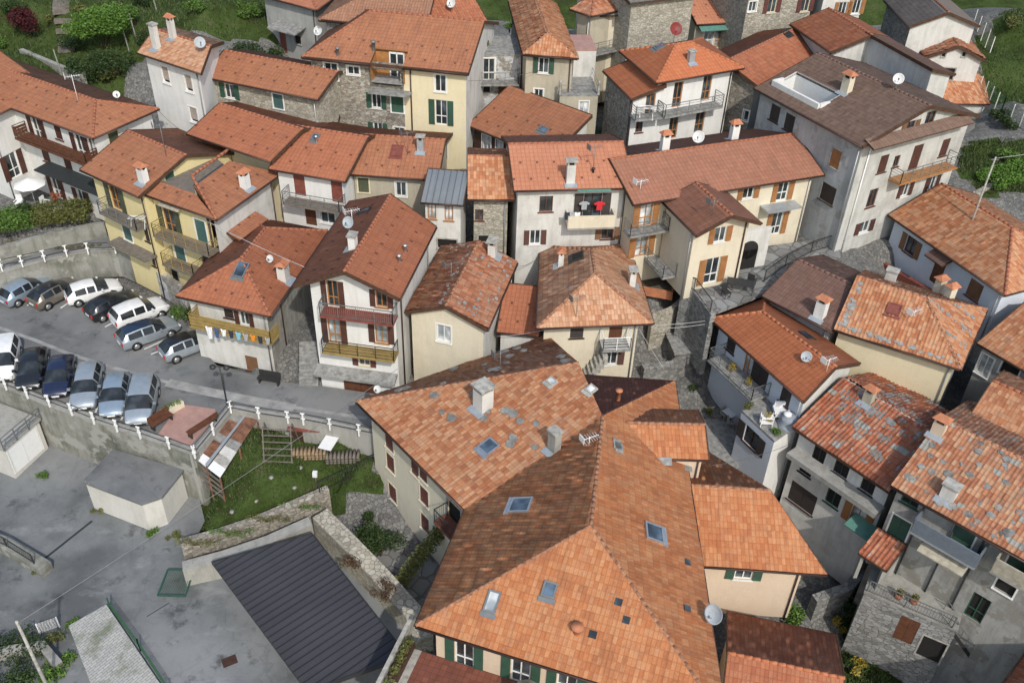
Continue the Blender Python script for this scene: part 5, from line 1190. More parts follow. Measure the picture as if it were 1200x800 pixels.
wall_run('terrace_wall', [(755, 432), (790, 427), (800, 420), (850, 398)], [.3, .3, .5, 1.], -3, .5, 'stone_grey', 'stone terrace wall beside the cream house in the centre', side=1)
wall_run('terrace_wall', [(765, 372), (790, 362), (806, 348)], [2.6, 2.9, 3.3], -1, .4, 'stone_pale', 'short garden terrace wall below the planter')
wall_run('road_wall', [(1118, 245), (1150, 226), (1165, 218), (1205, 207), (1290, 190)], 7.3, 5.5, .5, 'stone_pale', 'stone wall below the bright green hedge beside the road')
wall_run('red_wall', [(1022, 300), (1050, 318), (1092, 342)], 3.9, 1, .35, 'red_wood', 'red brown garden wall in front of the pale blue house')
wall_run('garden_wall', [(22, 58), (60, 74), (95, 88)], 9.3, 7, .4, 'concrete', 'grey garden wall below the maroon shrub')
wall_run('gully_wall', [(958, 705), (1000, 690), (1024, 660)], [-5.8, -5.6, -5.4], -9, .6, 'stone_grey', 'dark stone wall across the gully')
# ---------------------------------------------------------------- railings with white posts
def white_railing(label, posts, z, back=None):
    P = [W(p[0], p[1], z) for p in posts]; root = empty('railing', P[0], 0, label, 'railing')
    for i, p in enumerate(P):
        d = (P[min(i+1, len(P)-1)]-P[max(i-1, 0)]).normalized(); mb = MB(p)
        mb.box(p+Vector((0, 0, .52)), .09, .10, 1.0, math.atan2(d.y, d.x))
        for zz in (.55, 1.0): mb.box(p+Vector((0, 0, zz)), -0.3*-1, .07, .07, math.atan2(d.y, d.x))
        o = mb.build('post', 'white_paint', root); o.location = p-root.location
    mb = MB(P[0])
    for zz in (.55, 1.0): mb.tube([p+Vector((0, 0, zz)) for p in P], .03, 6)
    mb.build('rail', 'iron', root)
white_railing('white-posted railing along the edge of the car park behind the front row of cars', [(-26, 441), (8, 457), (33, 467), (59, 477), (85, 487), (111, 497), (138, 506), (165, 514), (199, 526), (229, 537)], .12)
white_railing('white-posted railing on the curved ramp above the back row of cars', [(-26, 325), (3, 318), (27, 313), (53, 307), (79, 301), (104, 298), (136, 297)], 2.25)
white_railing('white-posted railing along the street above the garden', [(229, 537), (251, 510), (271, 484), (304, 491), (338, 496), (356, 498), (387, 504), (421, 511), (448, 516)], .12)
# ---------------------------------------------------------------- cars
UPV = Vector((0, 0, 1))
def car_mesh(kind):
    "loft of cross-sections: (x, z sill, z belt, z roof, half width sill, belt, roof)"
    if kind == 'hatch':
        S = [(-2.0, .42, .60, .61, .64, .62, .52), (-1.95, .30, .84, .86, .77, .75, .62), (-1.88, .24, .93, .98, .82, .80, .62), (-1.42, .21, .96, 1.33, .85, .82, .56), (-1.30, .21, .96, 1.37, .86, .83, .57), (-.52, .2, .95, 1.44, .87, .84, .58), (-.42, .2, .95, 1.44, .87, .84, .58), (.12, .2, .93, 1.40, .87, .84, .56), (.24, .2, .92, 1.36, .87, .84, .56), (1.08, .2, .88, .93, .87, .83, .66), (1.22, .2, .86, .89, .87, .81, .60), (1.66, .22, .77, .80, .84, .76, .54), (1.93, .28, .64, .66, .76, .70, .48), (2.04, .40, .53, .54, .60, .58, .42)]
    elif kind == 'wagon':
        S = [(-2.20, .42, .62, .63, .68, .66, .55), (-2.15, .30, .90, .93, .82, .80, .68), (-2.10, .24, .95, 1.04, .85, .82, .64), (-1.75, .21, .97, 1.38, .86, .83, .58), (-1.62, .21, .97, 1.42, .86, .83, .58), (-.66, .2, .96, 1.47, .87, .84, .58), (-.56, .2, .96, 1.47, .87, .84, .58), (.16, .2, .94, 1.43, .87, .84, .56), (.28, .2, .93, 1.39, .87, .84, .56), (1.08, .2, .92, .97, .87, .84, .66), (1.22, .2, .90, .93, .87, .83, .62), (1.70, .22, .82, .85, .85, .80, .56), (2.02, .28, .68, .70, .78, .74, .5), (2.12, .40, .55, .56, .64, .62, .45)]
    elif kind == 'mpv':
        S = [(-2.02, .42, .62, .63, .68, .66, .55), (-1.98, .30, .95, .98, .82, .80, .70), (-1.93, .24, 1.02, 1.2, .85, .83, .68), (-1.80, .21, 1.03, 1.62, .86, .84, .66), (-1.68, .21, 1.03, 1.65, .86, .84, .66), (-.66, .2, 1.02, 1.68, .87, .85, .66), (-.56, .2, 1.02, 1.68, .87, .85, .66), (.32, .2, 1.0, 1.63, .87, .85, .64), (.44, .2, .99, 1.58, .87, .85, .62), (1.22, .2, .98, 1.03, .87, .84, .68), (1.36, .2, .95, .98, .87, .83, .64), (1.72, .22, .86, .88, .85, .80, .58), (1.96, .28, .7, .72, .80, .76, .54), (2.05, .40, .55, .56, .66, .64, .48)]
    else:  # small suv
        S = [(-2.02, .46, .66, .67, .68, .66, .55), (-1.98, .36, .98, 1.0, .84, .82, .70), (-1.92, .30, 1.05, 1.14, .87, .85, .68), (-1.66, .27, 1.07, 1.50, .88, .86, .64), (-1.56, .27, 1.07, 1.53, .88, .86, .64), (-.62, .26, 1.05, 1.60, .89, .87, .64), (-.52, .26, 1.05, 1.60, .89, .87, .64), (.22, .26, 1.03, 1.56, .89, .87, .62), (.34, .26, 1.02, 1.52, .89, .87, .62), (1.0, .26, 1.0, 1.06, .89, .86, .70), (1.15, .26, .99, 1.02, .89, .85, .66), (1.65, .28, .93, .96, .87, .83, .62), (1.93, .34, .78, .80, .82, .78, .56), (2.05, .46, .62, .63, .68, .66, .5)]
    return S
def ring(s):
    x, zs, zb, zr, ws, wb, wr = s; cab = zr-zb > .1
    half = [(0, zs), (ws*.82, zs), (ws*.98, zs+.1), (ws, zs+(zb-zs)*.45), (wb*1.005, zb-.05), (wb*.985, zb), (wr+(wb-wr)*.12 if cab else wr+.04, zr-.05 if cab else zr-.01), (wr*.93, zr), (wr*.45, zr+.035), (0, zr+.045)]
    return [Vector((x, y, z)) for y, z in half]+[Vector((x, -y, z)) for y, z in half[-2:0:-1]]
def make_car(kind, paint, roofp, label, loc, heading, scale=1.):
    root = empty('parked_car', loc, 0, label, 'car', 'cars in the car park'); S = car_mesh(kind); rings = [ring(s) for s in S]; n = len(rings[0])
    body, winl, winr, scr, rscr, top = MB(), MB(), MB(), MB(), MB(), MB()
    for i in range(len(S)-1):
        a, b = rings[i], rings[i+1]; cab = S[i][3]-S[i][2] > .25 and S[i+1][3]-S[i+1][2] > .25
        for j in range(n):
            q = [a[j], b[j], b[(j+1) % n], a[(j+1) % n]]; k = min(j, n-1-j); t = body; win = winl if j < n/2 else winr
            if cab and k == 5 and i in (3, 4, 6) : t = body if i == 3 else win
            if cab and k == 5 and i == 4: t = win
            if cab and k == 5 and i == 7: t = body
            if i == 8 and k == 5: t = win
            if i == 8 and k in (6, 7, 8): t = scr
            if i == 2 and k in (6, 7, 8): t = rscr
            if i in (3, 4, 5, 6, 7) and k in (7, 8) and roofp: t = top
            t.add(q, [(0, 1, 2, 3)], True)
    body.poly(rings[0][::-1]); body.poly(rings[-1])
    def merged(mb, name, mat):
        o = mb.build(name, mat, root); bm = bmesh.new(); bm.from_mesh(o.data); bmesh.ops.remove_doubles(bm, verts=bm.verts, dist=1e-4); bmesh.ops.recalc_face_normals(bm, faces=bm.faces); bm.to_mesh(o.data); bm.free(); return o
    bo = merged(body, 'body', paint); merged(winl, 'side_window', 'car_glass'); merged(winr, 'side_window', 'car_glass'); merged(scr, 'windscreen', 'car_glass'); merged(rscr, 'rear_window', 'car_glass')
    if roofp: merged(top, 'car_roof', roofp)
    W_ = S[5][4]; zs = S[5][1]
    for x in (-1.25, 1.28):
        for sg in (-1, 1):
            w = MB(); c = Vector((x, sg*(W_-.10), .31)); w.lathe([(.0, -.1), (.29, -.1), (.315, -.06), (.315, .06), (.29, .105), (.2, .11)], c, 16, (0, sg, 0)); wo = w.build('wheel', 'rubber', root)
            r = MB(); r.lathe([(.205, .09), (.2, .115), (.06, .125), (0, .125)], c, 10, (0, sg, 0)); r.build('rim', 'rim', wo)
            ar = MB(); ar.lathe([(.0, .02), (.375, .02), (.375, .035), (.0, .04)], Vector((x, sg*(W_-.04), .33)), 16, (0, sg, 0)); ar.build('wheel_arch', 'rubber', root)
    x0, x1 = S[1][0], S[-2][0]
    for sg in (-1, 1):
        m = MB(); m.box((x0+.02, sg*(S[1][4]-.12), S[1][2]-.12), .16, .2, .26); m.build('tail_light', 'light_red', root)
        m = MB(); m.box((x1-.02, sg*(S[-2][4]-.2), S[-2][2]-.06), .2, .3, .13, sg*-.35); m.build('headlight', 'light_clear', root)
        m = MB(); m.box((S[8][0]+.35, sg*(W_+.09), S[8][2]+.08), .13, .2, .14); m.build('wing_mirror', paint, root)
    m = MB(); m.box((S[0][0]-.005, 0, .62), .03, .5, .11); m.build('number_plate', 'white_plastic', root)
    m = MB(); m.box((S[-1][0]+.005, 0, .48), .03, .5, .11); m.build('number_plate', 'white_plastic', root)
    m = MB(); m.box((S[-2][0]+.05, 0, .42), .12, 1.0, .16); m.build('grille', 'rubber', root)
    root.rotation_euler = (0, 0, R_(heading)); root.scale = (scale, scale, scale); return root
CARS = [('hatch', 'car_navy', None, 'dark car half cut off by the left edge of the photo in the back row', (-20, 345), (8, 328)), ('hatch', 'car_bluesilver', None, 'silver blue hatchback, leftmost full car of the back row', (8, 350), (50, 328)), ('hatch', 'car_taupe', 'car_black', 'taupe hatchback with dark roof beside the silver blue one', (40, 355), (88, 330)), ('hatch', 'car_white', None, 'white hatchback with dark rear window, nearest the middle of the wall', (84, 347), (133, 334)),
        ('hatch', 'car_black', None, 'black hatchback between the two white cars of the back row', (107, 367), (156, 346)), ('suv', 'car_white', None, 'white small off-roader with black wheel arches in the back row', (138, 376), (188, 357)), ('wagon', 'car_silver', 'car_darkblue', 'silver car with dark blue roof right of the white off-roader', (148, 398), (200, 379)), ('hatch', 'car_silver', 'car_black', 'silver car with black roof nearest the laundry balcony house', (195, 413), (245, 394)),
        ('mpv', 'car_white', None, 'white car at the left end of the front row', (10, 402), (1, 444)), ('hatch', 'car_black', None, 'black hatchback beside the white car in the front row', (42, 411), (32, 453)), ('hatch', 'car_navy', None, 'dark navy hatchback in the front row beside the silver estate', (74, 419), (64, 463)), ('wagon', 'car_silver', None, 'long silver estate car in the front row', (107, 428), (96, 479)), ('hatch', 'car_bluesilver', None, 'small silver car in the middle between the estate and the van-like car', (139, 441), (130, 484)), ('mpv', 'car_silver', None, 'tall silver people carrier at the right end of the front row', (172, 447), (161, 496))]
for kind, paint, rp, label, pa, pb in CARS: a_, b_ = W(*pa, .6), W(*pb, .6); make_car(kind, paint, rp, label, (a_+b_)/2*Vector((1, 1, 0)), math.degrees(math.atan2(b_.y-a_.y, b_.x-a_.x)))
# ---------------------------------------------------------------- dishes and antennas
def dish(px, py, size, label, mat='dish_white', house=None, z=None, mast=.5, az=-110):
    if house: q = HS[house].roof_pt(px, py); p = q[3] if q else W(px, py, z or 8)
    else: p = W(px, py, z)
    root = empty('satellite_dish', p, 0, label, 'satellite dish'); m = MB(); m.tube([(0, 0, -.15), (0, 0, mast)], .03, 6); m.build('mast', 'iron_grey', root)
    ax = Vector((math.cos(R_(az))*.85, math.sin(R_(az))*.85, .5)); c = Vector((0, 0, mast+size*.45)); r = size/2
    d = MB(); d.lathe([(0, 0), (r*.5, .03*size), (r*.85, .1*size), (r, .16*size), (r*.98, .13*size), (r*.5, -.01), (0, -.04)], c, 20, ax); d.build('reflector', mat, root)
    e = c+ax.normalized()*size*.55-UPV*.12*size; a = MB(); a.bar(c-UPV*r*.9, e, .025); a.box(e, .09, .09, .12); a.build('feed_arm', 'iron_grey', root); return root
def antenna(px, py, label, house=None, z=None, h=1.8, n=7, rz=.5, mat='iron_grey'):
    if house: q = HS[house].roof_pt(px, py); p = q[3] if q else W(px, py, z or 8)
    else: p = W(px, py, z)
    root = empty('antenna', p, 0, label, 'antenna'); m = MB(); m.tube([(0, 0, -.1), (0, 0, h)], .022, 6); m.build('mast', mat, root)
    b = MB(); u = Vector((math.cos(rz), math.sin(rz), 0)); v = Vector((-u.y, u.x, 0)); c = Vector((0, 0, h-.1)); b.bar(c-u*.5, c+u*.6, .025)
    for k in range(n): p_ = c+u*(-.45+.95*k/(n-1)); L = .42-.16*k/n; b.bar(p_-v*L, p_+v*L, .014)
    b.build('aerial', mat, root); 
    g = MB(); g.box(c-u*.52+UPV*.1, .03, .5, .42, rz); g.build('reflector_grid', mat, root); return root
dish(318, 311, .55, 'small white dish beside the chimney of the hipped house by the car park', house='P1', mast=.3)
dish(410, 277, .8, 'grey dish below the white antenna on the gabled house roof', 'dish_grey', 'B', mast=.7)
antenna(413, 262, 'large white grid antenna on the dark slope of the gabled house roof', 'B', h=1.1, mat='white_paint')
dish(529, 16, .8, 'white dish on the brown ribbed roof at the top edge', house='A3', mast=.5); dish(236, 62, .85, 'blue grey dish on the pale orange roof at the back', 'dish_grey', 'H2', mast=.4, az=-60)
dish(374, 47, .8, 'white dish at the left corner of the large cream and stone house', z=13.6, mast=.4)
dish(789, 51, 1.1, 'dark red dish on the hip of the bright orange roof', 'dish_red', 'W1', mast=.7, az=-70); dish(795, 48, .7, 'small white dish behind the dark red one on the orange roof', house='W1', mast=1.2)
dish(817, 171, .9, 'white round dish on the long brown red ridge of the cream house', house='Y1', mast=.3); dish(1049, 106, .8, 'white dish on the umber ridge of the big stone house', house='R1', mast=.5)
dish(1038, 76, 1., 'white dish against the flaking white wall', z=13.2, mast=.5); dish(1059, 81, 1., 'dark red dish against the flaking white wall', 'dish_red', z=13.2, mast=.5)
dish(834, 733, 1.0, 'large pale blue dish at the right eave of the foreground building', 'dish_grey', 'BIG', mast=.5, az=-140)
dish(396, 144, .7, 'brown dish on the stone facade of the cream house', 'dark_wood', z=9.2, mast=.1); dish(443, 461, .5, 'small dish on the left hip of the foreground building', house='BIG', mast=.15)
dish(943, 425, .7, 'grey dish on the bright orange roof near the concrete terrace', 'dish_grey', 'C', mast=.2); dish(138, 118, .55, 'pale round dish beside the tall chimney of the white house', house='H1', mast=.25, az=-60)
for q, lab, hs, hh in (((195, 184), 'antenna beside the yellow house roof terrace', 'Y2', 2.6), ((478, 182), 'thin antenna on the low beige house roof', 'N2', 1.9), ((529, 334), 'rusty antenna on the mossy tile roof', 'K', 1.8), ((586, 436), 'antenna near the street side ridge of the foreground building', 'BIG', 1.6), ((690, 522), 'white box antenna on the valley of the foreground building', 'BIG', .7), ((834, 254), 'antenna on the cross gable of the cream house', 'Y1', 1.3), ((695, 200), 'slender antenna on the salmon roof', 'H8', 1.9), ((968, 436), 'white antenna on the bright orange roof end', 'C', 1.1), ((675, 372), 'antenna at the front eave of the pyramid roof house', 'CH', 1.7), ((750, 223), 'white panel antenna at the left end of the cream house roof', 'Y1', .8), ((1070, 372), 'square white antenna on the stone strewn hipped roof', 'E', .6), ((92, 120), 'tall antenna beside the chimney of the long white house', 'H1', 2.2)):
    antenna(q[0], q[1], lab, hs, h=hh, mat='white_paint' if 'white' in lab else 'iron_grey')
# ---------------------------------------------------------------- plants
def leaf_cloud(mb, lobes, n, leaf, rg):
    tot = sum(l[3]**2 for l in lobes)
    for (x, y, z, r, *fl) in lobes:
        f = fl[0] if fl else .85
        for _ in range(int(n*r*r/tot)):
            v = Vector((rg.gauss(0, 1), rg.gauss(0, 1), rg.gauss(0, 1))).normalized(); rr = r*(rg.random()**.35)*(1+.18*math.sin(v.x*5+x)*math.cos(v.y*6+y)); c = Vector((x, y, z))+Vector((v.x*rr, v.y*rr, v.z*rr*f))
            a = Vector((rg.gauss(0, 1), rg.gauss(0, 1), rg.gauss(0, .6))).normalized(); b = a.cross(Vector((rg.gauss(0, 1), rg.gauss(0, 1), rg.gauss(0, 1)))).normalized(); s = leaf*rg.uniform(.6, 1.3)
            mb.add([c-a*s-b*s*.15, c+b*s*.45, c+a*s-b*s*.1, c-b*s*.45], [(0, 1, 2, 3)])
def shrub(p, lobes, mat, label, n=900, leaf=.12, name='shrub', cat='shrub', group=None):
    rg = random.Random(int(p.x*13+p.y*7)); root = empty(name, p, 0, label, cat, group); mb = MB(); leaf_cloud(mb, lobes, n, leaf, rg); mb.build('foliage', mat, root)
    s = MB()
    for l in lobes[:6]: s.tube([(0, 0, -.2), (l[0]*.4, l[1]*.4, l[2]*.5), (l[0], l[1], l[2])], .05, 5, .015)
    s.build('stem', 'bark', root); return root
def rl(n, R, h, r, seed=1, f=.85):
    rg = random.Random(seed); return [(rg.uniform(-R, R), rg.uniform(-R, R), h+rg.uniform(-.3, .35)*h, r*rg.uniform(.6, 1.15), f) for _ in range(n)]
shrub(G(38, 42), rl(7, 1.0, 1.5, .9, 1), 'leaf_maroon', 'round maroon shrub beside the garden steps', 2600, .11)
shrub(G(122, 58), rl(22, 1.7, 2.4, 1.25, 2), 'leaf_lime', 'large bright green bush right of the garden steps', 17000, .12, 'bush', 'bush')
shrub(G(105, 92), rl(8, 1.5, 1.2, .9, 3), 'leaf_dark', 'dark green hedge mass below the bright green bush', 3200, .11); shrub(G(140, 88), rl(6, 1.3, 1.2, .9, 4), 'leaf_dark', 'dark bush under the corner of the narrow white house', 2400, .11)
shrub(G(126, 98), rl(4, .6, .8, .6, 5), 'leaf_olive', 'yellowish shrub among the dark bushes', 900, .1); shrub(G(86, 62), rl(4, .8, 1., .7, 6), 'leaf_dark', 'dark shrub at the foot of the garden steps', 1300, .1)
shrub(G(3, 56), rl(4, 1., .7, .6, 7), 'leaf_green', 'green shrub at the left edge above the white house', 1000, .1); shrub(G(300, 75), rl(7, 1.4, 1.2, .9, 8), 'leaf_dark', 'dark shrubs between the stone house and the grey house', 2300, .11)
shrub(G(206, 178), rl(6, 1., .7, .6, 9), 'leaf_dark', 'dark bush in the alley below the narrow white house', 1500, .1)
def hedge(pts, z, h, w, mat, label, n=6000, leaf=.1):
    P = [W(p[0], p[1], z) for p in pts]; root = empty('hedge', P[0], 0, label, 'hedge'); lob = []
    for a, b in zip(P[:-1], P[1:]):
        k = max(2, int((b-a).length/.5))
        for i in range(k):
            c = a+(b-a)*i/k-P[0]; t = (b-a).normalized(); nn = Vector((-t.y, t.x, 0))
            for o in np.linspace(-.5, .5, max(2, int(w/.6))): lob.append((c.x+nn.x*o*w, c.y+nn.y*o*w, h*.6+random.uniform(-.05, .1), .55*h, .9))
    mb = MB(); leaf_cloud(mb, lob, n, leaf, random.Random(5)); mb.build('foliage', mat, root)
    for l in lob[::6]: s = MB(); s.tube([(l[0], l[1], -.2), (l[0], l[1], l[2])], .04, 5); s.build('stem', 'bark', root)
hedge([(-60, 276), (0, 268), (45, 262)], 3.4, 1.2, 1.8, 'leaf_green', 'dark green end of the clipped hedge on the pale wall at the left edge', 9000); hedge([(48, 261), (80, 256), (108, 255)], 3.4, 1.2, 1.5, 'leaf_olive', 'yellow green stretch of the clipped hedge in front of the white house', 6500)
shrub(W(33, 256, 3.6), rl(4, .6, .7, .55, 11), 'leaf_dark', 'dark round bush behind the clipped hedge', 900); shrub(W(8, 258, 3.6), rl(3, .5, .5, .45, 12), 'leaf_green', 'low green bush by the left edge behind the hedge', 600)
hedge([(1158, 218), (1180, 211), (1205, 205), (1260, 195)], 7.2, 1.0, 1.5, 'leaf_lime', 'bright green hedge beside the road at the right edge', 11000, .11)
shrub(G(740, 176), rl(4, .5, .7, .5, 13), 'leaf_dark', 'small dark bush at the corner of the white balconied house', 900, .09)
shrub(W(447, 650, -4.7), rl(8, 1.1, 1.2, .8, 14), 'leaf_dark', 'dark leafy bush in the courtyard below the cream wall', 2600, .1, 'bush', 'bush')
vl = [(t*2.6-.3, -1.8+t*2.9, 1.0+t*2.2, .5, 1.) for t in np.linspace(0, 1, 9)]; shrub(W(472, 676, -4.6), vl, 'leaf_olive', 'climbing vine arching from the courtyard to the loggia railing', 3600, .09, 'vine', 'climbing plant')
shrub(W(420, 622, -4.7), rl(5, .8, .6, .5, 15), 'leaf_dark', 'low dark plants along the inner side of the pale stone wall', 1200, .09); shrub(W(412, 660, -2.3), rl(4, .6, .2, .35, 16), 'leaf_dry', 'brownish dry plant on the pale stone wall near the canopy top', 500, .07); shrub(W(452, 696, -2.7), rl(5, .7, .2, .38, 17), 'leaf_dry', 'brownish dry plant lower on the pale stone wall', 600, .07)
shrub(G(1004, 716), rl(6, 1.2, .7, .7, 18), 'leaf_dark', 'dark bush in the shady gully', 1700, .1); shrub(G(1003, 790), rl(3, .5, .7, .4, 19), 'leaf_yellow', 'yellow flowering plant in the gully', 700, .08); shrub(G(925, 728), rl(3, .4, .6, .5, 20), 'leaf_green', 'spiky green plant under the overhanging house', 500, .16); shrub(G(985, 738), rl(3, .5, .5, .35, 21), 'leaf_yellow', 'orange yellow plant beside the gully wall', 400, .07)
shrub(G(12, 790), rl(9, 1.6, 1., .8, 22), 'leaf_dark', 'dark bush at the bottom left corner', 3000, .1); shrub(G(55, 800), rl(6, 1.2, .7, .6, 23), 'leaf_green', 'green bush behind the low concrete wall bottom left', 1600, .1); shrub(lotp(66, 752), rl(3, .4, .25, .3, 24), 'leaf_olive', 'weeds beside the little white gate', 350, .07)
shrub(W(212, 372, .1), rl(4, .6, .4, .5, 25), 'leaf_green', 'wall plants at the corner between ramp wall and laundry house', 800, .08); shrub(W(895, 562, -4.5), rl(4, .6, .6, .5, 26), 'leaf_lime', 'light green plant at the foot of the grey white terrace block', 900, .09)
for i, (x, y, z, mt) in enumerate(((565, 52, 13.4, 'leaf_green'), (572, 56, 13.4, 'leaf_olive'), (597, 36, 13.5, 'leaf_green'), (602, 93, 10.3, 'leaf_green'), (607, 98, 10.3, 'leaf_red'), (564, 93, 10.3, 'leaf_green'))):
    shrub(W(x, y, z), rl(3, .25, .5, .3, 30+i), mt, ['leafy pot plant at the left end of the upper plant terrace', 'olive pot plant second from left on the upper plant terrace', 'tall plant at the back of the plant terrace', 'green pot plant at the right end of the lower plant balcony', 'red flowering pot plant on the lower plant balcony', 'green pot plant at the left end of the lower plant balcony'][i], 400, .08, 'pot_plant', 'pot plant')
# tall weeds and bean rows / grass blades
def blades(name, poly, n, h, mat, label_kind='stuff', seed=1):
    rg = np.random.default_rng(seed); P = np.array(poly); lo = np.maximum(P.min(0), [-70, 14]); hi = np.minimum(P.max(0), [70, 116]); v = []; f = []; mb = MB((lo[0], lo[1], 0)); c = 0
    xs = rg.uniform(lo[0], hi[0], n*4); ys = rg.uniform(lo[1], hi[1], n*4); ok = pinside(poly, xs, ys); xs, ys = xs[ok][:n], ys[ok][:n]; zs = ground_z(xs, ys)
    fld = np.sin(xs*1.3)*np.sin(ys*1.1)+np.sin(xs*.37+1)*np.sin(ys*.45)
    for x, y, z, q in zip(xs, ys, zs, fld):
        hh = h*rg.uniform(.4, 1.)*(1+.45*q); a = rg.uniform(0, 6.28); dx, dy = math.cos(a)*.05, math.sin(a)*.05; lx, ly = rg.normal(0, hh*.4, 2)
        if hh < .05: continue
        mb.add([(x-dx, y-dy, z-.02), (x+dx, y+dy, z-.02), (x+lx, y+ly, z+hh)], [(0, 1, 2)])
    o = mb.build(name, mat); o.location = (lo[0], lo[1], 0); tag(o, kind='stuff')
blades('grass', GRASS_UL, 26000, .38, 'blade', seed=2); blades('grass', GRASS_UR, 9000, .3, 'blade', seed=3); blades('grass', GRASS_UR2, 7000, .3, 'blade', seed=4); blades('grass', GARDEN, 11000, .26, 'blade', seed=5); blades('grass', GULLY, 4000, .3, 'blade', seed=6)
# ---------------------------------------------------------------- garages, canopy, sheds in the lower yard
def flat_house(name, label, cat, ps, zt, zb, wall, roofm, wins=(), rim=None, **kw):
    h = HS[label] = House(name, label, cat); P = quad4(ps, zt); P = P if area2(P) > 0 else P[::-1]; h.block(P, zt, [None]*len(P), zb, wall, ov=.12, flat=roofm, **kw)
    for w in wins: h.win(*w)
    h.finish(); return h
g1 = flat_house('garage', 'flat-roofed garage with white door cut by the left edge below the car park', 'garage', [(-62, 503), (5, 529), (48, 492), (-20, 466)], -1.5, -4.6, 'garage_white', 'concrete', [(30, 527, 2.5, 2.1, 'gd')])
mb = g1.mb(); A = [W(5, 528, -1.32), W(48, 491, -1.32)]
for zz in (.35, .7, 1.0): mb.bar(A[0]+UPV*zz, A[1]+UPV*zz, .05)
for t in (0, .33, .66, 1): p = A[0]+(A[1]-A[0])*t; mb.bar(p, p+UPV, .06)
mb.build('roof_railing', 'iron_grey', g1.root)
flat_house('garage', 'white garage with flat dark gravel roof and chamfered corner against the mossy wall', 'garage', [(97, 566), (166, 592), (190, 584), (216, 552), (133, 528)], -1.8, -4.9, 'garage_white', 'asphalt')
h = HS['canopy'] = House('canopy', 'dark blue ribbed metal canopy over parking space in the lower yard', 'canopy')
CPX = [(248, 659), (360, 810), (478, 772), (366, 629)]; fp = quad4(CPX, -2.1)
h.block(fp, -2.1, [3, None, None, None], -2.1, {0: None, 1: None, 2: None, 3: None}, 'sheet_blue', 'sheet', ov=.3, deck='iron', gutter=False); h.finish()
mb = h.mb()
for x, y in inset(fp, .5): mb.box((x, y, -3.4), .16, .16, 2.7)
mb.build('support_post', 'iron_grey', h.root)
# rusty lean-to
r0 = W(227, 536, -.6); root = empty('lean_to', W(250, 560, -2.5), 0, 'rusty lean-to roofed with patched iron and white sheets beside the garden', 'shed'); O = root.location
quad = [W(227, 536, -.55), W(258, 560, -.7), W(302, 494, -.55), W(273, 486, -.35)]
def bil(u, v): return quad[0].lerp(quad[1], u).lerp(quad[3].lerp(quad[2], u), v)
rg = random.Random(4); seq = ['white_plastic', 'rust', 'slab_grey', 'rust', 'rust', 'stone_cap', 'rust']
for i in range(7):
    for u0, u1 in ((0, .46), (.54, 1)):
        v0, v1 = i/7, (i+1.12)/7; m_ = MB(O); z = UPV*(.02*i+.03); c = [bil(u0, v0)+z, bil(u1, v0)+z, bil(u1, min(1, v1))+z, bil(u0, min(1, v1))+z]; m_.add(c+[p+UPV*.025 for p in c], [(3, 2, 1, 0), (4, 5, 6, 7), (0, 1, 5, 4), (1, 2, 6, 5), (2, 3, 7, 6), (3, 0, 4, 7)]); m_.build('roof_sheet', seq[i] if i == 0 else rg.choice(['rust', 'rust', 'stone_cap', 'slab_grey', 'rust', 'white_old']), root)
m_ = MB(O); c = [bil(.46, 0), bil(.54, 0), bil(.54, 1), bil(.46, 1)]; m_.add([p+UPV*.2 for p in c]+[p+UPV*.25 for p in c], [(3, 2, 1, 0), (4, 5, 6, 7), (0, 1, 5, 4), (1, 2, 6, 5), (2, 3, 7, 6), (3, 0, 4, 7)]); m_.build('ridge_strip', 'zinc', root)
for u, v in ((0, 0), (1, 0), (.5, 0), (1, .5), (1, 1), (0, .5)):
    p = bil(u, v); m_ = MB(O); m_.bar((p.x, p.y, -4), p, .1); m_.build('post', 'rust', root)
m_ = MB(O)
for k in range(4): a, b = bil(0, 0), bil(1, 0); m_.bar(a-UPV*(.4+.5*k), b-UPV*(.4+.5*k), .06, .16)
m_.build('plank_side', 'grey_wood', root)
# garden clutter
def simple(name, label, cat, p, fn, group=None):
    root = empty(name, p, 0, label, cat, group); fn(root); return root
def part(root, name, mat, fn): mb = MB(); fn(mb); return mb.build(name, mat, root)
def woodpile(root):
    rg = random.Random(3); m_ = MB()
    for i in range(11):
        for j in range(4): m_.tube([(i*.24-1.3, -.35, .1+j*.19), (i*.24-1.3+rg.uniform(-.05, .05), .4, .1+j*.19)], .095, 7)
    m_.build('log', 'honey_wood', root)
for lab, px, mt in (('stack of pale cut logs in the garden below the street', (365, 535), 'log_wood'), ('stack of grey logs right of the white board in the garden', (404, 540), 'grey_wood')):
    rt = empty('wood_pile', G(*px), .1, lab, 'wood pile'); rg = random.Random(3)
    for i in range(9):
        for j in range(3):
            m_ = MB(); m_.tube([(i*.25-1.1, -.4, .1+j*.2), (i*.25-1.1+rg.uniform(-.05, .05), .4, .1+j*.2)], .1, 7); m_.build('log', mt, rt)
simple('garden_shed', 'low brown garden shed full of tools under the street railing', 'shed', G(366, 518), lambda r: (part(r, 'wall', 'dark_wood', lambda m: m.box((.2, .6, .5), 3.2, 1.2, 1.2)), part(r, 'roof', 'red_wood', lambda m: m.box((.2, .5, 1.15), 3.5, 1.5, .07))))
simple('board', 'white sheet lying on the wood pile in the garden', 'board', G(387, 528)+UPV*.75, lambda r: part(r, 'sheet', 'white_plastic', lambda m: m.box((0, 0, 0), .9, 1.5, .05, -.25)))
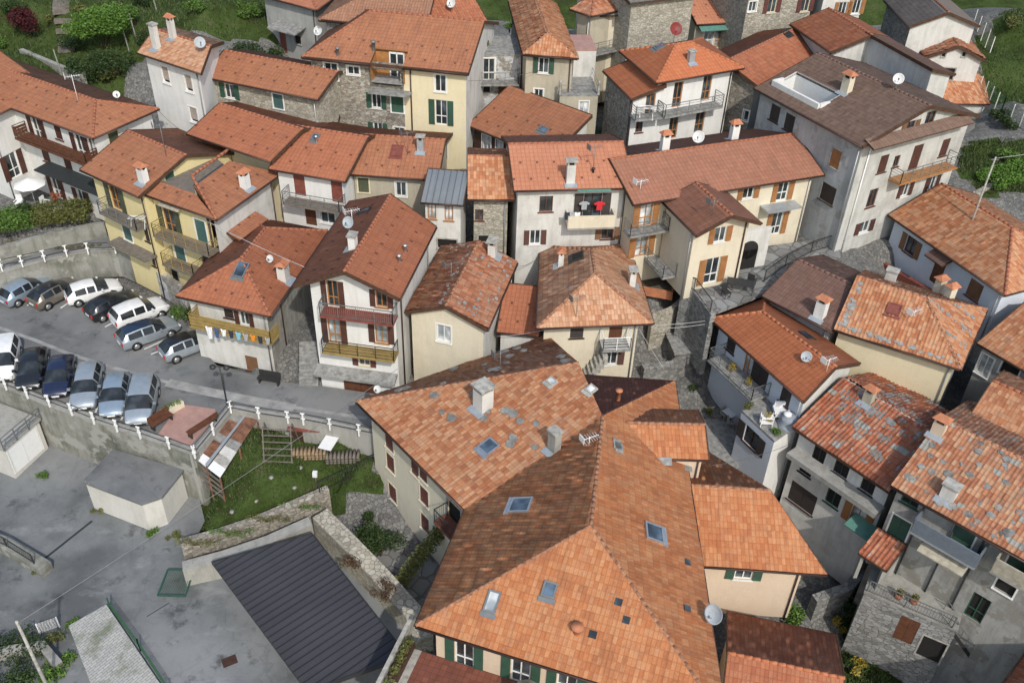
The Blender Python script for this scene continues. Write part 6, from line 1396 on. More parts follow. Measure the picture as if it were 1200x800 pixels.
def trellis(r):
    for x in (-.9, .9):
        part(r, 'pole', 'grey_wood', lambda m: m.bar((x, -1, 0), (x, -.2, 2.4), .07)); part(r, 'pole', 'grey_wood', lambda m: m.bar((x, 1.2, 0), (x, .2, 2.4), .07))
    for k in range(6): part(r, 'crossbar', 'grey_wood', lambda m: m.bar((-1, -1+.16*k, .1+.42*k), (1, -1+.16*k, .1+.42*k), .06))
simple('trellis', 'ladder-like wooden trellis leaning in the garden', 'trellis', G(330, 530), trellis)
simple('plant_support', 'thin white post with a rag standing in the lower garden', 'post', G(372, 576), lambda r: (part(r, 'pole', 'grey_wood', lambda m: m.bar((0, 0, -.1), (0, 0, 1.7), .06)), part(r, 'rag', 'cloth_white', lambda m: m.box((0, 0, 1.6), .3, .3, .35))))
# patio beside the car park
flat('patio', [(184, 510), (211, 473), (252, 479), (254, 487), (222, 523)], .05, 'patio', .1)
def bench(label, p, rz, L=1.9, mat='red_wood'):
    def f(r):
        part(r, 'seat', mat, lambda m: m.box((0, 0, .45), L, .45, .06)); part(r, 'backrest', mat, lambda m: m.box((0, .24, .72), L, .05, .4))
        for x in (-L/2+.12, L/2-.12): part(r, 'leg', 'iron', lambda m: m.box((x, 0, .22), .08, .4, .44))
    o = simple('bench', label, 'bench', p, f); o.rotation_euler.z = rz; return o
bench('red brown bench at the left end of the pink patio', W(190, 497, .05), .95, 1.6, 'brown_wood'); bench('dark brown bench at the right edge of the pink patio', W(238, 503, .1), .95+math.pi, 2.2, 'brown_wood'); bench('dark grey bench against the grey house by the street', W(316, 449, 0), -.2, 1.6, 'iron')
simple('planter', 'pale rectangular planter with grass beside the patio', 'planter', W(203, 481, .05), lambda r: (part(r, 'box', 'cream_pale', lambda m: m.box((0, 0, .22), 1.5, .45, .44, .9)), part(r, 'plants', 'leaf_green', lambda m: leaf_cloud(m, [(-.3, -.3, .5, .25), (0, 0, .5, .25), (.3, .3, .5, .25)], 260, .07, random.Random(2)))))
def lamp(r):
    part(r, 'pole', 'iron', lambda m: m.tube([(0, 0, 0), (0, 0, 3.2)], .05, 8)); part(r, 'arm', 'iron', lambda m: m.bar((-.45, 0, 3.2), (.45, 0, 3.2), .05))
    for x in (-.45, .45): part(r, 'lamp_head', 'iron', lambda m: m.lathe([(.05, .1), (.2, .02), (.22, -.1), (.1, -.22), (0, -.22)], (x, 0, 3.2), 10))
simple('street_lamp', 'double-headed black street lamp at the corner of the patio', 'street lamp', W(266, 473, 0), lamp)
# stairs
def steps(name, label, p0, p1, n, w, mat='slab_grey', cat='steps', base=.8, follow=False):
    "p0 foot, p1 head (world)"
    root = empty(name, p0, 0, label, cat); d = Vector((p1.x-p0.x, p1.y-p0.y, 0)); L = d.length; d.normalize(); rz = math.atan2(d.y, d.x)
    for k in range(n):
        c = p0+d*(L*(k+.5)/n); z1 = float(ground_z(c.x, c.y))+.16 if follow else p0.z+(p1.z-p0.z)*(k+1)/n; m_ = MB(p0); hh = (p1.z-p0.z)/n+base; m_.box((c.x, c.y, z1-hh/2), L/n+.03, w, hh, rz); m_.build('step', mat, root)
    return root
steps('steps', 'stone steps climbing between the grey house and the white gabled house', W(362, 452, 0), W(362, 400, 2.3), 12, 1.3, 'slab_grey')
steps('steps', 'long flight of wooden garden steps at the top left', G(78, 62)+UPV*.1, G(82, -14)+UPV*.15, 26, 1.5, 'grey_wood', base=.3, follow=True)
# poles and cables
def pole(label, top, ztop, zb, mat='stone_cap', r=.11):
    p = W(top[0], top[1], ztop); o = empty('utility_pole', (p.x, p.y, zb), 0, label, 'pole'); part(o, 'shaft', mat, lambda m: m.tube([(0, 0, -.3), (0, 0, ztop-zb)], r, 8, r*.65)); part(o, 'insulator', 'iron_grey', lambda m: m.bar((-.25, 0, ztop-zb-.2), (.25, 0, ztop-zb-.2), .08)); return p
def cable(label, a, b, sag=.5, r=.022, mat='cable'):
    a, b = Vector(a), Vector(b); m_ = MB(a); m_.tube([a.lerp(b, t)-UPV*sag*4*t*(1-t) for t in np.linspace(0, 1, 15)], r, 5); o = m_.build('cable', mat); o.location = a; tag(o, label, 'cable')
pt = pole('pale wooden pole at the bottom left corner carrying a long cable', (19, 727), 2.6, -5.4)
cable('long grey cable from the bottom left pole across the yard to the gabled house', pt-UPV*.2, W(466, 432, 4.), .25, .016, 'cable_grey')
pr = pole('white street pole beside the road at the right edge', (1167, 184), 13.6, 6.2, 'stone_cap', .09)
cable('thin cable from the white street pole to the right', pr-UPV*.1, pr+Vector((14, 3, 1.5)), .2, .018, 'cable_pale'); cable('pale cable from the yellow house over the hipped roof', W(240, 258, 8.4), W(357, 313, 8.4), .1, .022, 'cable_pale')
cable('upper pale cable from the cream centre house to the orange roof', W(764, 381, 5.4), W(838, 374, 4.2), .1, .02, 'cable_pale'); cable('lower pale cable from the cream centre house to the orange roof', W(765, 385, 5.2), W(836, 378, 4.), .12, .02, 'cable_pale'); cable('drooping cable on the right side of the cream centre house', W(747, 382, 4.6), W(778, 432, .8), .05, .02, 'cable_pale')
cable('cable crossing in front of the pyramid roof house', W(582, 394, 3.4), W(640, 386, 5.1), .1, .018, 'cable_pale')
# ---------------------------------------------------------------- laundry
def cloth(p, T, w, h, mat, label, name='laundry', cat='laundry', group=None):
    m_ = MB(p); n = 5; vs = []
    NO = Vector((-T.y, T.x, 0))
    for j in range(3):
        for i in range(n): vs.append(p+T*(w*(i/(n-1)-.5))*(1-.12*j)+NO*.04*math.sin(i*2.1+j)-UPV*h*j/2)
    fs = [(j*n+i, j*n+i+1, (j+1)*n+i+1, (j+1)*n+i) for j in range(2) for i in range(n-1)]; m_.add(vs, fs); m_.add([v+NO*.02 for v in vs], [f[::-1] for f in fs]); o = m_.build(name, mat); o.location = p; tag(o, label, cat, group)
def shirt(p, T, s, mat, label):
    m_ = MB(p); out = [(-.2, 0), (-.48, -.18), (-.4, -.34), (-.24, -.26), (-.24, -.8), (.24, -.8), (.24, -.26), (.4, -.34), (.48, -.18), (.2, 0)]; NO = Vector((T.y, -T.x, 0)); a = [p+T*x*s+UPV*y*s for x, y in out]; b = [v+NO*.05 for v in a]; n = len(a)
    m_.add(a+b, [list(range(n)), list(range(n, 2*n))[::-1]]+[(i, (i+1) % n, n+(i+1) % n, n+i) for i in range(n)]); o = m_.build('shirt', mat); o.location = p; tag(o, label, 'shirt')
q = HS['P1'].hit_wall(280, 392, off=1.25, side=0); T_, NO_ = HS['P1'].frame(q)
seq = [('cloth_white', .5, 1.0, 'long pale sheet hanging at the left end of the laundry balcony'), ('cloth_blue', .35, .8, 'dark blue trousers beside the pale sheet on the laundry balcony'), ('cloth_white', .4, .55, 'white shirt third from left on the laundry balcony'), ('cloth_dark', .35, .6, 'dark cloth between the white shirt and the turquoise towel'), ('cloth_sky', .4, .6, 'turquoise towel on the laundry balcony'), ('cloth_grey', .4, .6, 'pale grey shirt right of the turquoise towel'), ('cloth_orange', .38, .5, 'bright orange cloth on the laundry balcony'), ('cloth_dark', .35, .6, 'dark trousers right of the orange cloth'), ('cloth_grey', .35, .55, 'grey cloth at the right end of the laundry line')]
x = 244.
for mt, w, hh, lab in seq:
    p = HS['P1'].pt(HS['P1'].hit_wall(x, 383+(x-244)*.19, off=1.28, side=0, blk=0), 1.28); cloth(p, T_, w, hh, mt, lab, group='laundry on the grey house balcony'); x += 8.6
q = HS['H8'].hit_wall(703, 236, off=.35, side=0); T_, NO_ = HS['H8'].frame(q); shirt(HS['H8'].pt(q, .35), T_, .85, 'cloth_red', 'red shirt hanging beside the dark balcony door'); shirt(HS['H8'].pt(HS['H8'].hit_wall(685, 236, off=.35, side=0), .35), T_, .8, 'cloth_grey', 'pale shirt hanging left of the dark balcony door')
for i, (xx, mt) in enumerate(((665, 'cloth_dark'), (671, 'cloth_grey'), (677, 'cloth_white'))): cloth(HS['H8'].pt(HS['H8'].hit_wall(xx, 249, off=1.0, side=0), 1.0), T_, .4, .6, mt, ['dark cloth on the box balcony rail', 'grey cloth on the box balcony rail', 'white cloth on the box balcony rail'][i])
cloth(W(347, 12, 13.2), Vector((.95, .3, 0)), 1.1, 2.4, 'cloth_lilac', 'lilac curtain hanging on the grey house at the top edge', 'curtain', 'curtain')
# ---------------------------------------------------------------- terrace furniture and bits
def chair(p, rz, mat, label, group=None, s=1.):
    def f(r):
        part(r, 'seat', mat, lambda m: m.box((0, 0, .44*s), .5*s, .5*s, .06)); part(r, 'backrest', mat, lambda m: m.box((0, .24*s, .75*s), .5*s, .05, .6*s))
        for a in (-1, 1):
            part(r, 'armrest', mat, lambda m: m.box((a*.27*s, 0, .62*s), .06, .5*s, .05))
            for b in (-1, 1): part(r, 'leg', mat, lambda m: m.bar((a*.22*s, b*.22*s, 0), (a*.2*s, b*.2*s, .44*s), .045))
    o = simple('chair', label, 'chair', p, f, group); o.rotation_euler.z = rz; return o
def table(p, rz, w, d, mat, label, leg='iron'):
    def f(r):
        part(r, 'tabletop', mat, lambda m: m.box((0, 0, .74), w, d, .05))
        for a in (-1, 1):
            for b in (-1, 1): part(r, 'leg', leg, lambda m: m.bar((a*(w/2-.08), b*(d/2-.08), 0), (a*(w/2-.08), b*(d/2-.08), .72), .05))
    o = simple('table', label, 'table', p, f); o.rotation_euler.z = rz; return o
ZT = 1.86
def armchair(r):
    part(r, 'seat', 'white_plastic', lambda m: m.box((0, 0, .35), .85, .8, .3)); part(r, 'backrest', 'white_plastic', lambda m: [m.box((0, .36, .62), .84, .12, .62)]); 
    for a in (-1, 1): part(r, 'armrest', 'white_plastic', lambda m: m.box((a*.45, -.05, .55), .16, .7, .18))
simple('armchair', 'white covered armchair on the concrete terrace by the bright orange roof', 'armchair', W(914, 487, ZT), armchair)
simple('covered_table', 'table under a crumpled grey cover on the concrete terrace', 'table', W(924, 498, ZT), lambda r: (part(r, 'cover', 'grey_cover', lambda m: m.lathe([(.78, .05), (.6, .45), (.64, .7), (.3, .78), (0, .8)], (0, 0, 0), 7)), part(r, 'bundle', 'white_plastic', lambda m: m.lathe([(0, 0), (.3, .02), (.26, .14), (.12, .2), (0, .21)], (-.2, .1, .78), 7))))
simple('plant_stand', 'small white plant stand at the edge of the concrete terrace', 'plant stand', W(897, 498, ZT), lambda r: (part(r, 'frame', 'white_paint', lambda m: [m.box((0, 0, z), .8, .45, .04) for z in (.3, .7)]), part(r, 'leg', 'white_paint', lambda m: [m.bar((a*.37, b*.2, 0), (a*.37, b*.2, .9), .04) for a in (-1, 1) for b in (-1, 1)]), part(r, 'plants', 'leaf_yellow', lambda m: leaf_cloud(m, [(0, 0, .9, .25), (.2, 0, .5, .2)], 160, .07, random.Random(1)))))
for i, (x, y, z, mt) in enumerate(((907, 509, ZT, 'leaf_green'), (857, 434, 2.2, 'leaf_yellow'), (876, 450, 2.2, 'leaf_yellow'), (878, 480, ZT, 'leaf_olive'), (832, 486, -2.2, 'leaf_olive'), (852, 508, -2.8, 'leaf_olive'), (812, 458, -1.6, 'leaf_dark'))):
    shrub(W(x, y, z), rl(3, .2, .35, .25, 40+i), mt, ['green pot plant at the front corner of the concrete terrace', 'yellow green pot plant on the long balcony near its left end', 'yellow green pot plant midway along the long balcony', 'small pot plant beside the terrace railing', 'olive bush on the far side of the sunken yard', 'olive bush beside the sunken yard table', 'dark climbing plant on the sunken yard wall'][i], 320, .07, 'pot_plant', 'pot plant')
flat('sunken_yard', [(800, 468), (830, 440), (872, 486), (872, 540), (850, 556), (832, 530)], -2.3, 'slab_grey', .3)
table(W(859, 490, -2.3), .6, 1.6, .9, 'white_plastic', 'white table in the sunken yard below the long balcony')
for i, (x, y) in enumerate(((848, 490), (855, 500), (866, 500))): chair(W(x, y, -2.3), .6+i, 'stone_cap', 'pale chair around the white table in the sunken yard', 'chairs around the sunken yard table', .9)
table(W(866, 341, 5.2), -.2, 1.9, .9, 'iron', 'dark table on the slate courtyard'); 
for i, (x, y) in enumerate(((850, 348), (880, 334))): chair(W(x, y, 5.2), .5+i*2, 'iron', ['dark chair left of the courtyard table', 'dark chair behind the courtyard table'][i])
# iron railing round the courtyard
def iron_rail(label, pts, z, h=1., mat='iron'):
    P = [W(p[0], p[1], z) for p in pts]; root = empty('railing', P[0], 0, label, 'railing'); m_ = MB(P[0])
    for a, b in zip(P[:-1], P[1:]):
        m_.bar(a+UPV*h, b+UPV*h, .05); m_.bar(a+UPV*.1, b+UPV*.1, .03); n = max(1, int((b-a).length/.16))
        for k in range(n): p = a+(b-a)*k/n; m_.bar(p, p+UPV*h, .018)
    m_.build('rail', mat, root)
    for p in P: w = MB(P[0]); w.bar(p, p+UPV*h, .06); w.build('post', mat, root)
iron_rail('dark iron railing along the left edge of the slate courtyard', [(802, 337), (813, 340), (832, 366)], 5.3); iron_rail('dark iron railing beside the lane at the right of the slate courtyard', [(895, 330), (920, 312), (950, 296), (980, 287)], 5.25)
def arch(r):
    part(r, 'wall', 'white_old', lambda m: m.box((0, .3, 1.6), 3.2, .3, 3.2)); part(r, 'opening', 'void', lambda m: [m.box((0, .13, .8), 1.5, .05, 1.6), m.lathe([(0, 0), (.75, 0), (.75, .05), (0, .05)], (0, .155, 1.6), 20, (0, -1, 0))])
o = simple('arched_wall', 'white wall with arched opening beside the slate courtyard', 'wall', W(874, 316, 5.2), arch); o.rotation_euler.z = .35
def planter(r):
    part(r, 'wall', 'terracotta', lambda m: [m.box((0, -1.1, .35), 2.6, .14, .7), m.box((0, 1.1, .35), 2.6, .14, .7), m.box((-1.3, 0, .35), .14, 2.34, .7), m.box((1.3, 0, .35), .14, 2.34, .7)]); part(r, 'soil', 'soil', lambda m: m.box((0, 0, .25), 2.44, 2.04, .5))
o = simple('raised_bed', 'raised bed with orange brick rim and bare soil beside the cream house', 'raised bed', W(768, 338, 3.2), planter); o.rotation_euler.z = -.25
def hut(r):
    part(r, 'wall', 'stone_grey', lambda m: m.box((0, 0, 1.), 3.0, 2.0, 2.2)); part(r, 'roof', 'slab_grey', lambda m: m.box((0, -.1, 2.2), 3.4, 2.5, .14)); part(r, 'door', 'void', lambda m: m.box((.6, -1.02, .9), .9, .05, 1.8))
o = simple('stone_hut', 'small stone hut with flat slab roof below the slate courtyard', 'hut', W(806, 428, -1.4), hut); o.rotation_euler.z = .15
simple('board', 'white panel lying on the flat slab roof of the stone hut', 'board', W(815, 395, 1.)+UPV*.02, lambda r: part(r, 'sheet', 'white_plastic', lambda m: m.box((0, 0, 0), .95, .8, .05, .35)))
# cream centre house: outside stair
h = HS['CH']; q = h.hit_wall(700, 415, off=.6, side=0); A, B_, L, t, no = h.blocks[0].side(0)
ua = h.hit_wall(663, 436, off=.6, side=0, blk=0); ub = h.hit_wall(708, 412, off=.6, side=0, blk=0); st = h.mb()
for k in range(13):
    f = k/12; u = ua[4]+(ub[4]-ua[4])*f; z = -1.0+(ub[5]+1.0)*f; p = A+t*u+no*.6; st.box((p[0], p[1], z-.35), .34, 1.1, .7, math.atan2(t[1], t[0]))
st.build('outside_stair', 'stone_cap', h.root)
# white house terrace furniture
simple('parasol', 'closed white parasol over a table on the terrace of the white house', 'parasol', W(42, 240, 3.4), lambda r: (part(r, 'pole', 'white_paint', lambda m: m.tube([(0, 0, 0), (0, 0, 2.3)], .03, 6)), part(r, 'canopy', 'white_plastic', lambda m: m.lathe([(1.25, 1.85), (.6, 2.15), (0, 2.4), (0, 2.36), (.6, 2.1), (1.2, 1.8)], (0, 0, 0), 8))))
table(W(64, 252, 3.4), .3, 1.5, .8, 'white_plastic', 'white table behind the yellow green hedge', 'white_paint'); shrub(W(67, 238, 3.4), rl(3, .2, .6, .32, 51), 'leaf_red', 'pink flowering pot plant by the white house wall', 350, .07, 'pot_plant', 'pot plant')
for i, (x, y) in enumerate(((24, 243), (55, 244), (92, 246), (98, 249))): chair(W(x, y, 3.4), i*1.3, ['white_plastic', 'white_plastic', 'iron', 'iron'][i], ['white chair left of the parasol', 'white chair right of the parasol', 'dark chair near the white pillar', 'dark chair beside the white pillar'][i])
# balcony furniture on the yellow house
b_ = HS['Y2']; q = b_.hit_wall(158, 252, off=.7, side=0, blk=0); p = b_.pt(q, .6); p.z = W(140, 259, p.z).z
simple('drying_rack', 'white folding drying rack on the upper left balcony of the yellow house', 'drying rack', Vector((p.x, p.y, b_.pt(b_.hit_wall(146, 264, off=1., side=0, blk=0), .6).z+.0)), lambda r: (part(r, 'rail', 'white_paint', lambda m: [m.bar((-.6, y, .9), (.6, y, .9), .03) for y in (-.25, -.1, .05, .2)]), part(r, 'leg', 'white_paint', lambda m: [m.bar((a*.5, -.25, 0), (a*.5, .25, .9), .03) for a in (-1, 1)])))
q = HS['W1'].hit_wall(758, 128, off=.7, side=1, blk=1)
simple('drying_rack', 'white folding drying rack on the balcony below the orange lean-to roof', 'drying rack', HS['W1'].pt(q, .7)-UPV*.8, lambda r: (part(r, 'rail', 'white_paint', lambda m: [m.bar((-.7, y, .95), (.7, y, .95), .04) for y in (-.3, -.1, .1, .3)]), part(r, 'leg', 'white_paint', lambda m: [m.bar((a*.5, -.3*s, 0), (a*.5, .3*s, .95), .04) for a in (-1, 1) for s in (-1, 1)])))
for i, (x, w) in enumerate(((778, 3.2), (822, 3.4))):
    simple('screen_fence', ['black screened fence left of the white dish', 'black screened fence right of the white dish'][i], 'fence', G(x, 172-i*8), lambda r: (part(r, 'panel', 'tarp_black', lambda m: m.box((0, 0, .75), w, .06, 1.3, .16)), part(r, 'post', 'iron', lambda m: [m.bar((a*w/2, a*w*.08, 0), (a*w/2, a*w*.08, 1.5), .06) for a in (-1, 1)])))
simple('gate', 'bright green mesh gate beside the balustraded annex', 'gate', G(706, 168), lambda r: (part(r, 'frame', 'net_green', lambda m: [m.box((0, 0, 1.4), 1.5, .06, .08), m.box((-.75, 0, .7), .08, .06, 1.4), m.box((.75, 0, .7), .08, .06, 1.4)]), part(r, 'mesh_panel', 'shutter_green', lambda m: m.box((0, 0, .65), 1.4, .03, 1.25))))
# balusters on the annex terrace
bb = HS['A5'].blocks[1]
for fpn in range(4):
    a, c = Vector((*bb.fp[fpn], bb.ez+.14)), Vector((*bb.fp[(fpn+1) % 4], bb.ez+.14)); m_ = HS['A5'].mb(); m_.lathe([(.12, 0), (.09, .3), (.13, .5), (.08, .9), (.14, 1.0), (.1, 1.15), (0, 1.2)], a, 8); m_.build('baluster', 'stone_cap', HS['A5'].root)
    m_ = HS['A5'].mb(); m_.bar(a+UPV*.45, c+UPV*.45, .03); m_.bar(a+UPV*.8, c+UPV*.8, .03); m_.build('railing', 'iron_grey', HS['A5'].root)
# foreground building: deck, awning strip, loggia
h = HS['BIG']; bs = h.blocks[0]; A, B_, L, t, no = bs.side(1); T_ = Vector((t[0], t[1], 0)); NO_ = Vector((no[0], no[1], 0)); zd = .3
P = lambda u, d, z: Vector((A[0], A[1], 0))+T_*u+NO_*d+UPV*z
m_ = h.mb(); m_.box(P(L/2-.4, 1.9, zd-.2), L+.8, 3.76, .4, ux=T_, uy=NO_, uz=UPV); dk = m_.build('deck', 'deck_red', h.root)
m_ = h.mb(); m_.box(P(-1.3, 1.9, zd-.2), 1., 3.76, .39, ux=T_, uy=NO_, uz=UPV); m_.box(P(-1.9, 1.2, zd+.25), .22, 5.2, .9, ux=T_, uy=NO_, uz=UPV); m_.build('parapet', 'stone_cap', dk)
m_ = h.mb(); m_.box(P(-1.45, 1., zd+.25), .5, 2.2, .5, ux=T_, uy=NO_, uz=UPV); m_.build('flower_box', 'dark_wood', dk)
m_ = h.mb(); leaf_cloud(m_, [tuple(P(-1.45, d, zd+.65))+(.3,) for d in (.2, .7, 1.2, 1.8, 2.6)], 700, .08, random.Random(3)); m_.build('flower_box_plants', 'leaf_olive', dk)
m_ = h.mb(); m_.bar(P(-1.8, 3.7, zd+.95), P(L, 3.7, zd+.95), .05)
for k in range(110): u = -1.8+k*.13; m_.bar(P(u, 3.7, zd), P(u, 3.7, zd+.95), .02)
m_.build('railing', 'iron_grey', dk)
m_ = h.mb(); m_.box(P(L*.55, .12, ZE-.62), L*.8, .2, .16, ux=T_, uy=NO_, uz=UPV)
for k in range(int(L*.8/.28)): m_.box(P(L*.15+.14+k*.28, .24, ZE-.78), .22, .03, .3, ux=T_, uy=NO_, uz=UPV)
m_.build('awning_valance', 'white_plastic', h.root)
table(P(3.2, 2.2, zd), .3, 1.8, 1., 'white_plastic', 'white table on the red deck at the bottom edge', 'white_paint')
simple('parasol', 'folded beige parasol on the red deck at the bottom edge', 'parasol', P(5.2, 1.4, zd), lambda r: (part(r, 'pole', 'white_paint', lambda m: m.tube([(0, 0, 0), (0, 0, 2.2)], .03, 6)), part(r, 'canopy', 'awning_cream', lambda m: m.lathe([(.7, 1.6), (.35, 1.9), (0, 2.3)], (0, 0, 0), 9))))
# courtyard on the left of the foreground building
flat('courtyard', [(385, 590), (432, 556), (446, 596), (520, 668), (486, 735), (440, 672)], -4.75, 'flagstone', .4)
iron_rail('dark garden fence across the shady courtyard corner', [(375, 578), (420, 556), (438, 545)], -2.2)
# lower left: brick path, green fence, little gate
P4 = [lotp(82, 737), lotp(126, 712), lotp(196, 815), lotp(118, 830)]; m_ = MB(P4[0]); m_.add([p+UPV*.35 for p in P4]+[p-UPV*.5 for p in P4], [(0, 1, 2, 3), (0, 4, 5, 1), (1, 5, 6, 2), (2, 6, 7, 3), (3, 7, 4, 0)]); tag(m_.build('brick_path', 'paver'), kind='structure').location = P4[0]
def net_fence(label, pts, zf, h, mat, post='white_paint', step=1.):
    P = [zf(*p) for p in pts]; root = empty('fence', P[0], 0, label, 'fence'); m_ = MB(P[0])
    for a, b in zip(P[:-1], P[1:]):
        n = max(1, int((b-a).length/step))
        for k in range(n+1): p = a+(b-a)*k/n; w = MB(P[0]); w.bar(p-UPV*.2, p+UPV*h, .06); w.build('post', post, root)
        nn = int((b-a).length/.14)
        for k in range(nn): p = a+(b-a)*k/nn; m_.bar(p+UPV*.05, p+UPV*(h-.05), .012)
        for z in np.linspace(.08, h-.05, 8): m_.bar(a+UPV*z, b+UPV*z, .012)
    m_.build('wire_mesh', mat, root)
net_fence('green mesh fence along the brick path', [(130, 714), (165, 762), (200, 815)], lambda x, y: lotp(x, y)+UPV*.1, 1.0, 'net_green', 'shutter_green', 2.)
net_fence('wire fence with white posts along the upper right meadow', [(1140, 30), (1160, 62)], lambda x, y: G(x, y), 1.5, 'iron_grey'); net_fence('wire fence with white posts beside the gravel path', [(1146, 108), (1172, 134), (1205, 158)], lambda x, y: G(x, y), 1.5, 'net_green')
net_fence('small white picket gate near the bottom left pole', [(47, 742), (70, 734)], lambda x, y: lotp(x, y), .9, 'white_paint', 'white_paint', 1.)
simple('mesh_gate', 'green mesh barrier lying at the edge of the lower yard', 'barrier', lotp(208, 688), lambda r: (part(r, 'frame', 'shutter_green', lambda m: [m.box((x, y, .45), sx, sy, .08) for x, y, sx, sy in ((-.8, 0, .08, 1.9), (.8, 0, .08, 1.9), (0, -.95, 1.6, .08), (0, .95, 1.6, .08))]), part(r, 'mesh_panel', 'net_green', lambda m: [m.box((-.75+.1*i, 0, .45), .015, 1.85, .015) for i in range(16)])))
iron_rail('dark handrail on the low mossy wall at the left edge', [(-20, 628), (8, 640), (40, 660)], -3.6, .8)
# stained house: platform, porch, stair
h = HS['RRp'] = House('stone_platform', 'rough stone platform with dark doorways in front of the tall stained house', 'building'); P = rect((1012, 694), (1122, 740), 4.2, -2.5); h.block(P, -2.5, [None]*4, -9.5, {0: 'stone_grey', 1: 'grey_stained', 2: None, 3: 'stone_grey'}, ov=.05, flat='concrete')
h.wins((1062, 738, 1.1, 2.1, 'd'), (1100, 765, 1.3, 1.9, 'v'), side=0); h.finish()
h = HS['porch'] = House('porch', 'small porch with striped old tile roof in front of the stained house', 'porch'); h.block(rect((1006, 648), (1039, 669), 2.0, -.4), -.4, [17, None, None, None], -2.4, {0: None, 1: 'concrete', 2: None, 3: None}, 'tile_ruin', 'ruin', ov=.2, gutter=False); h.finish()
for x, y in inset(h.blocks[0].fp, .2): m_ = h.mb(); m_.box((x, y, -1.4), .22, .22, 2.2); m_.build('pillar', 'concrete', h.root)
h2 = HS['RR']; a = W(1108, 724, -2.5); b = W(1156, 792, -7.6); d = Vector((b.x-a.x, b.y-a.y, 0)); m_ = MB(b); n = 16
st = empty('outside_stair', b, 0, 'grey metal stair descending along the tall stained house', 'stair')
for k in range(n): c = b.lerp(a, (k+.5)/n); m_ = MB(b); m_.box(c, d.length/n*.9, 1.0, .05, math.atan2(d.y, d.x)); m_.build('tread', 'iron_grey', st)
sd_ = Vector((-d.y, d.x, 0)).normalized()*.5
for s in (-1, 1): m_ = MB(b); m_.bar(a+sd_*s, b+sd_*s, .06, .2); m_.build('stringer', 'iron', st); m_ = MB(b); m_.bar(a+sd_*s+UPV*.95, b+sd_*s+UPV*.95, .05); [m_.bar(a.lerp(b, t)+sd_*s, a.lerp(b, t)+sd_*s+UPV*.95, .035) for t in np.linspace(0, 1, 9)]; m_.build('handrail', 'iron_grey', st)
# neighbours just outside the frame whose walls shade the gully
for nm, pts, ez, lab in (('house', [(1150, 838), (1250, 912), (1335, 800), (1234, 722)], -1.5, 'house with dark red roof cut by the bottom right corner'),):
    h = HS[lab] = House(nm, lab); P = quad4(pts, ez); P = P if area2(P) > 0 else P[::-1]; h.block(P, ez, [None, 20, None, 20], -10, 'grey_render', 'tile_rust', 'main'); h.finish()

for i, (x, y, mt, R0, h0, n0, lab) in enumerate(((20, 18, 'leaf_dark', .9, .8, 1500, 'dark shrub at the top left beside the maroon shrub'), (60, 28, 'leaf_olive', .5, .5, 600, 'olive weeds left of the garden steps'), (98, 20, 'leaf_olive', .6, .6, 800, 'olive bush between the steps and the bright green bush'), (160, 30, 'leaf_green', .9, .9, 1700, 'green bush right of the bright green bush'), (178, 62, 'leaf_dark', 1., .9, 1700, 'dark bush against the back chimney of the narrow white house'), (165, 8, 'leaf_dark', 1., .9, 1700, 'dark bush at the top edge above the narrow white house'), (230, 14, 'leaf_green', .8, .6, 1200, 'low green bush on the grassy slope behind the narrow white house'), (292, 20, 'leaf_green', .9, .7, 1400, 'green scrub left of the grey house at the top edge'), (318, 76, 'leaf_dark', .9, .8, 1500, 'dark scrub below the slab-roofed porch'), (1180, 150, 'leaf_dark', .6, .5, 900, 'dark brush pile along the gravel path'), (1168, 138, 'leaf_dark', .6, .5, 900, 'dark brush by the wire fence posts'), (1190, 30, 'leaf_olive', .8, .4, 800, 'olive tuft in the upper right meadow'), (1180, 190, 'leaf_green', .8, .5, 1100, 'green tuft above the bright green road hedge'))):
    shrub(G(x, y), rl(5, R0, h0, R0*.75, 60+i), mt, lab, n0, .1)
for i, (x, y) in enumerate(((60, 480), (120, 500), (180, 520), (226, 575), (112, 596), (170, 628), (60, 580), (215, 612), (240, 566), (30, 470))):
    pass
for i, (x, y, lab) in enumerate(((52, 556, 'weeds at the corner of the left garage'), (116, 598, 'weeds at the left foot of the white chamfered garage'), (176, 628, 'weeds at the right foot of the white chamfered garage'), (48, 668, 'weeds at the end of the low mossy wall'), (88, 735, 'weeds at the top of the brick path'), (205, 628, 'tall weeds on the grassy bank beside the white garage'))):
    shrub(lotp(x, y), rl(4, .35, .2, .25, 90+i), 'leaf_olive' if i % 2 else 'leaf_green', lab, 320, .07, 'weeds', 'weeds')
for i, (x, y, lab) in enumerate(((152, 62, 'grey vine stake left of the tall back chimney'), (161, 50, 'long grey vine stake leaning on the slope'), (184, 14, 'grey vine stake at the top edge'), (74, 92, 'dark post beside the white house chimney'))):
    g_ = G(x, y); o = empty('stake', g_, 0, lab, 'post'); part(o, 'shaft', 'stone_cap', lambda m: m.bar((0, 0, -.2), (-.25, .1, 2.6), .07))
for i, (x, y, lab) in enumerate(((318, 560, 'pale stone lying in the green garden near the wall'), (345, 572, 'second pale stone near the garden wall'), (300, 588, 'pale rubble at the edge of the garden wall'), (272, 600, 'flat pale stone on the garden slope'), (352, 548, 'small pale stone in the middle of the garden'))):
    g_ = G(x, y); mb = MB(g_); rg = random.Random(i); mb.lathe([(0, -.1), (.16, -.05), (.18, .05), (.1, .12), (0, .13)], g_, 5); o = mb.build('stone', 'slab_grey'); o.location = g_; tag(o, lab, 'stone')
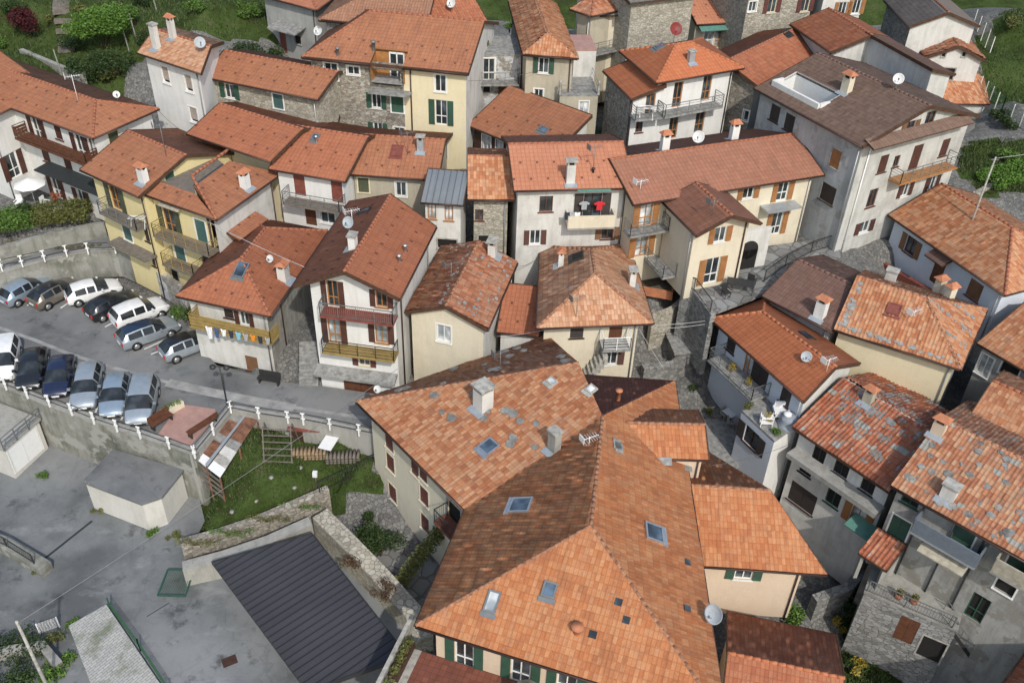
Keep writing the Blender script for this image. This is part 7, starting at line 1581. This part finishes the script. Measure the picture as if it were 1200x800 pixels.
# long dark expansion seams of the lower yard
def seam(pts, w, mat='tarp_black'):
    P = [lotp(*q) for q in pts]; mb = MB(P[0])
    for a, b in zip(P[:-1], P[1:]): mb.bar(a, b, w, .012)
    o = mb.build('yard_seam', mat); o.location = P[0]; tag(o, kind='structure')
seam([(50, 656), (108, 610)], .16); seam([(172, 722), (198, 706)], .05)

# gully between the big building and the decaying house
steps('steps', 'worn stone steps in the gully below the green awning', G(962, 664)+UPV*.05, G(984, 618)+UPV*.9, 9, 1.3, 'stone_cap')
iron_rail('thin iron handrail beside the gully steps', [(938, 596), (952, 612), (968, 632)], -5.6, .9, 'iron_grey')
simple('water_butt', 'pale round tub in the gully beside the tiled wing', 'tub', G(942, 618), lambda r: part(r, 'tub', 'white_plastic', lambda m: m.lathe([(0, 0), (.3, 0), (.36, .6), (.32, .6), (.28, .1), (0, .1)], (0, 0, 0), 12)))
for i, (x, y, mt, lab) in enumerate(((948, 640, 'leaf_dark', 'dark weeds beside the gully steps'), (925, 585, 'leaf_green', 'green weeds at the foot of the decaying house'), (1040, 765, 'leaf_dark', 'dark ivy at the foot of the stone platform'), (985, 770, 'leaf_dark', 'dark brambles in the bottom gully'), (1010, 745, 'leaf_green', 'green brambles in the bottom gully'))):
    shrub(G(x, y), rl(5, .8, .45, .5, 120+i), mt, lab, 1200, .09)
for i, (x, y) in enumerate(((1052, 700), (1070, 706))):
    simple('flower_pot', ['terracotta pot on the stone platform near the porch', 'second terracotta pot on the stone platform, nearer the stair'][i], 'flower pot', W(x, y, -2.34), lambda r: (part(r, 'pot', 'terracotta', lambda m: m.lathe([(0, 0), (.18, 0), (.26, .4), (.2, .4), (.18, .3), (0, .3)], (0, 0, 0), 10)), part(r, 'plant', 'leaf_olive', lambda m: leaf_cloud(m, [(0, 0, .55, .22)], 90, .08, random.Random(2)))))
iron_rail('iron railing along the front of the stone platform', [(1016, 692), (1060, 711), (1116, 735)], -2.3, .9, 'iron_grey')

for i, (x, y) in enumerate(((228, 636), (268, 624), (312, 608), (350, 592))):
    shrub(W(x, y, -2.35), [(a*.45-1., random.uniform(-.2, .2), .05, .3, .5) for a in range(6)], ['leaf_olive', 'leaf_green'][i % 2], ['moss and weeds on the left end of the rubble garden wall', 'weeds on the rubble garden wall left of its middle', 'weeds on the rubble garden wall right of its middle', 'weeds near the right end of the rubble garden wall'][i], 420, .06, 'weeds', 'weeds')
for i, (x, y, lab) in enumerate(((30, 262, 'weeds at the foot of the pale wall at the left edge'), (90, 276, 'weeds at the foot of the pale wall beside the ramp'))):
    shrub(W(x, y+22-i*6, 2.15), [(a*.5-1.5, a*.12, .05, .22, .5) for a in range(7)], 'leaf_olive', lab, 300, .06, 'weeds', 'weeds')

h = HS['E']
for x, y in ((1101, 336), (1113, 345)):
    c = W(x, y, 6.6); m_ = h.mb(); m_.box((c.x, c.y, 6.1), .6, .5, 2.2, .5); o = m_.build('chimney', 'cream_pale', h.root); m_ = h.mb()
    u = Vector((math.cos(.5), math.sin(.5), 0)); v = Vector((-u.y, u.x, 0)); t_ = Vector((c.x, c.y, 7.3)); q = [t_+u*a*.45+v*b*.4 for a, b in ((-1, -1), (1, -1), (1, 1), (-1, 1))]; r0, r1 = t_-u*.2+UPV*.3, t_+u*.2+UPV*.3
    m_.add(q+[r0, r1], [(0, 1, 5, 4), (2, 3, 4, 5), (1, 2, 5), (3, 0, 4), (3, 2, 1, 0)]); m_.build('chimney_cap', 'terracotta', o)
for a, b, lab in ((W(549, 95, 13.5), W(640, 80, 13.2), 'thin overhead wire between the cream stone house and the green shuttered house'), (W(743, 224, 10.5), W(776, 238, 9.8), 'short wire between the salmon roof house and the cream house'), (W(966, 208, 10.), W(1012, 178, 13.2), 'wire between the cream house and the big stone house'), (W(606, 312, 5.2), W(633, 300, 5.3), 'short wire between the mossy roof and the pyramid roof'), (W(926, 520, 2.), W(835, 545, 3.2), 'wire over the gully between the tiled wing and the decaying house'), (W(186, 130, 10.6), W(222, 158, 10.), 'wire between the long white house and the plain red roof')):
    cable(lab, a, b, .25, .016, 'cable')
# ---------------------------------------------------------------- light
wd = bpy.data.worlds.new('World'); scn.world = wd; wd.use_nodes = True; nt = wd.node_tree
sky = nt.nodes.new('ShaderNodeTexSky'); sky.sky_type = 'NISHITA'; sky.sun_disc = False
SUN_EL, SUN_AZ = 44., 20.     # the sun stands behind the camera, to the right
sky.sun_elevation = R_(SUN_EL); sky.sun_rotation = R_(180-SUN_AZ); sky.air_density = 1.4; sky.dust_density = 2.2; sky.ozone_density = 1.
bg = nt.nodes['Background']; bg.inputs['Strength'].default_value = .15; nt.links.new(sky.outputs[0], bg.inputs['Color'])
sd = bpy.data.lights.new('sun', 'SUN'); sd.energy = 2.6; sd.angle = R_(1.); sd.color = (1., .95, .87)
so = bpy.data.objects.new('sun', sd); COL.objects.link(so)
sv = Vector((math.sin(R_(SUN_AZ))*math.cos(R_(SUN_EL)), -math.cos(R_(SUN_AZ))*math.cos(R_(SUN_EL)), math.sin(R_(SUN_EL))))
so.rotation_euler = sv.to_track_quat('Z', 'Y').to_euler(); so.location = (30, -40, 80)
scn.view_settings.view_transform = 'Standard'; scn.view_settings.look = 'None'; scn.view_settings.exposure = .2; scn.view_settings.gamma = 1.
scn.cycles.max_bounces = 6
